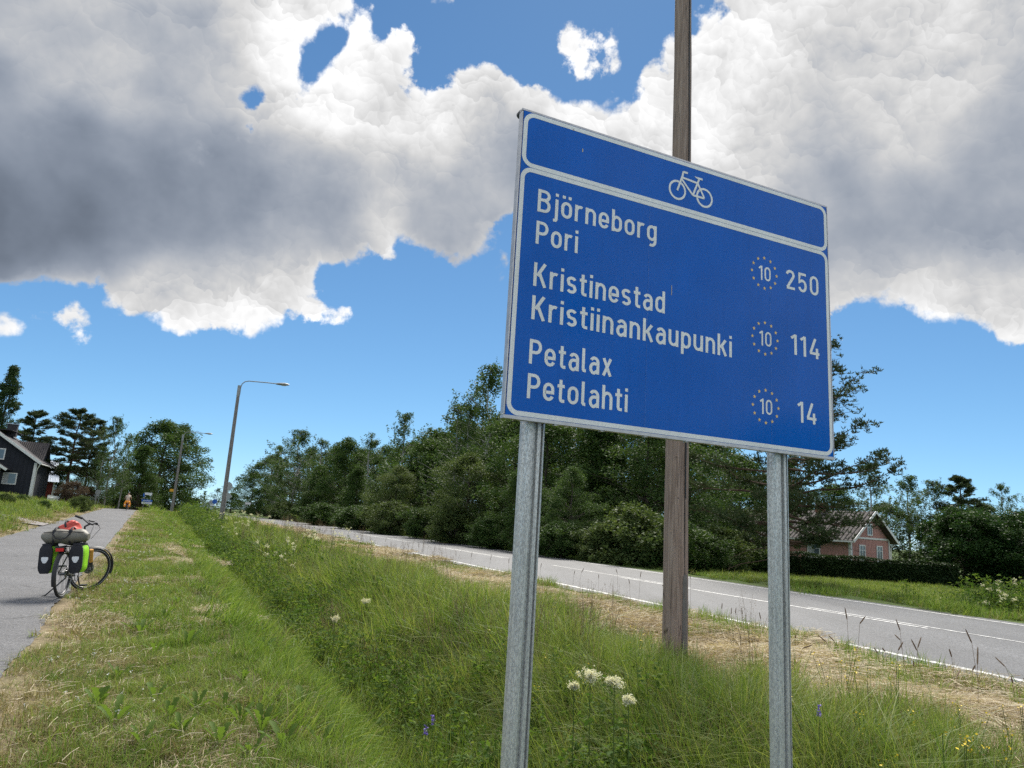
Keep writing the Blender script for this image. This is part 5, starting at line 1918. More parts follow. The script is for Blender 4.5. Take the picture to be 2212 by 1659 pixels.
# the farm side, left
LEFT = 'trees around the farm'
for (nm, ms, nat, px, Y, top, wide, lab) in [
    ('poplar_tree', PO, 20.5, 3, 92, 785, 0.85, 'tall columnar poplar behind the dark house roof'), ('pine_tree', PN3, 13.2, 62, 98, 884, 1.15, 'pine with open branches just right of the dark house roof'),
    ('pine_tree', PN2, 14.2, 155, 84, 885, 1.15, 'tall reddish trunked pine, left one of a pair'), ('pine_tree', PN2, 14.2, 192, 90, 905, 0.9, 'slimmer pine, right one of a pair'),
    ('birch', B3, 14, 240, 88, 902, 0.95, 'airy birch between the pines and the great dark tree'), ('birch', B2, 14, 268, 92, 938, 0.9, 'thin birch leaning over the small red shed'), ('birch', B1, 14, 215, 84, 965, 1.1, 'low dark birch under the airy birch'),
    ('deciduous_tree', D1, 12, 345, 118, 912, 1.30, 'great dark dense tree beside the far end of the path'), ('deciduous_tree', D4, 12, 385, 122, 922, 1.05, 'dark tree merged into the right side of the great tree'), ('deciduous_tree', D2, 12, 305, 104, 965, 1.15, 'dark tree on the left flank of the great tree'),
    ('deciduous_tree', D2, 12, 125, 92, 1005, 1.5, 'dark low tree under the pine pair'), ('deciduous_tree', D1, 12, 190, 104, 1010, 1.5, 'dark low tree behind the purplish bush'),
    ('birch', B1, 14, 440, 230, 1060, 1.5, 'small distant tree on the skyline left of the lamp post'), ('birch', B3, 14, 468, 250, 1055, 1.5, 'distant tree on the skyline nearest the lamp post'), ('deciduous_tree', D1, 12, 412, 240, 1075, 2.2, 'low distant tree right of the far lamps'), ('deciduous_tree', D2, 12, 500, 220, 1065, 2.0, 'distant dark tree right behind the lamp post'),
    ('deciduous_tree', D1, 12, 575, 170, 1050, 1.5, 'dark distant tree between lamp post and wood'), ('deciduous_tree', D4, 12, 450, 260, 1085, 3.0, 'lowest tree of the far skyline'),
    ('deciduous_tree', D2, 12, 265, 110, 1020, 1.6, 'dark tree behind the small red shed')]:
    plant_tree(nm, ms, px, Y, top, lab, LEFT, native=nat, wide=wide)
for (nm, ms, nat, px, Y, top, wide, lab) in [
    ('maple_tree', MP1, 7.2, 2075, 52, 1100, 1.25, 'round dark maple with dense crown in front of the house garden'), ('maple_tree', MP2, 7.2, 2200, 50, 1108, 1.25, 'second round maple cut by the right edge'), ('maple_tree', MP1, 7.2, 2140, 57, 1118, 1.3, 'maple half hidden between the two round maples')]:
    plant_tree(nm, ms, px, Y, top, lab, 'garden maples', native=nat, wide=wide)
BUSH = 'bushes at the foot of the wood'
for (ms, px, Y, top, wide, lab) in [
    (BU1, 845, 60, 1085, 1.2, 'dense olive bush at the road edge of the wood'), (BU2, 920, 54, 1100, 1.2, 'dark bush right of the dense olive bush'), (BU1, 985, 47, 1095, 1.1, 'olive bush under the broad willow'), (BU2, 1060, 42, 1120, 1.2, 'dark bush left of the left steel post'),
    (BU2, 1215, 35, 1130, 1.3, 'dark bush right behind the left steel post'), (BU1, 1290, 33.5, 1140, 1.2, 'leafy bush midway between post and pole'), (BU1, 1370, 32.5, 1095, 1.1, 'bright leafy bush left of the timber pole'), (BU2, 1425, 33, 1120, 1.2, 'dark bush hidden partly by the timber pole'), (BU2, 1510, 34, 1150, 1.2, 'dark bush right of the timber pole'), (BU1, 1555, 37, 1140, 1.3, 'bush under the lowest pine boughs'),
    (BU2, 700, 84, 1090, 1.6, 'dark bush at the foot of the first tall birches'), (BU1, 620, 120, 1085, 1.5, 'bush at the far left foot of the wood'), (BU2, 775, 72, 1095, 1.6, 'dark bush in the middle foot of the wood'), (BU2, 1150, 38, 1130, 1.2, 'dark bush beside the left steel post')]:
    plant_tree('bush', ms, px, Y, top, lab, BUSH, 'bush', 3.1, wide=wide)
for (ms, px, Y, top, wide, lab) in [
    (BU3, 152, 74, 1042, 0.85, 'purplish brown bush beside the red outbuilding'), (BU1, 175, 56, 1072, 1.1, 'bright green rounded bush left of the path'), (BU1, 8, 44, 1066, 1.0, 'green shrub at the left edge below the house'), (BU2, 95, 48, 1082, 0.9, 'dark low shrub beside the driveway'), (BU2, 45, 58, 1070, 1.6, 'dark shrub against the dark house wall'), (BU3, 186, 86, 1052, 0.8, 'brown bush right of the purplish bush')]:
    plant_tree('bush', ms, px, Y, top, lab, 'bushes by the farmyard', 'bush', 3.1, wide=wide)

# ------------------------------------------------------------------ buildings
def boarded(name, col, dark=0.55, pitch=7.0):
    m = NT(name)
    o = m.coord('Object')
    n = m.noise(m.map(o, (1, 1, 0.15)), 6.0, 4, 0.6)
    m.set(m.mix(1.0, col, m.ramp(n, [(0.3, 0.86), (0.7, 1.12)]), 'MULTIPLY'), 0.8, 0, 0.25)
    return m.m


M_DARK = boarded('dark_slate_boards', (0.022, 0.024, 0.032))
M_PINK = boarded('faded_pink_boards', (0.47, 0.255, 0.225))
M_REDW = boarded('falu_red_boards', (0.16, 0.030, 0.026))
M_TRIM = plain('white_trim', (0.64, 0.64, 0.625), 0.6, 0, 0.06)
M_TILE = plain('dark_roof_tile', (0.046, 0.043, 0.048), 0.8, 0, 0.25, 4, 0.25)
M_TILE2 = plain('grey_brown_roof', (0.068, 0.060, 0.057), 0.85, 0, 0.3, 3, 0.25)
M_METAL = plain('pale_sheet_metal_roof', (0.42, 0.47, 0.54), 0.35, 0.4, 0.1, 2)
M_GLASS = NT('window_glass').set((0.10, 0.13, 0.16), 0.08, 0.0, 0.8).m
M_CURT = plain('pale_curtain', (0.45, 0.46, 0.47), 0.7)
M_BRICK = plain('chimney_brick', (0.20, 0.085, 0.06), 0.85, 0, 0.3, 10)
M_STONE = plain('plinth_stone', (0.20, 0.19, 0.18), 0.9, 0, 0.2, 6)


def window_part(parent, c, w, h, face='y', panes=(2, 1), depth=0.06, sill=True):
    """window in a wall facing -y (local): frame, glass, bars"""
    x, y, z = c
    f = MB()
    t = 0.11
    for (cc, d) in (((x, y - depth, z + h / 2 - t / 2), (w, 0.07, t)), ((x, y - depth, z - h / 2 + t / 2), (w, 0.07, t)), ((x - w / 2 + t / 2, y - depth, z), (t, 0.07, h - 2 * t)), ((x + w / 2 - t / 2, y - depth, z), (t, 0.07, h - 2 * t))):
        f.box(cc, d)
    win = f.build('window', M_TRIM, parent)
    MB().box((x, y - depth + 0.022, z), (w - 2 * t + 0.02, 0.015, h - 2 * t + 0.02)).build('pane', M_GLASS, win)
    nx, nz = panes
    for i in range(1, nx):
        MB().box((x - w / 2 + w * i / nx, y - depth, z), (0.05, 0.05, h - 2 * t)).build('glazing_bar', M_TRIM, win)
    for i in range(1, nz):
        MB().box((x, y - depth - 0.004, z - h / 2 + h * i / nz + 0.12), (w - 2 * t, 0.05, 0.05)).build('glazing_bar', M_TRIM, win)
    if face == 'curtain':
        MB().box((x - w * 0.24, y - depth + 0.010, z), (w * 0.3, 0.006, h - 2.2 * t)).build('curtain', M_CURT, win)
    return win


def side_window(parent, c, w, h, sgn=1, panes=(2, 2)):
    """window in a wall facing +x"""
    x, y, z = c
    f = MB()
    t = 0.11
    d = 0.05 * sgn
    for (cc, dd) in (((x + d, y, z + h / 2 - t / 2), (0.07, w, t)), ((x + d, y, z - h / 2 + t / 2), (0.07, w, t)), ((x + d, y - w / 2 + t / 2, z), (0.07, t, h - 2 * t)), ((x + d, y + w / 2 - t / 2, z), (0.07, t, h - 2 * t))):
        f.box(cc, dd)
    win = f.build('window', M_TRIM, parent)
    MB().box((x + d * 0.5, y, z), (0.015, w - 2 * t + 0.02, h - 2 * t + 0.02)).build('pane', M_GLASS, win)
    MB().box((x + d, y, z), (0.05, 0.05, h - 2 * t)).build('glazing_bar', M_TRIM, win)
    MB().box((x + d * 1.1, y, z + h * 0.18), (0.05, w - 2 * t, 0.05)).build('glazing_bar', M_TRIM, win)
    return win


def gable_body(mb, x0, x1, y0, y1, z0, ze, zr, ridge='y'):
    if ridge == 'y':
        xm = (x0 + x1) / 2
        V = [(x0, y0, z0), (x1, y0, z0), (x1, y0, ze), (xm, y0, zr), (x0, y0, ze), (x0, y1, z0), (x1, y1, z0), (x1, y1, ze), (xm, y1, zr), (x0, y1, ze)]
        F = [(0, 1, 2, 3, 4), (9, 8, 7, 6, 5), (1, 6, 7, 2), (5, 0, 4, 9), (2, 7, 8, 3), (3, 8, 9, 4)]
    else:
        ym = (y0 + y1) / 2
        V = [(x0, y0, z0), (x0, y0, ze), (x0, ym, zr), (x0, y1, ze), (x0, y1, z0), (x1, y0, z0), (x1, y0, ze), (x1, ym, zr), (x1, y1, ze), (x1, y1, z0)]
        F = [(0, 1, 2, 3, 4), (9, 8, 7, 6, 5), (0, 5, 6, 1), (4, 3, 8, 9), (1, 6, 7, 2), (2, 7, 8, 3)]
    return mb.add(V, F)


def slab(mb, a, b, c, d, th):
    """roof plane of four corners, thickness th upward"""
    a, b, c, d = map(Vector, (a, b, c, d))
    n = (b - a).cross(d - a).normalized()
    if n.z < 0: n = -n
    V = [a, b, c, d] + [p + n * th for p in (a, b, c, d)]
    return mb.add(V, [(0, 3, 2, 1), (4, 5, 6, 7), (0, 1, 5, 4), (1, 2, 6, 5), (2, 3, 7, 6), (3, 0, 4, 7)])


def ribs_on(parent, a, b, c, d, n, mat, name='roof_tile_row', h=0.05, along=True, rows=0):
    """raised rolls running up a roof plane (a-b eave, d-c ridge)"""
    a, b, c, d = map(Vector, (a, b, c, d))
    for i in range(n):
        q = (i + 0.5) / n
        mb = MB()
        mb.tube([a.lerp(b, q), d.lerp(c, q)], h, 5, True)
        mb.build(name, mat, parent)


def battens(parent, x0, x1, y, z0, zt, step, mat, axis='x', name='wall_batten'):
    """upright cover boards, shared between wall and trim; zt(x) is the wall's top"""
    x = x0 + step / 2
    while x < x1:
        top = zt(x)
        if axis == 'x': MB().box((x, y - 0.012, (z0 + top) / 2), (0.05, 0.03, top - z0)).build(name, mat, parent)
        else: MB().box((y + 0.012, x, (z0 + top) / 2), (0.03, 0.05, top - z0)).build(name, mat, parent)
        x += step


# --- the dark house on the rise
hc = at(65, 1071, 75)
house = empty('dark_house', (hc.x, hc.y, hc.z - 0.1), RAD(24))
tag(house, 'dark slate wooden house with white trim at the left edge', 'house')
gable_body(MB(), -8.2, 0, 0, 9, -1.4, 3.75, 6.45).build('wall', M_DARK, house)
battens(house, -6.4, -0.25, 0, 0.0, lambda x: 3.6 + 2.7 * (1 - abs(x + 4.1) / 4.1), 0.42, M_DARK)
for (xa, xb) in ((0.5, -4.1), (-8.7, -4.1)):
    za, zb = (3.42, 6.52)
    rm = slab(MB(), (xa, -0.55, za), (xb, -0.55, zb), (xb, 9.5, zb), (xa, 9.5, za), 0.14).build('roof', M_TILE, house)
    f = slab(MB(), (xa, -0.60, za - 0.12), (xb, -0.60, zb - 0.12), (xb, -0.56, zb - 0.12), (xa, -0.56, za - 0.12), 0.26)
    f.build('barge_board', M_TRIM, rm)
MB().box((-0.02, -0.05, 1.7), (0.24, 0.10, 3.6)).build('corner_board', M_TRIM, house)
MB().box((0.06, 0.12, 1.7), (0.08, 0.22, 3.6)).build('corner_board', M_TRIM, house)
MB().tube([(0.42, -0.45, 3.38), (0.36, -0.3, 3.2), (0.14, 0.05, 2.7), (0.14, 0.05, -0.6)], 0.05, 8).build('downpipe', M_TRIM, house, smooth=True)
MB().tube([(0.52, -0.6, 3.40), (0.52, 9.4, 3.40)], 0.07, 8).build('gutter', M_TRIM, house)
MB().box((-3.3, 3.5, 6.9), (0.9, 0.7, 1.3)).build('chimney', M_TILE, house)
MB().box((-3.3, 3.5, 7.58), (1.1, 0.9, 0.06)).build('chimney_cap', M_METAL, house)
MB().box((-4.1, 4, 6.75), (2.6, 6, 0.05)).build('roof_walkway', M_TILE, house)
window_part(house, (-3.55, 0, 4.15), 1.45, 1.15, 'curtain')
window_part(house, (-2.05, 0, 1.72), 1.25, 1.2, 'curtain', (1, 1))
# front porch
ann = MB()
gable_body(ann, -7.6, -2.7, -2.0, 0.0, -1.4, 2.85, 4.4)
ann.build('porch_wall', M_DARK, house)
battens(house, -5.4, -2.95, -2.0, 0.0, lambda x: 2.75 + 1.5 * (1 - abs(x + 5.15) / 2.45), 0.42, M_DARK)
for (xa, xb) in ((-2.05, -5.15), (-8.25, -5.15)):
    rm = slab(MB(), (xa, -2.45, 2.50), (xb, -2.45, 4.46), (xb, 0, 4.46), (xa, 0, 2.50), 0.12).build('porch_roof', M_TILE, house)
    slab(MB(), (xa, -2.50, 2.40), (xb, -2.50, 4.36), (xb, -2.46, 4.36), (xa, -2.46, 2.40), 0.22).build('barge_board', M_TRIM, rm)
MB().box((-2.73, -2.05, 1.2), (0.24, 0.10, 3.2)).build('corner_board', M_TRIM, house)
# tiled cross wing
gable_body(MB(), -2.5, -0.15, 3.0, 7.0, -1.2, 4.0, 5.75, 'x').build('wing_wall', M_DARK, house)
ra, rb, rc_, rd_ = (-3.0, 2.6, 3.75), (0.15, 2.6, 3.75), (0.15, 5.0, 5.85), (-3.0, 5.0, 5.85)
wr = slab(MB(), ra, rb, rc_, rd_, 0.10).build('wing_roof', M_TILE, house)
nrm = Vector((0, -0.66, 0.75)) * 0.11
ribs_on(wr, *[tuple(Vector(p) + nrm) for p in (ra, rb, rc_, rd_)], 16, M_TILE2, 'tile_roll', 0.06)
slab(MB(), (-3.0, 7.4, 3.75), (0.15, 7.4, 3.75), rc_, rd_, 0.10).build('wing_roof', M_TILE, house)

# --- red outbuilding with sheet metal roof
oc_ = at(112, 1078, 90)
ob = empty('red_outbuilding', (oc_.x, oc_.y, oc_.z - 0.3), RAD(40))
tag(ob, 'red outbuilding with pale metal roof beside the dark house', 'outbuilding')
gable_body(MB(), -7, 0, 0, 6, -1, 2.6, 5.0, 'x').build('wall', M_REDW, ob)
ra, rb, rc_, rd_ = (-7.3, -0.4, 2.35), (0.4, -0.4, 2.35), (0.4, 3.0, 5.1), (-7.3, 3.0, 5.1)
mr = slab(MB(), ra, rb, rc_, rd_, 0.06).build('roof', M_METAL, ob)
nrm = Vector((0, -0.63, 0.78)) * 0.06
ribs_on(mr, *[tuple(Vector(p) + nrm) for p in (ra, rb, rc_, rd_)], 13, M_METAL, 'roof_seam', 0.03)
slab(MB(), (-7.3, 6.4, 2.35), (0.4, 6.4, 2.35), rc_, rd_, 0.06).build('roof', M_METAL, ob)
window_part(ob, (-2.2, 0, 1.9), 0.7, 0.6, panes=(1, 1))
MB().box((-0.06, -0.04, 0.8), (0.16, 0.08, 3.4)).build('corner_board', M_TRIM, ob)
MB().box((-1.0, -0.03, 0.6), (0.9, 0.06, 2.0)).build('door', M_REDW, ob)

# --- small red shed at the end of the path
sc_ = at(243, 1092, 112)
sh = empty('red_shed', (sc_.x, sc_.y, sc_.z - 0.4), RAD(28))
tag(sh, 'small red shed with grey roof and white window beyond the cyclist', 'shed')
gable_body(MB(), 0, 4.4, 0, 4, -1, 1.35, 2.45).build('wall', M_REDW, sh)
for xa in (-0.55, 4.95):
    rm = slab(MB(), (xa, -0.4, 1.10), (2.2, -0.4, 2.50), (2.2, 4.3, 2.50), (xa, 4.3, 1.10), 0.08).build('roof', M_TILE2, sh)
    slab(MB(), (xa, -0.44, 1.04), (2.2, -0.44, 2.44), (2.2, -0.41, 2.44), (xa, -0.41, 1.04), 0.14).build('barge_board', M_TRIM, rm)
window_part(sh, (2.9, 0, 0.8), 0.9, 0.9, panes=(2, 1))
MB().box((0.02, -0.05, 0.2), (0.14, 0.10, 2.0)).build('corner_board', M_TRIM, sh)

# --- the pink house
pc = at(1838, 1222, 64)
ph = empty('pink_house', (pc.x, pc.y, -0.30), RAD(-53))
tag(ph, 'faded pink boarded house with white window frames behind the hedge', 'house')
pz = lambda z: z
gable_body(MB(), -17, 0, 0, 7.2, -0.9, 2.72, 5.0, 'x').build('wall', M_PINK, ph)
battens(ph, -16.8, -0.2, 0, -0.2, lambda x: 2.7, 0.26, M_PINK)
battens(ph, 0.3, 7.1, 0.0, -0.2, lambda y: 2.72 + 2.28 * (1 - abs(y - 3.6) / 3.6) - 0.08, 0.26, M_PINK, 'y')
ra, rb, rc_, rd_ = (-17.5, -0.55, 2.38), (0.65, -0.55, 2.38), (0.65, 3.6, 5.12), (-17.5, 3.6, 5.12)
rf = slab(MB(), ra, rb, rc_, rd_, 0.09).build('roof', M_TILE2, ph)
nrm = Vector((0, -0.55, 0.83)) * 0.10
ribs_on(rf, *[tuple(Vector(p) + nrm) for p in (ra, rb, rc_, rd_)], 48, M_TILE2, 'tile_roll', 0.045)
rb2 = slab(MB(), (-17.5, 7.75, 2.38), (0.65, 7.75, 2.38), rc_, rd_, 0.09).build('roof', M_TILE2, ph)
slab(MB(), (0.66, -0.6, 2.26), (0.70, -0.6, 2.26), (0.70, 3.6, 5.04), (0.66, 3.6, 5.04), 0.24).build('barge_board', M_TRIM, rf)
slab(MB(), (0.66, 7.8, 2.26), (0.70, 7.8, 2.26), (0.70, 3.6, 5.04), (0.66, 3.6, 5.04), 0.24).build('barge_board', M_TRIM, rb2)
MB().box((-8.4, -0.62, 2.36), (18.1, 0.10, 0.14)).build('gutter', M_TRIM, ph)
MB().box((-0.02, -0.03, 1.2), (0.22, 0.10, 3.0)).build('corner_board', M_TRIM, ph)
MB().box((0.04, 0.10, 1.2), (0.08, 0.22, 3.0)).build('corner_board', M_TRIM, ph)
MB().box((0.04, 7.12, 1.2), (0.08, 0.18, 3.0)).build('corner_board', M_TRIM, ph)
MB().box((0.03, 3.6, 2.75), (0.07, 6.9, 0.16)).build('belt_board', M_TRIM, ph)
MB().tube([(0.35, 7.5, 2.3), (0.12, 7.3, 2.0), (0.12, 7.3, -0.4)], 0.05, 8).build('downpipe', M_TRIM, ph, smooth=True)
MB().box((-4.6, 3.6, 5.3), (0.9, 0.7, 1.2)).build('chimney', M_BRICK, ph)
for x in (-3.4, -7.4, -11.4, -15.0):
    window_part(ph, (x, 0, 1.45), 1.25, 1.5, 'curtain', (2, 2))
side_window(ph, (0, 2.0, 1.40), 1.1, 1.5)
side_window(ph, (0, 5.2, 1.40), 1.1, 1.5)
side_window(ph, (0, 3.5, 3.55), 0.95, 1.1)

# clipped hedge in front of it
def hedge(a, b, H, W, seed, name, label):
    r = np.random.default_rng(seed)
    a, b = Vector(a), Vector(b)
    L = (b - a).length
    n = int(L * 1500)
    t = r.uniform(0, 1, n)
    side = r.uniform(0, 1, n)
    u, v = np.zeros(n), np.zeros(n)
    top = side < 0.34
    v[top] = H * (1 + 0.05 * np.sin(t[top] * L * 1.7) + r.normal(0, 0.025, top.sum())); u[top] = r.uniform(-W / 2, W / 2, top.sum())
    f = ~top
    v[f] = r.uniform(0, H, f.sum()); u[f] = np.where(r.uniform(0, 1, f.sum()) < 0.75, -1, 1) * (W / 2 + r.normal(0, 0.05, f.sum()) + 0.06 * np.sin(t[f] * L * 2.3 + v[f] * 3))
    d = (b - a).normalized()
    nx, ny = d.y, -d.x
    x = a.x + (b.x - a.x) * t + nx * (-u)
    y = a.y + (b.y - a.y) * t + ny * (-u)
    g = ground_z(x, y)
    V, F = diamonds(r, np.stack([x, y, g + v], -1), 0.15, 0.6, 0.6)
    e = empty(name, (0, 0, 0))
    tag(e, label, 'hedge')
    new_obj('foliage', raw_mesh('foliage', V, F, L_HEDGE), e)
    st = MB()
    M_ = Matrix.Translation((a + b) / 2) @ Matrix.Rotation(math.atan2(d.y, d.x), 4, 'Z')
    st.box((0, 0, H * 0.42 + gz((a.x + b.x) / 2, (a.y + b.y) / 2) - 0.0), (L * 0.99, W * 0.72, H * 0.9), M_)
    st.build('branch_core', L_HEDGE, e)
    return e


h0, h1 = at(1735, 1240, 56), at(2075, 1270, 49)
hedge((h0.x - 8, h0.y + 2, 0), (h1.x, h1.y, 0), 1.55, 1.3, 51, 'hedge', 'dark clipped hedge in front of the pink house')

# ------------------------------------------------------------------ street lamps
M_LAMPWOOD = bark('grey_lamp_pole_wood', (0.13, 0.12, 0.115), (0.27, 0.255, 0.245), 10)
M_LAMPSTEEL = plain('grey_lamp_steel', (0.26, 0.27, 0.27), 0.5, 0.4, 0.12)
M_LENS = plain('lamp_lens', (0.50, 0.52, 0.50), 0.25)


def street_lamp(base, H, arm, rz, label, r0=0.13):
    e = empty('street_lamp', base, rz)
    tag(e, label, 'street lamp', 'street lamps along the road')
    MB().tube([(0, 0, -0.8), (0, 0, H * 0.5), (0, 0, H - 0.25)], [r0, r0 * 0.83, r0 * 0.66], 14).build('pole', M_LAMPWOOD, e, smooth=True)
    MB().tube([(0, 0, H - 0.85), (0, 0, H - 0.1)], [r0 * 0.74, r0 * 0.74], 12).build('collar', M_LAMPSTEEL, e, smooth=True)
    pts = [(0.10, 0, H - 0.75), (0.10, 0, H - 0.25), (0.16, 0, H + 0.02), (0.34, 0, H + 0.20), (0.6, 0, H + 0.27), (arm * 0.6, 0, H + 0.25), (arm * 0.8, 0, H + 0.22)]
    MB().tube(pts, 0.035, 8).build('arm', M_LAMPSTEEL, e, smooth=True)
    hd = MB()
    xs = [0, 0.08, 0.3, 0.62, 0.85, 0.95]
    ws = [0.06, 0.13, 0.17, 0.18, 0.13, 0.04]
    hs = [0.05, 0.08, 0.11, 0.13, 0.09, 0.03]
    vs, fs = [], []
    for q, w, hh in zip(xs, ws, hs):
        for k in range(10):
            a = 2 * math.pi * k / 10
            vs.append((arm * 0.78 + q, w * math.cos(a), H + 0.20 + hh * math.sin(a) * (1.0 if math.sin(a) > 0 else 0.6)))
    for i in range(5):
        for k in range(10): fs.append((i * 10 + k, i * 10 + (k + 1) % 10, (i + 1) * 10 + (k + 1) % 10, (i + 1) * 10 + k))
    fs += [tuple(range(9, -1, -1)), tuple(range(50, 60))]
    h_ = hd.add(vs, fs).build('lamp_head', M_LAMPSTEEL, e, smooth=True)
    MB().blob((arm * 0.78 + 0.56, 0, H + 0.155), (0.24, 0.10, 0.06), 10, 6).build('lens', M_LENS, h_, smooth=True)
    return e


def lamp_at(px, py_base, px_t, py_top, Y, arm_px, label, r0=0.13, rz=AR * -1.0):
    b = at(px, py_base, Y)
    t = at(px_t, py_top, Y)
    g = gz(b.x, b.y)
    return street_lamp((b.x, b.y, g), t.z - g - 0.27, arm_px / 1534.0 * Y / 0.93, RAD(4), label, r0)


lamp_at(480, 1105, 522, 822, 50, 92, 'tall street lamp on a grey pole nearest along the road', 0.16)
lamp_at(372, 1098, 394, 932, 88, 53, 'second street lamp before the great dark tree', 0.16)
lamp_at(343, 1091, 358, 981, 128, 40, 'third street lamp with curved arm before the great tree', 0.17)
lamp_at(376, 1097, 388, 1008, 160, 30, 'farthest thin street lamp at the end of the road', 0.15)

# ------------------------------------------------------------------ road signs far off
M_SIGNBACK = plain('grey_sign_back', (0.30, 0.31, 0.31), 0.5, 0.3, 0.1)
M_SBLUE = plain('far_sign_blue', (0.015, 0.10, 0.42), 0.4)
M_SWHITE = plain('far_sign_white', (0.66, 0.67, 0.68), 0.5)
M_SYEL = plain('far_sign_yellow', (0.70, 0.36, 0.03), 0.5)
M_SPOST = plain('sign_post_steel', (0.30, 0.31, 0.32), 0.5, 0.5, 0.1)


def posts_sign(name, label, px, py_base, Y, rz=0.0):
    b = at(px, py_base, Y)
    g = min(gz(b.x, b.y), b.z)
    e = empty(name, (b.x, b.y, g), rz)
    tag(e, label, 'road sign')
    return e, (lambda py: at(px, py, Y).z - g)


e, zf = posts_sign('priority_sign', 'round and diamond sign backs on one post behind the near lamp', 484, 1104, 57)
MB().tube([(0, 0, -0.4), (0.12, 0, zf(1040))], 0.035, 8).build('post', M_SPOST, e, smooth=True)
dm = [(math.cos(2 * math.pi * k / 24) * 0.33, math.sin(2 * math.pi * k / 24) * 0.33) for k in range(24)]
Mz = Matrix.Translation((0.10, -0.05, zf(1050))) @ Matrix.Rotation(math.pi / 2, 4, 'X')
MB().prism(dm, 0, 0.015, Mz).build('round_plate', M_SIGNBACK, e)
Mz = Matrix.Translation((0.06, -0.05, zf(1072))) @ Matrix.Rotation(math.pi / 2, 4, 'X')
MB().prism([(0.43, 0), (0, 0.43), (-0.43, 0), (0, -0.43)], 0, 0.015, Mz).build('diamond_plate', M_SIGNBACK, e)

e, zf = posts_sign('direction_sign', 'blue and white direction sign on two posts at the end of the grass strip', 308, 1094, 84)
w_ = 14 / 1534 * 84
for x in (0.03, w_):
    MB().tube([(x, 0, -0.3), (x + 0.05, 0, zf(1064))], 0.03, 8).build('post', M_SPOST, e)
MB().box((w_ / 2 + 0.08, -0.03, zf(1066)), (w_ + 0.1, 0.02, 0.26)).build('white_panel', M_SWHITE, e)
MB().box((w_ / 2 + 0.04, -0.03, zf(1081)), (w_ + 0.46, 0.02, 0.24)).build('blue_panel', M_SBLUE, e)
MB().box((w_ / 2 + 0.04, -0.045, zf(1081)), (w_ + 0.1, 0.006, 0.05)).build('lettering', M_SWHITE, e)
MB().box((w_ / 2 + 0.04, -0.03, zf(1086)), (w_ + 0.42, 0.02, 0.22)).build('white_panel', M_SWHITE, e)
MB().box((w_ / 2 + 0.04, -0.045, zf(1086)), (w_ + 0.0, 0.006, 0.05)).build('lettering', M_SBLUE, e)
MB().box((-0.02, -0.035, zf(1069)), (0.20, 0.02, 0.34)).build('blue_plate', M_SBLUE, e)

e, zf = posts_sign('bus_stop_sign', 'small orange yellow sign on a post beside the far lamps', 368, 1098, 92)
MB().tube([(0, 0, -0.3), (0.12, 0, zf(1056))], 0.04, 8).build('post', M_SPOST, e)
MB().box((-0.14, -0.04, zf(1059)), (0.52, 0.03, 0.34)).build('plate', M_SYEL, e)

e, zf = posts_sign('round_sign', 'grey round sign back on twin posts left of the path', 206, 1090, 82)
for x in (-0.15, 0.2):
    MB().tube([(x, 0, -0.3), (x + 0.08, 0, zf(1060 if x < 0 else 1074))], 0.03, 8).build('post', M_SPOST, e)
Mz = Matrix.Translation((0.08, -0.05, zf(1063))) @ Matrix.Rotation(math.pi / 2, 4, 'X')
MB().prism([(a * 0.9, b * 0.9) for a, b in dm], 0, 0.015, Mz).build('round_plate', M_SIGNBACK, e)
MB().box((0.08, -0.05, zf(1070)), (0.42, 0.02, 0.2)).build('plate', M_SIGNBACK, e)

e, zf = posts_sign('keep_right_sign', 'blue traffic island sign with blue and white bollard', 458, 1102, 150)
MB().tube([(0, 0, -0.3), (0.2, 0, zf(1078))], 0.05, 8).build('post', M_SPOST, e)
Mz = Matrix.Translation((0.35, -0.05, zf(1083))) @ Matrix.Rotation(math.pi / 2, 4, 'X')
MB().prism([(a * 1.5, b * 1.5) for a, b in dm], 0, 0.03, Mz).build('round_plate', M_SBLUE, e)
MB().box((-0.5, 0.3, zf(1085)), (0.9, 0.03, 0.7)).build('plate', M_SIGNBACK, e)
for k in range(4):
    MB().box((-0.1, -0.1, zf(1102) + 0.15 + 0.28 * k), (0.7, 0.10, 0.27)).build('bollard_band', (M_SBLUE, M_SWHITE)[k % 2], e)

e, zf = posts_sign('name_sign', 'small white name plate on a thin post right of the lamp', 526, 1107, 118)
MB().tube([(0, 0, -0.3), (0.25, 0, zf(1086))], 0.035, 8).build('post', M_SPOST, e)
MB().box((0.55, -0.04, zf(1087)), (0.9, 0.03, 0.36)).build('plate', M_SWHITE, e)

# low white picket fence by the outbuilding
fa, fb = at(102, 1083, 70), at(146, 1082, 76)
fe = empty('picket_fence', (fa.x, fa.y, gz(fa.x, fa.y)))
tag(fe, 'short white picket fence below the red outbuilding', 'fence')
dv_ = fb - fa
for k in range(16):
    p = dv_ * (k / 15.0)
    zg = gz(fa.x + p.x, fa.y + p.y) - fe.location.z
    MB().box((p.x, p.y, zg + 0.42), (0.09, 0.03, 0.75)).build('picket', M_TRIM, fe)
for z in (0.28, 0.6):
    MB().tube([(0, 0.03, z), (dv_.x, dv_.y + 0.03, z + gz(fb.x, fb.y) - fe.location.z)], 0.03, 4).build('rail', M_TRIM, fe)

# white gate post among the maples
gp = at(1979, 1262, 50)
ge = empty('gate_post', (gp.x, gp.y, gz(gp.x, gp.y)))
tag(ge, 'white gate post under the round maple', 'gate post')
MB().box((0, 0, 0.42), (0.16, 0.16, 0.84)).build('shaft', M_TRIM, ge)
MB().box((0, 0, 0.86), (0.22, 0.22, 0.06)).build('cap', M_TRIM, ge)

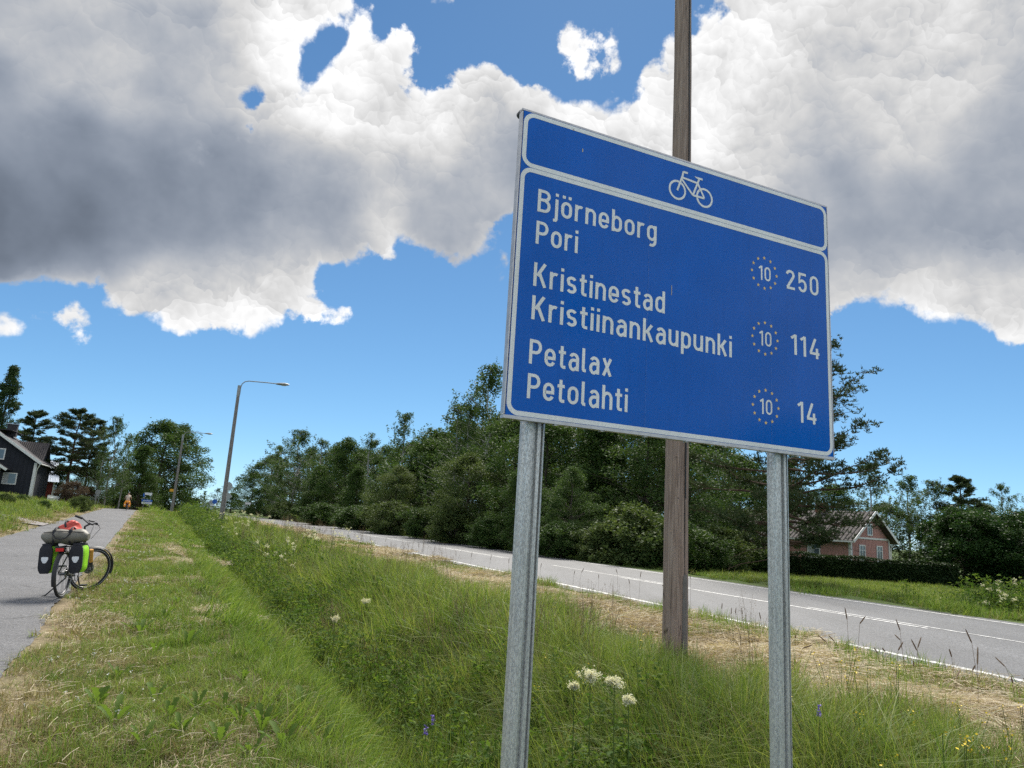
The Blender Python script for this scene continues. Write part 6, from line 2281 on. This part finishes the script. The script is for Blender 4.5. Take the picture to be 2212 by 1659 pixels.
# gravel drive up to the farm
mgv = NT('driveway_gravel')
og = mgv.coord('Object')
mgv.set(mgv.ramp(mgv.noise(og, 25, 3, 0.8), [(0.3, (0.12, 0.11, 0.105)), (0.7, (0.32, 0.30, 0.29))]), 0.95, 0, 0.1)
Ld = np.linspace(-3.9, -15, 24)
V, F = [], []
for i, L in enumerate(Ld):
    tc_ = 40 + (-L - 5) * 0.9
    for s_ in (-1.6, -0.8, 0, 0.8, 1.6):
        x, y = p_pt(tc_ + s_, L)
        V.append((x, y, gz(x, y) + 0.05))
for i in range(23):
    for k in range(4):
        F.append((i * 5 + k, i * 5 + k + 1, (i + 1) * 5 + k + 1, (i + 1) * 5 + k))
tag(new_obj('gravel_drive', raw_mesh('gravel_drive', V, np.array(F), mgv.m, smooth=True)), kind='structure')

# ------------------------------------------------------------------ bicycles
M_TYRE = plain('black_tyre', (0.018, 0.018, 0.019), 0.75)
M_RIM = plain('dark_rim', (0.05, 0.05, 0.055), 0.4, 0.6)
M_STRIPE = plain('reflective_tyre_stripe', (0.42, 0.43, 0.44), 0.4)
M_SPOKE = plain('steel_spoke', (0.20, 0.20, 0.21), 0.35, 0.8)
M_FRAMEP = plain('dark_grey_frame', (0.045, 0.047, 0.050), 0.4, 0.2)
M_BLACKP = plain('black_plastic', (0.020, 0.020, 0.022), 0.55)
M_RUBBER = plain('grip_rubber', (0.028, 0.027, 0.027), 0.8)
M_TAIL = plain('red_tail_lens', (0.55, 0.01, 0.015), 0.2)
M_FABRIC_B = plain('black_bag_fabric', (0.020, 0.020, 0.026), 0.75, 0, 0.15, 20, 0.4, 0.15)
M_LIME = plain('lime_bag_fabric', (0.26, 0.58, 0.02), 0.45, 0, 0.12, 9, 0.4, 0.1)
M_OLIVE = plain('grey_olive_bag_fabric', (0.155, 0.145, 0.120), 0.55, 0, 0.18, 9, 0.4, 0.15)
M_RED = plain('faded_red_bag_fabric', (0.52, 0.070, 0.050), 0.6, 0, 0.15, 9, 0.4, 0.15)
M_ORANGE = plain('orange_bag_fabric', (0.85, 0.30, 0.01), 0.55)
M_REFL = plain('white_reflector', (0.75, 0.76, 0.78), 0.3)
M_AMBER = plain('amber_label', (0.55, 0.28, 0.05), 0.4)


def xf(mb, M):
    mb.V = [tuple(M @ Vector(v)) for v in mb.V]
    return mb


def wheel(parent, M, name='wheel'):
    w = empty(name, (0, 0, 0), 0, parent)
    R = 0.35
    xf(MB().ring((0, 0, 0), R - 0.021, 0.021, 'y', 40, 8), M).build('tyre', M_TYRE, w, smooth=True)
    for s in (-1, 1):
        xf(MB().ring((0, 0.0185 * s, 0), R - 0.030, 0.0035, 'y', 40, 5), M).build('tyre_stripe', M_STRIPE, w, smooth=True)
    xf(MB().ring((0, 0, 0), R - 0.048, 0.012, 'y', 40, 6), M).build('rim', M_RIM, w, smooth=True)
    xf(MB().tube([(0, -0.05, 0), (0, 0.05, 0)], 0.024, 10), M).build('hub', M_SPOKE, w, smooth=True)
    for k in range(28):
        a = 2 * math.pi * k / 28
        o = a + (0.35 if k % 2 else -0.35)
        s = 0.03 if (k // 2) % 2 else -0.03
        xf(MB().tube([(0.022 * math.cos(o), s, 0.022 * math.sin(o)), ((R - 0.055) * math.cos(a), 0, (R - 0.055) * math.sin(a))], 0.0016, 4, False), M).build('spoke', M_SPOKE, w)
    return w


def bicycle(name, label, loc, head_az, lean, steer, detail=True):
    """x forward, y left, z up, origin under the rear axle"""
    e = empty(name, loc, 0)
    e.rotation_euler = Matrix.Rotation(math.pi / 2 - head_az, 3, 'Z').to_euler()
    e.rotation_euler = (Matrix.Rotation(math.pi / 2 - head_az, 3, 'Z') @ Matrix.Rotation(-lean, 3, 'X')).to_euler()
    tag(e, label, 'bicycle')
    I = Matrix.Identity(4)
    wheel(e, Matrix.Translation((0, 0, 0.35)))
    ht, hb = Vector((0.80, 0, 0.94)), Vector((0.865, 0, 0.74))
    ax = (hb - ht).normalized()
    S = Matrix.Translation(hb) @ Matrix.Rotation(steer, 4, -ax) @ Matrix.Translation(-hb)
    fa_ = Vector((1.08, 0, 0.35))
    wheel(e, S @ Matrix.Translation(fa_))
    bb, st = Vector((0.44, 0, 0.29)), Vector((0.29, 0, 0.74))
    MB().tube([hb + (ht - hb) * 0.1, bb], 0.026, 8).build('down_tube', M_FRAMEP, e, smooth=True)
    MB().tube([ht - (ht - hb) * 0.2, Vector((0.33, 0, 0.62))], 0.020, 8).build('top_tube', M_FRAMEP, e, smooth=True)
    MB().tube([bb, st], 0.018, 8).build('seat_tube', M_FRAMEP, e, smooth=True)
    MB().tube([st, Vector((0.24, 0, 0.93))], 0.014, 8).build('seat_post', M_SPOKE, e, smooth=True)
    MB().tube([hb, ht], 0.023, 10).build('head_tube', M_FRAMEP, e, smooth=True)
    for s in (-1, 1):
        MB().tube([bb + Vector((0, 0.03 * s, 0)), Vector((0, 0.065 * s, 0.35))], 0.011, 6).build('chain_stay', M_FRAMEP, e, smooth=True)
        MB().tube([st + Vector((0, 0.02 * s, -0.05)), Vector((0, 0.065 * s, 0.35))], 0.009, 6).build('seat_stay', M_FRAMEP, e, smooth=True)
        xf(MB().tube([hb + Vector((0, 0.045 * s, 0)), fa_ + Vector((-0.06, 0.05 * s, 0.12)), fa_ + Vector((0, 0.05 * s, 0))], [0.016, 0.013, 0.011], 8), S).build('fork_blade', M_FRAMEP, e, smooth=True)
    sd = MB().blob((0.22, 0, 0.955), (0.13, 0.075, 0.032), 12, 6, None, 0.8).blob((0.34, 0, 0.955), (0.09, 0.028, 0.025), 10, 6)
    sd.build('saddle', M_BLACKP, e, smooth=True)
    # handlebar
    xf(MB().tube([ht, ht + Vector((-0.03, 0, 0.10)), ht + Vector((0.045, 0, 0.15))], 0.016, 8), S).build('stem', M_BLACKP, e, smooth=True)
    hbz = ht + Vector((0.045, 0, 0.15))
    pts = [hbz + Vector(p) for p in ((-0.09, 0.31, 0.06), (-0.03, 0.18, 0.045), (0, 0.06, 0), (0, -0.06, 0), (-0.03, -0.18, 0.045), (-0.09, -0.31, 0.06))]
    hbar = xf(MB().tube(pts, 0.0125, 8), S).build('handlebar', M_BLACKP, e, smooth=True)
    for s in (0, -1):
        a, b = pts[s], pts[s].lerp(pts[1 if s == 0 else -2], 0.85)
        xf(MB().tube([a, b], 0.020, 8), S).build('grip', M_RUBBER, hbar, smooth=True)
        xf(MB().tube([b + Vector((0.02, 0, -0.01)), b.lerp(a, 0.6) + Vector((0.06, 0, -0.03))], 0.006, 5), S).build('brake_lever', M_BLACKP, hbar)
    xf(MB().box(hbz + Vector((0.01, 0.0, 0.045)), (0.05, 0.085, 0.02)), S).build('bike_computer', M_BLACKP, hbar)
    for s in (-1, 1):
        xf(MB().tube([hbz + Vector((0.03, 0.16 * s, 0.03)), hbz + Vector((0.13, 0.10 * s, -0.05)), hbz + Vector((0.07, 0.03 * s, -0.24))], 0.0035, 5), S).build('brake_cable', M_BLACKP, hbar, smooth=True)
    # mudguards
    def guard(c, a0, a1, M, nm):
        mb = MB()
        vs, fs = [], []
        n = 18
        for i in range(n + 1):
            a = RAD(a0 + (a1 - a0) * i / n)
            for (dr, dy) in ((0.0, -0.030), (0.012, -0.018), (0.016, 0), (0.012, 0.018), (0.0, 0.030)):
                R_g = 0.368 + dr
                vs.append((c[0] + R_g * math.cos(a), dy, c[2] + R_g * math.sin(a)))
        for i in range(n):
            for k in range(4): fs.append((i * 5 + k, i * 5 + k + 1, (i + 1) * 5 + k + 1, (i + 1) * 5 + k))
        xf(mb.add(vs, fs), M).build(nm, M_BLACKP, e, smooth=True)
    guard((0, 0, 0.35), 70, 205, I, 'mudguard')
    guard(tuple(fa_), -10, 115, S, 'mudguard')
    # drive train
    MB().ring((bb.x, -0.055, bb.z), 0.085, 0.006, 'y', 24, 5).build('chainring', M_SPOKE, e, smooth=True)
    MB().ring((0, -0.045, 0.35), 0.045, 0.010, 'y', 18, 5).build('sprocket', M_SPOKE, e, smooth=True)
    for z1, z2 in ((0.085, 0.05), (-0.085, -0.05)):
        MB().tube([(bb.x, -0.055, bb.z + z1), (0, -0.048, 0.35 + z2)], 0.004, 4).build('chain', M_SPOKE, e)
    for s, a in ((-1, RAD(-65)), (1, RAD(115))):
        p1 = bb + Vector((0.17 * math.cos(a), 0.085 * s, 0.17 * math.sin(a)))
        cr_ = MB().tube([bb + Vector((0, 0.07 * s, 0)), p1], 0.011, 6).build('crank', M_BLACKP, e)
        MB().box(p1 + Vector((0, 0.055 * s, 0)), (0.095, 0.09, 0.022)).build('pedal', M_BLACKP, cr_)
    # rear rack, light, kick stand, disc
    rk = MB()
    for s in (-1, 1):
        rk.tube([(0.02, 0.075 * s, 0.37), (-0.06, 0.075 * s, 0.74), (0.26, 0.065 * s, 0.76)], 0.006, 5)
    for x in (-0.17, 0.0, 0.18):
        rk.tube([(x, -0.07, 0.75), (x, 0.07, 0.75)], 0.005, 5)
    rk.tube([(-0.2, -0.07, 0.75), (0.26, -0.07, 0.76)], 0.006, 5).tube([(-0.2, 0.07, 0.75), (0.26, 0.07, 0.76)], 0.006, 5)
    rack = rk.build('rack', M_BLACKP, e, smooth=True)
    rack['kind'] = 'stuff'
    MB().box((-0.225, 0, 0.715), (0.035, 0.105, 0.048)).build('tail_light', M_TAIL, e)
    MB().box((-0.205, 0, 0.748), (0.05, 0.12, 0.02)).build('tail_light_housing', M_BLACKP, e)
    if lean:
        MB().tube([(0.30, 0.05, 0.27), (0.16, 0.26, 0.03), (0.10, 0.31, 0.012)], [0.012, 0.010, 0.012], 6).build('kickstand', M_BLACKP, e, smooth=True)
    xf(MB().tube([fa_ + Vector((0, 0.045, 0)), fa_ + Vector((0, 0.049, 0))], 0.085, 20), S).build('brake_disc', M_SPOKE, e)
    xf(MB().box(Vector((0.95, 0, 0.62)), (0.03, 0.075, 0.045)), S).build('headlight', M_BLACKP, e)
    xf(MB().tube([fa_ + Vector((-0.09, -0.085, 0.14)), fa_ + Vector((-0.14, -0.085, 0.34))], 0.036, 10), S).build('fork_bottle', M_AMBER, e, smooth=True)
    xf(MB().tube([fa_ + Vector((-0.075, -0.085, 0.10)), fa_ + Vector((-0.09, -0.085, 0.14))], 0.034, 10), S).build('bottle_cage', M_BLACKP, e, smooth=True)
    return e


def soft_box(cx_, sx, taper=0.92, bulge=0.10, seed=0, n=7):
    """a bag: a box with rounded, bulging, slightly creased sides"""
    r = np.random.default_rng(seed)
    ph = r.uniform(0, 6.28, 6)
    mb = MB()
    vs, fs = [], []
    rows, cols = 9, 20
    for j in range(rows):
        v = -1 + 2 * j / (rows - 1)
        k = (1 - abs(v) ** 6) ** 0.35 if abs(v) < 1 else 0.55
        k = max(k, 0.62)
        tp_k = taper + (1 - taper) * (1 - v) / 2
        for i in range(cols):
            a = 2 * math.pi * i / cols
            c, s = math.cos(a), math.sin(a)
            q = (abs(c) ** 5 + abs(s) ** 5) ** -0.2
            w = 1 + bulge * 0.25 * math.sin(3 * a + ph[0] + 2 * v) + bulge * 0.2 * math.sin(5 * v + ph[1] + a)
            vs.append((cx_[0] + sx[0] / 2 * c * q * k * tp_k * w, cx_[1] + sx[1] / 2 * s * q * k * w, cx_[2] + sx[2] / 2 * v))
    for j in range(rows - 1):
        for i in range(cols):
            fs.append((j * cols + i, j * cols + (i + 1) % cols, (j + 1) * cols + (i + 1) % cols, (j + 1) * cols + i))
    fs.append(tuple(range(cols - 1, -1, -1)))
    fs.append(tuple((rows - 1) * cols + i for i in range(cols)))
    return mb.add(vs, fs)


def like(e, bike):
    e.location = bike.location
    e.rotation_euler = bike.rotation_euler
    return e


def pannier(bike, s, label, side_mat=None, face_mat=None, seed=1):
    e = like(empty('pannier'), bike)
    tag(e, label, 'bag', 'panniers')
    soft_box((-0.01, 0.210 * s, 0.580), (0.32, 0.185, 0.42), 0.93, 0.10, seed).build('body', side_mat or M_LIME, e, smooth=True)
    bk = soft_box((-0.150, 0.205 * s, 0.575), (0.055, 0.180, 0.415), 0.98, 0.06, seed + 9).build('rear_panel', face_mat or M_FABRIC_B, e, smooth=True)
    soft_box((0.135, 0.205 * s, 0.575), (0.05, 0.178, 0.41), 0.98, 0.06, seed + 19).build('front_panel', face_mat or M_FABRIC_B, e, smooth=True)
    soft_box((-0.02, 0.205 * s, 0.785), (0.30, 0.150, 0.045), 0.98, 0.1, seed + 3).build('rolled_top', face_mat or M_FABRIC_B, e, smooth=True)
    Mr = Matrix.Translation((-0.180, 0.205 * s, 0.575)) @ Matrix.Rotation(math.pi / 2, 4, 'Y') @ Matrix.Rotation(math.pi / 2, 4, 'Z')
    poly = [(-0.046, 0.042), (-0.036, 0.050), (0.036, 0.050), (0.046, 0.042), (0.046, 0.012), (0.022, -0.034), (0.012, -0.040), (-0.012, -0.040), (-0.022, -0.034), (-0.046, 0.012)]
    V = [(-0.1825, 0.205 * s + a, 0.560 + b) for a, b in poly]
    V2 = [(-0.172, 0.205 * s + a, 0.560 + b) for a, b in poly]
    n = len(poly)
    MB().add(V + V2, [tuple(range(n)), tuple(range(2 * n - 1, n - 1, -1))] + [(i, n + i, n + (i + 1) % n, (i + 1) % n) for i in range(n)]).build('reflector', M_REFL, bk)
    return e


bp = (-6.58, 11.18)
bz = gz(*bp) + 0.07 + 0.02
tp0, Lp0_ = p_frame(*bp)
bz = float(z_path(tp0)) + 0.012
BIKE = bicycle('touring_bicycle', 'loaded dark touring bicycle parked at the path edge with front wheel turned', (bp[0], bp[1], bz), RAD(-13), RAD(4), RAD(-44))
pannier(BIKE, 1, 'left lime and black pannier on the parked bicycle', seed=1)
rp_ = pannier(BIKE, -1, 'right lime pannier with black splash mark on the parked bicycle', seed=2)
# the black splash printed on its side
rS2 = np.random.default_rng(5)
sp = MB()
for k in range(9):
    a = 2 * math.pi * k / 9 + rS2.uniform(-0.2, 0.2)
    L = rS2.uniform(0.05, 0.12)
    c, s = math.cos(a), math.sin(a)
    y_ = -0.205 - 0.0935
    sp.add([(0.01 - s * 0.008, y_, 0.58 + c * 0.008), (0.01 + s * 0.008, y_, 0.58 - c * 0.008), (0.01 + c * L, y_ - 0.001, 0.58 + s * L)], [(0, 1, 2)])
so = sp.build('splash_print', M_FABRIC_B, rp_)
so['kind'] = 'stuff'
db = like(empty('dry_bag'), BIKE)
tag(db, 'grey olive roll top bag strapped across the bicycle rack', 'bag')
mb = MB()
vs, fs = [], []
for j in range(13):
    v = -1 + 2 * j / 12
    k = (1 - abs(v) ** 5) ** 0.4 if abs(v) < 1 else 0.0
    k = max(k, 0.45)
    for i in range(16):
        a = 2 * math.pi * i / 16
        w = 1 + 0.05 * math.sin(3 * a + 5 * v) + 0.03 * math.sin(9 * v + a * 2)
        zc = math.sin(a)
        vs.append((-0.03 + 0.150 * k * math.cos(a) * w, 0.315 * v, 0.905 + (0.105 if zc > 0 else 0.115) * k * zc * w + 0.012 * math.sin(7 * v)))
for j in range(12):
    for i in range(16): fs.append((j * 16 + i, j * 16 + (i + 1) % 16, (j + 1) * 16 + (i + 1) % 16, (j + 1) * 16 + i))
fs += [tuple(range(15, -1, -1)), tuple(12 * 16 + i for i in range(16))]
mb.add(vs, fs).build('body', M_OLIVE, db, smooth=True)
for y_ in (0.13, -0.09):
    MB().ring((-0.03, y_, 0.905), 0.135, 0.008, 'y', 24, 5, 2.0).build('strap', M_FABRIC_B, db, smooth=True)
    MB().box((-0.13, y_, 0.985), (0.03, 0.045, 0.035)).build('buckle', M_BLACKP, db)
MB().tube([(-0.175, 0.14, 0.955), (-0.195, 0.09, 0.885), (-0.20, 0.02, 0.868), (-0.195, -0.05, 0.885), (-0.175, -0.10, 0.955)], 0.007, 6).build('handle', M_FABRIC_B, db, smooth=True)
MB().tube([(-0.14, 0.27, 0.965), (-0.155, 0.0, 0.985), (-0.14, -0.27, 0.965)], 0.006, 6).build('roll_seam', M_FABRIC_B, db, smooth=True)
rb_ = like(empty('red_bag'), BIKE)
tag(rb_, 'faded red soft bag lying over the bicycle saddle', 'bag')
Mt = Matrix.Translation((0.34, 0.07, 0.99)) @ Matrix.Rotation(RAD(-22), 4, 'X') @ Matrix.Rotation(RAD(14), 4, 'Y')
xf(soft_box((0, 0, 0), (0.38, 0.27, 0.20), 0.72, 0.34, 31), Mt).build('body', M_RED, rb_, smooth=True)
xf(soft_box((0.05, -0.02, 0.115), (0.20, 0.13, 0.09), 0.5, 0.4, 33), Mt).build('flap', M_RED, rb_, smooth=True)
xf(MB().ring((0, 0, 0.0), 0.155, 0.008, 'y', 20, 5, 2.0), Mt).build('strap', M_FABRIC_B, rb_, smooth=True)

# ------------------------------------------------------------------ the cyclist riding away
cp_ = p_pt(82.0, -1.75)
cz = float(z_path(82.0)) + 0.02
FAR = bicycle('ridden_bicycle', 'bicycle ridden away at the crest of the path', (cp_[0], cp_[1], cz), AP, 0, 0.0)
for s in (1, -1):
    pannier(FAR, s, ('left' if s > 0 else 'right') + ' orange pannier on the ridden bicycle', M_ORANGE, M_ORANGE, 40 + s)
ob_ = like(empty('orange_bag'), FAR)
tag(ob_, 'orange bag on the rack of the ridden bicycle', 'bag')
soft_box((-0.02, 0, 0.87), (0.28, 0.46, 0.20), 0.9, 0.15, 45).build('body', M_ORANGE, ob_, smooth=True)
M_SHIRT = plain('beige_shirt', (0.42, 0.34, 0.27), 0.8)
M_SHORTS = plain('dark_shorts', (0.03, 0.032, 0.04), 0.8)
M_SKIN = plain('tanned_skin', (0.42, 0.25, 0.18), 0.6)
M_HELM = plain('dark_helmet', (0.05, 0.06, 0.055), 0.5)
pe = like(empty('person'), FAR)
tag(pe, 'cyclist in beige shirt and dark helmet riding away with orange panniers', 'person')
J = {'pel': (0.24, 0, 1.00, .15, .17), 'abd': (0.30, 0, 1.18, .13, .16), 'chest': (0.42, 0, 1.40, .14, .19), 'neck': (0.50, 0, 1.54, .06, .06), 'head': (0.55, 0, 1.66, .095, .085), 'crown': (0.56, 0, 1.76, .08, .075)}
for s, n_ in ((1, 'l'), (-1, 'r')):
    J.update({'sh' + n_: (0.46, 0.20 * s, 1.46, .065, .06), 'el' + n_: (0.60, 0.27 * s, 1.24, .048, .045), 'wr' + n_: (0.74, 0.28 * s, 1.12, .032, .03), 'ha' + n_: (0.78, 0.28 * s, 1.10, .036, .03),
              'hi' + n_: (0.26, 0.10 * s, 0.96, .105, .10), 'kn' + n_: (0.56, 0.12 * s, 0.72 if s > 0 else 0.60, .065, .06), 'an' + n_: (0.42, 0.12 * s, 0.42 if s > 0 else 0.22, .042, .04), 'to' + n_: (0.56, 0.13 * s, 0.38 if s > 0 else 0.17, .042, .045)})
E_ = [('pel', 'abd'), ('abd', 'chest'), ('chest', 'neck'), ('neck', 'head'), ('head', 'crown')]
for n_ in 'lr':
    E_ += [('chest', 'sh' + n_), ('sh' + n_, 'el' + n_), ('el' + n_, 'wr' + n_), ('wr' + n_, 'ha' + n_), ('pel', 'hi' + n_), ('hi' + n_, 'kn' + n_), ('kn' + n_, 'an' + n_), ('an' + n_, 'to' + n_)]
keys = list(J)
me = bpy.data.meshes.new('body')
me.from_pydata([J[k][:3] for k in keys], [(keys.index(a), keys.index(b)) for a, b in E_], [])
bo = new_obj('body', me, pe)
sk = bo.modifiers.new('skin', 'SKIN')
if not me.skin_vertices:
    bpy.context.view_layer.objects.active = bo
    bpy.ops.mesh.customdata_skin_add()
for i, k in enumerate(keys):
    me.skin_vertices[0].data[i].radius = (J[k][3], J[k][4])
    me.skin_vertices[0].data[i].use_root = (k == 'pel')
bo.modifiers.new('smooth', 'SUBSURF').render_levels = 2
mb_ = NT('cyclist_clothes_and_skin')
oz_ = mb_.coord('Object')
sz_ = mb_.node('ShaderNodeSeparateXYZ'); mb_.K.new(oz_, sz_.inputs[0])
ay = mb_.math('ABSOLUTE', sz_.outputs[1])
zc = mb_.ramp(mb_.math('MULTIPLY', sz_.outputs[2], 0.5), [(0.0, (0.42, 0.25, 0.18)), (0.30, (0.03, 0.032, 0.04)), (0.515, (0.42, 0.34, 0.27)), (0.775, (0.42, 0.25, 0.18))], 'CONSTANT')
arm_ = mb_.math('MULTIPLY', mb_.math('GREATER_THAN', sz_.outputs[0], 0.56), mb_.math('GREATER_THAN', ay, 0.19))
mb_.set(mb_.mix(arm_, zc, (0.42, 0.25, 0.18)), 0.75)
me.materials.append(mb_.m)
MB().blob((0.55, 0, 1.765), (0.135, 0.10, 0.085), 14, 8).build('helmet', M_HELM, pe, smooth=True)
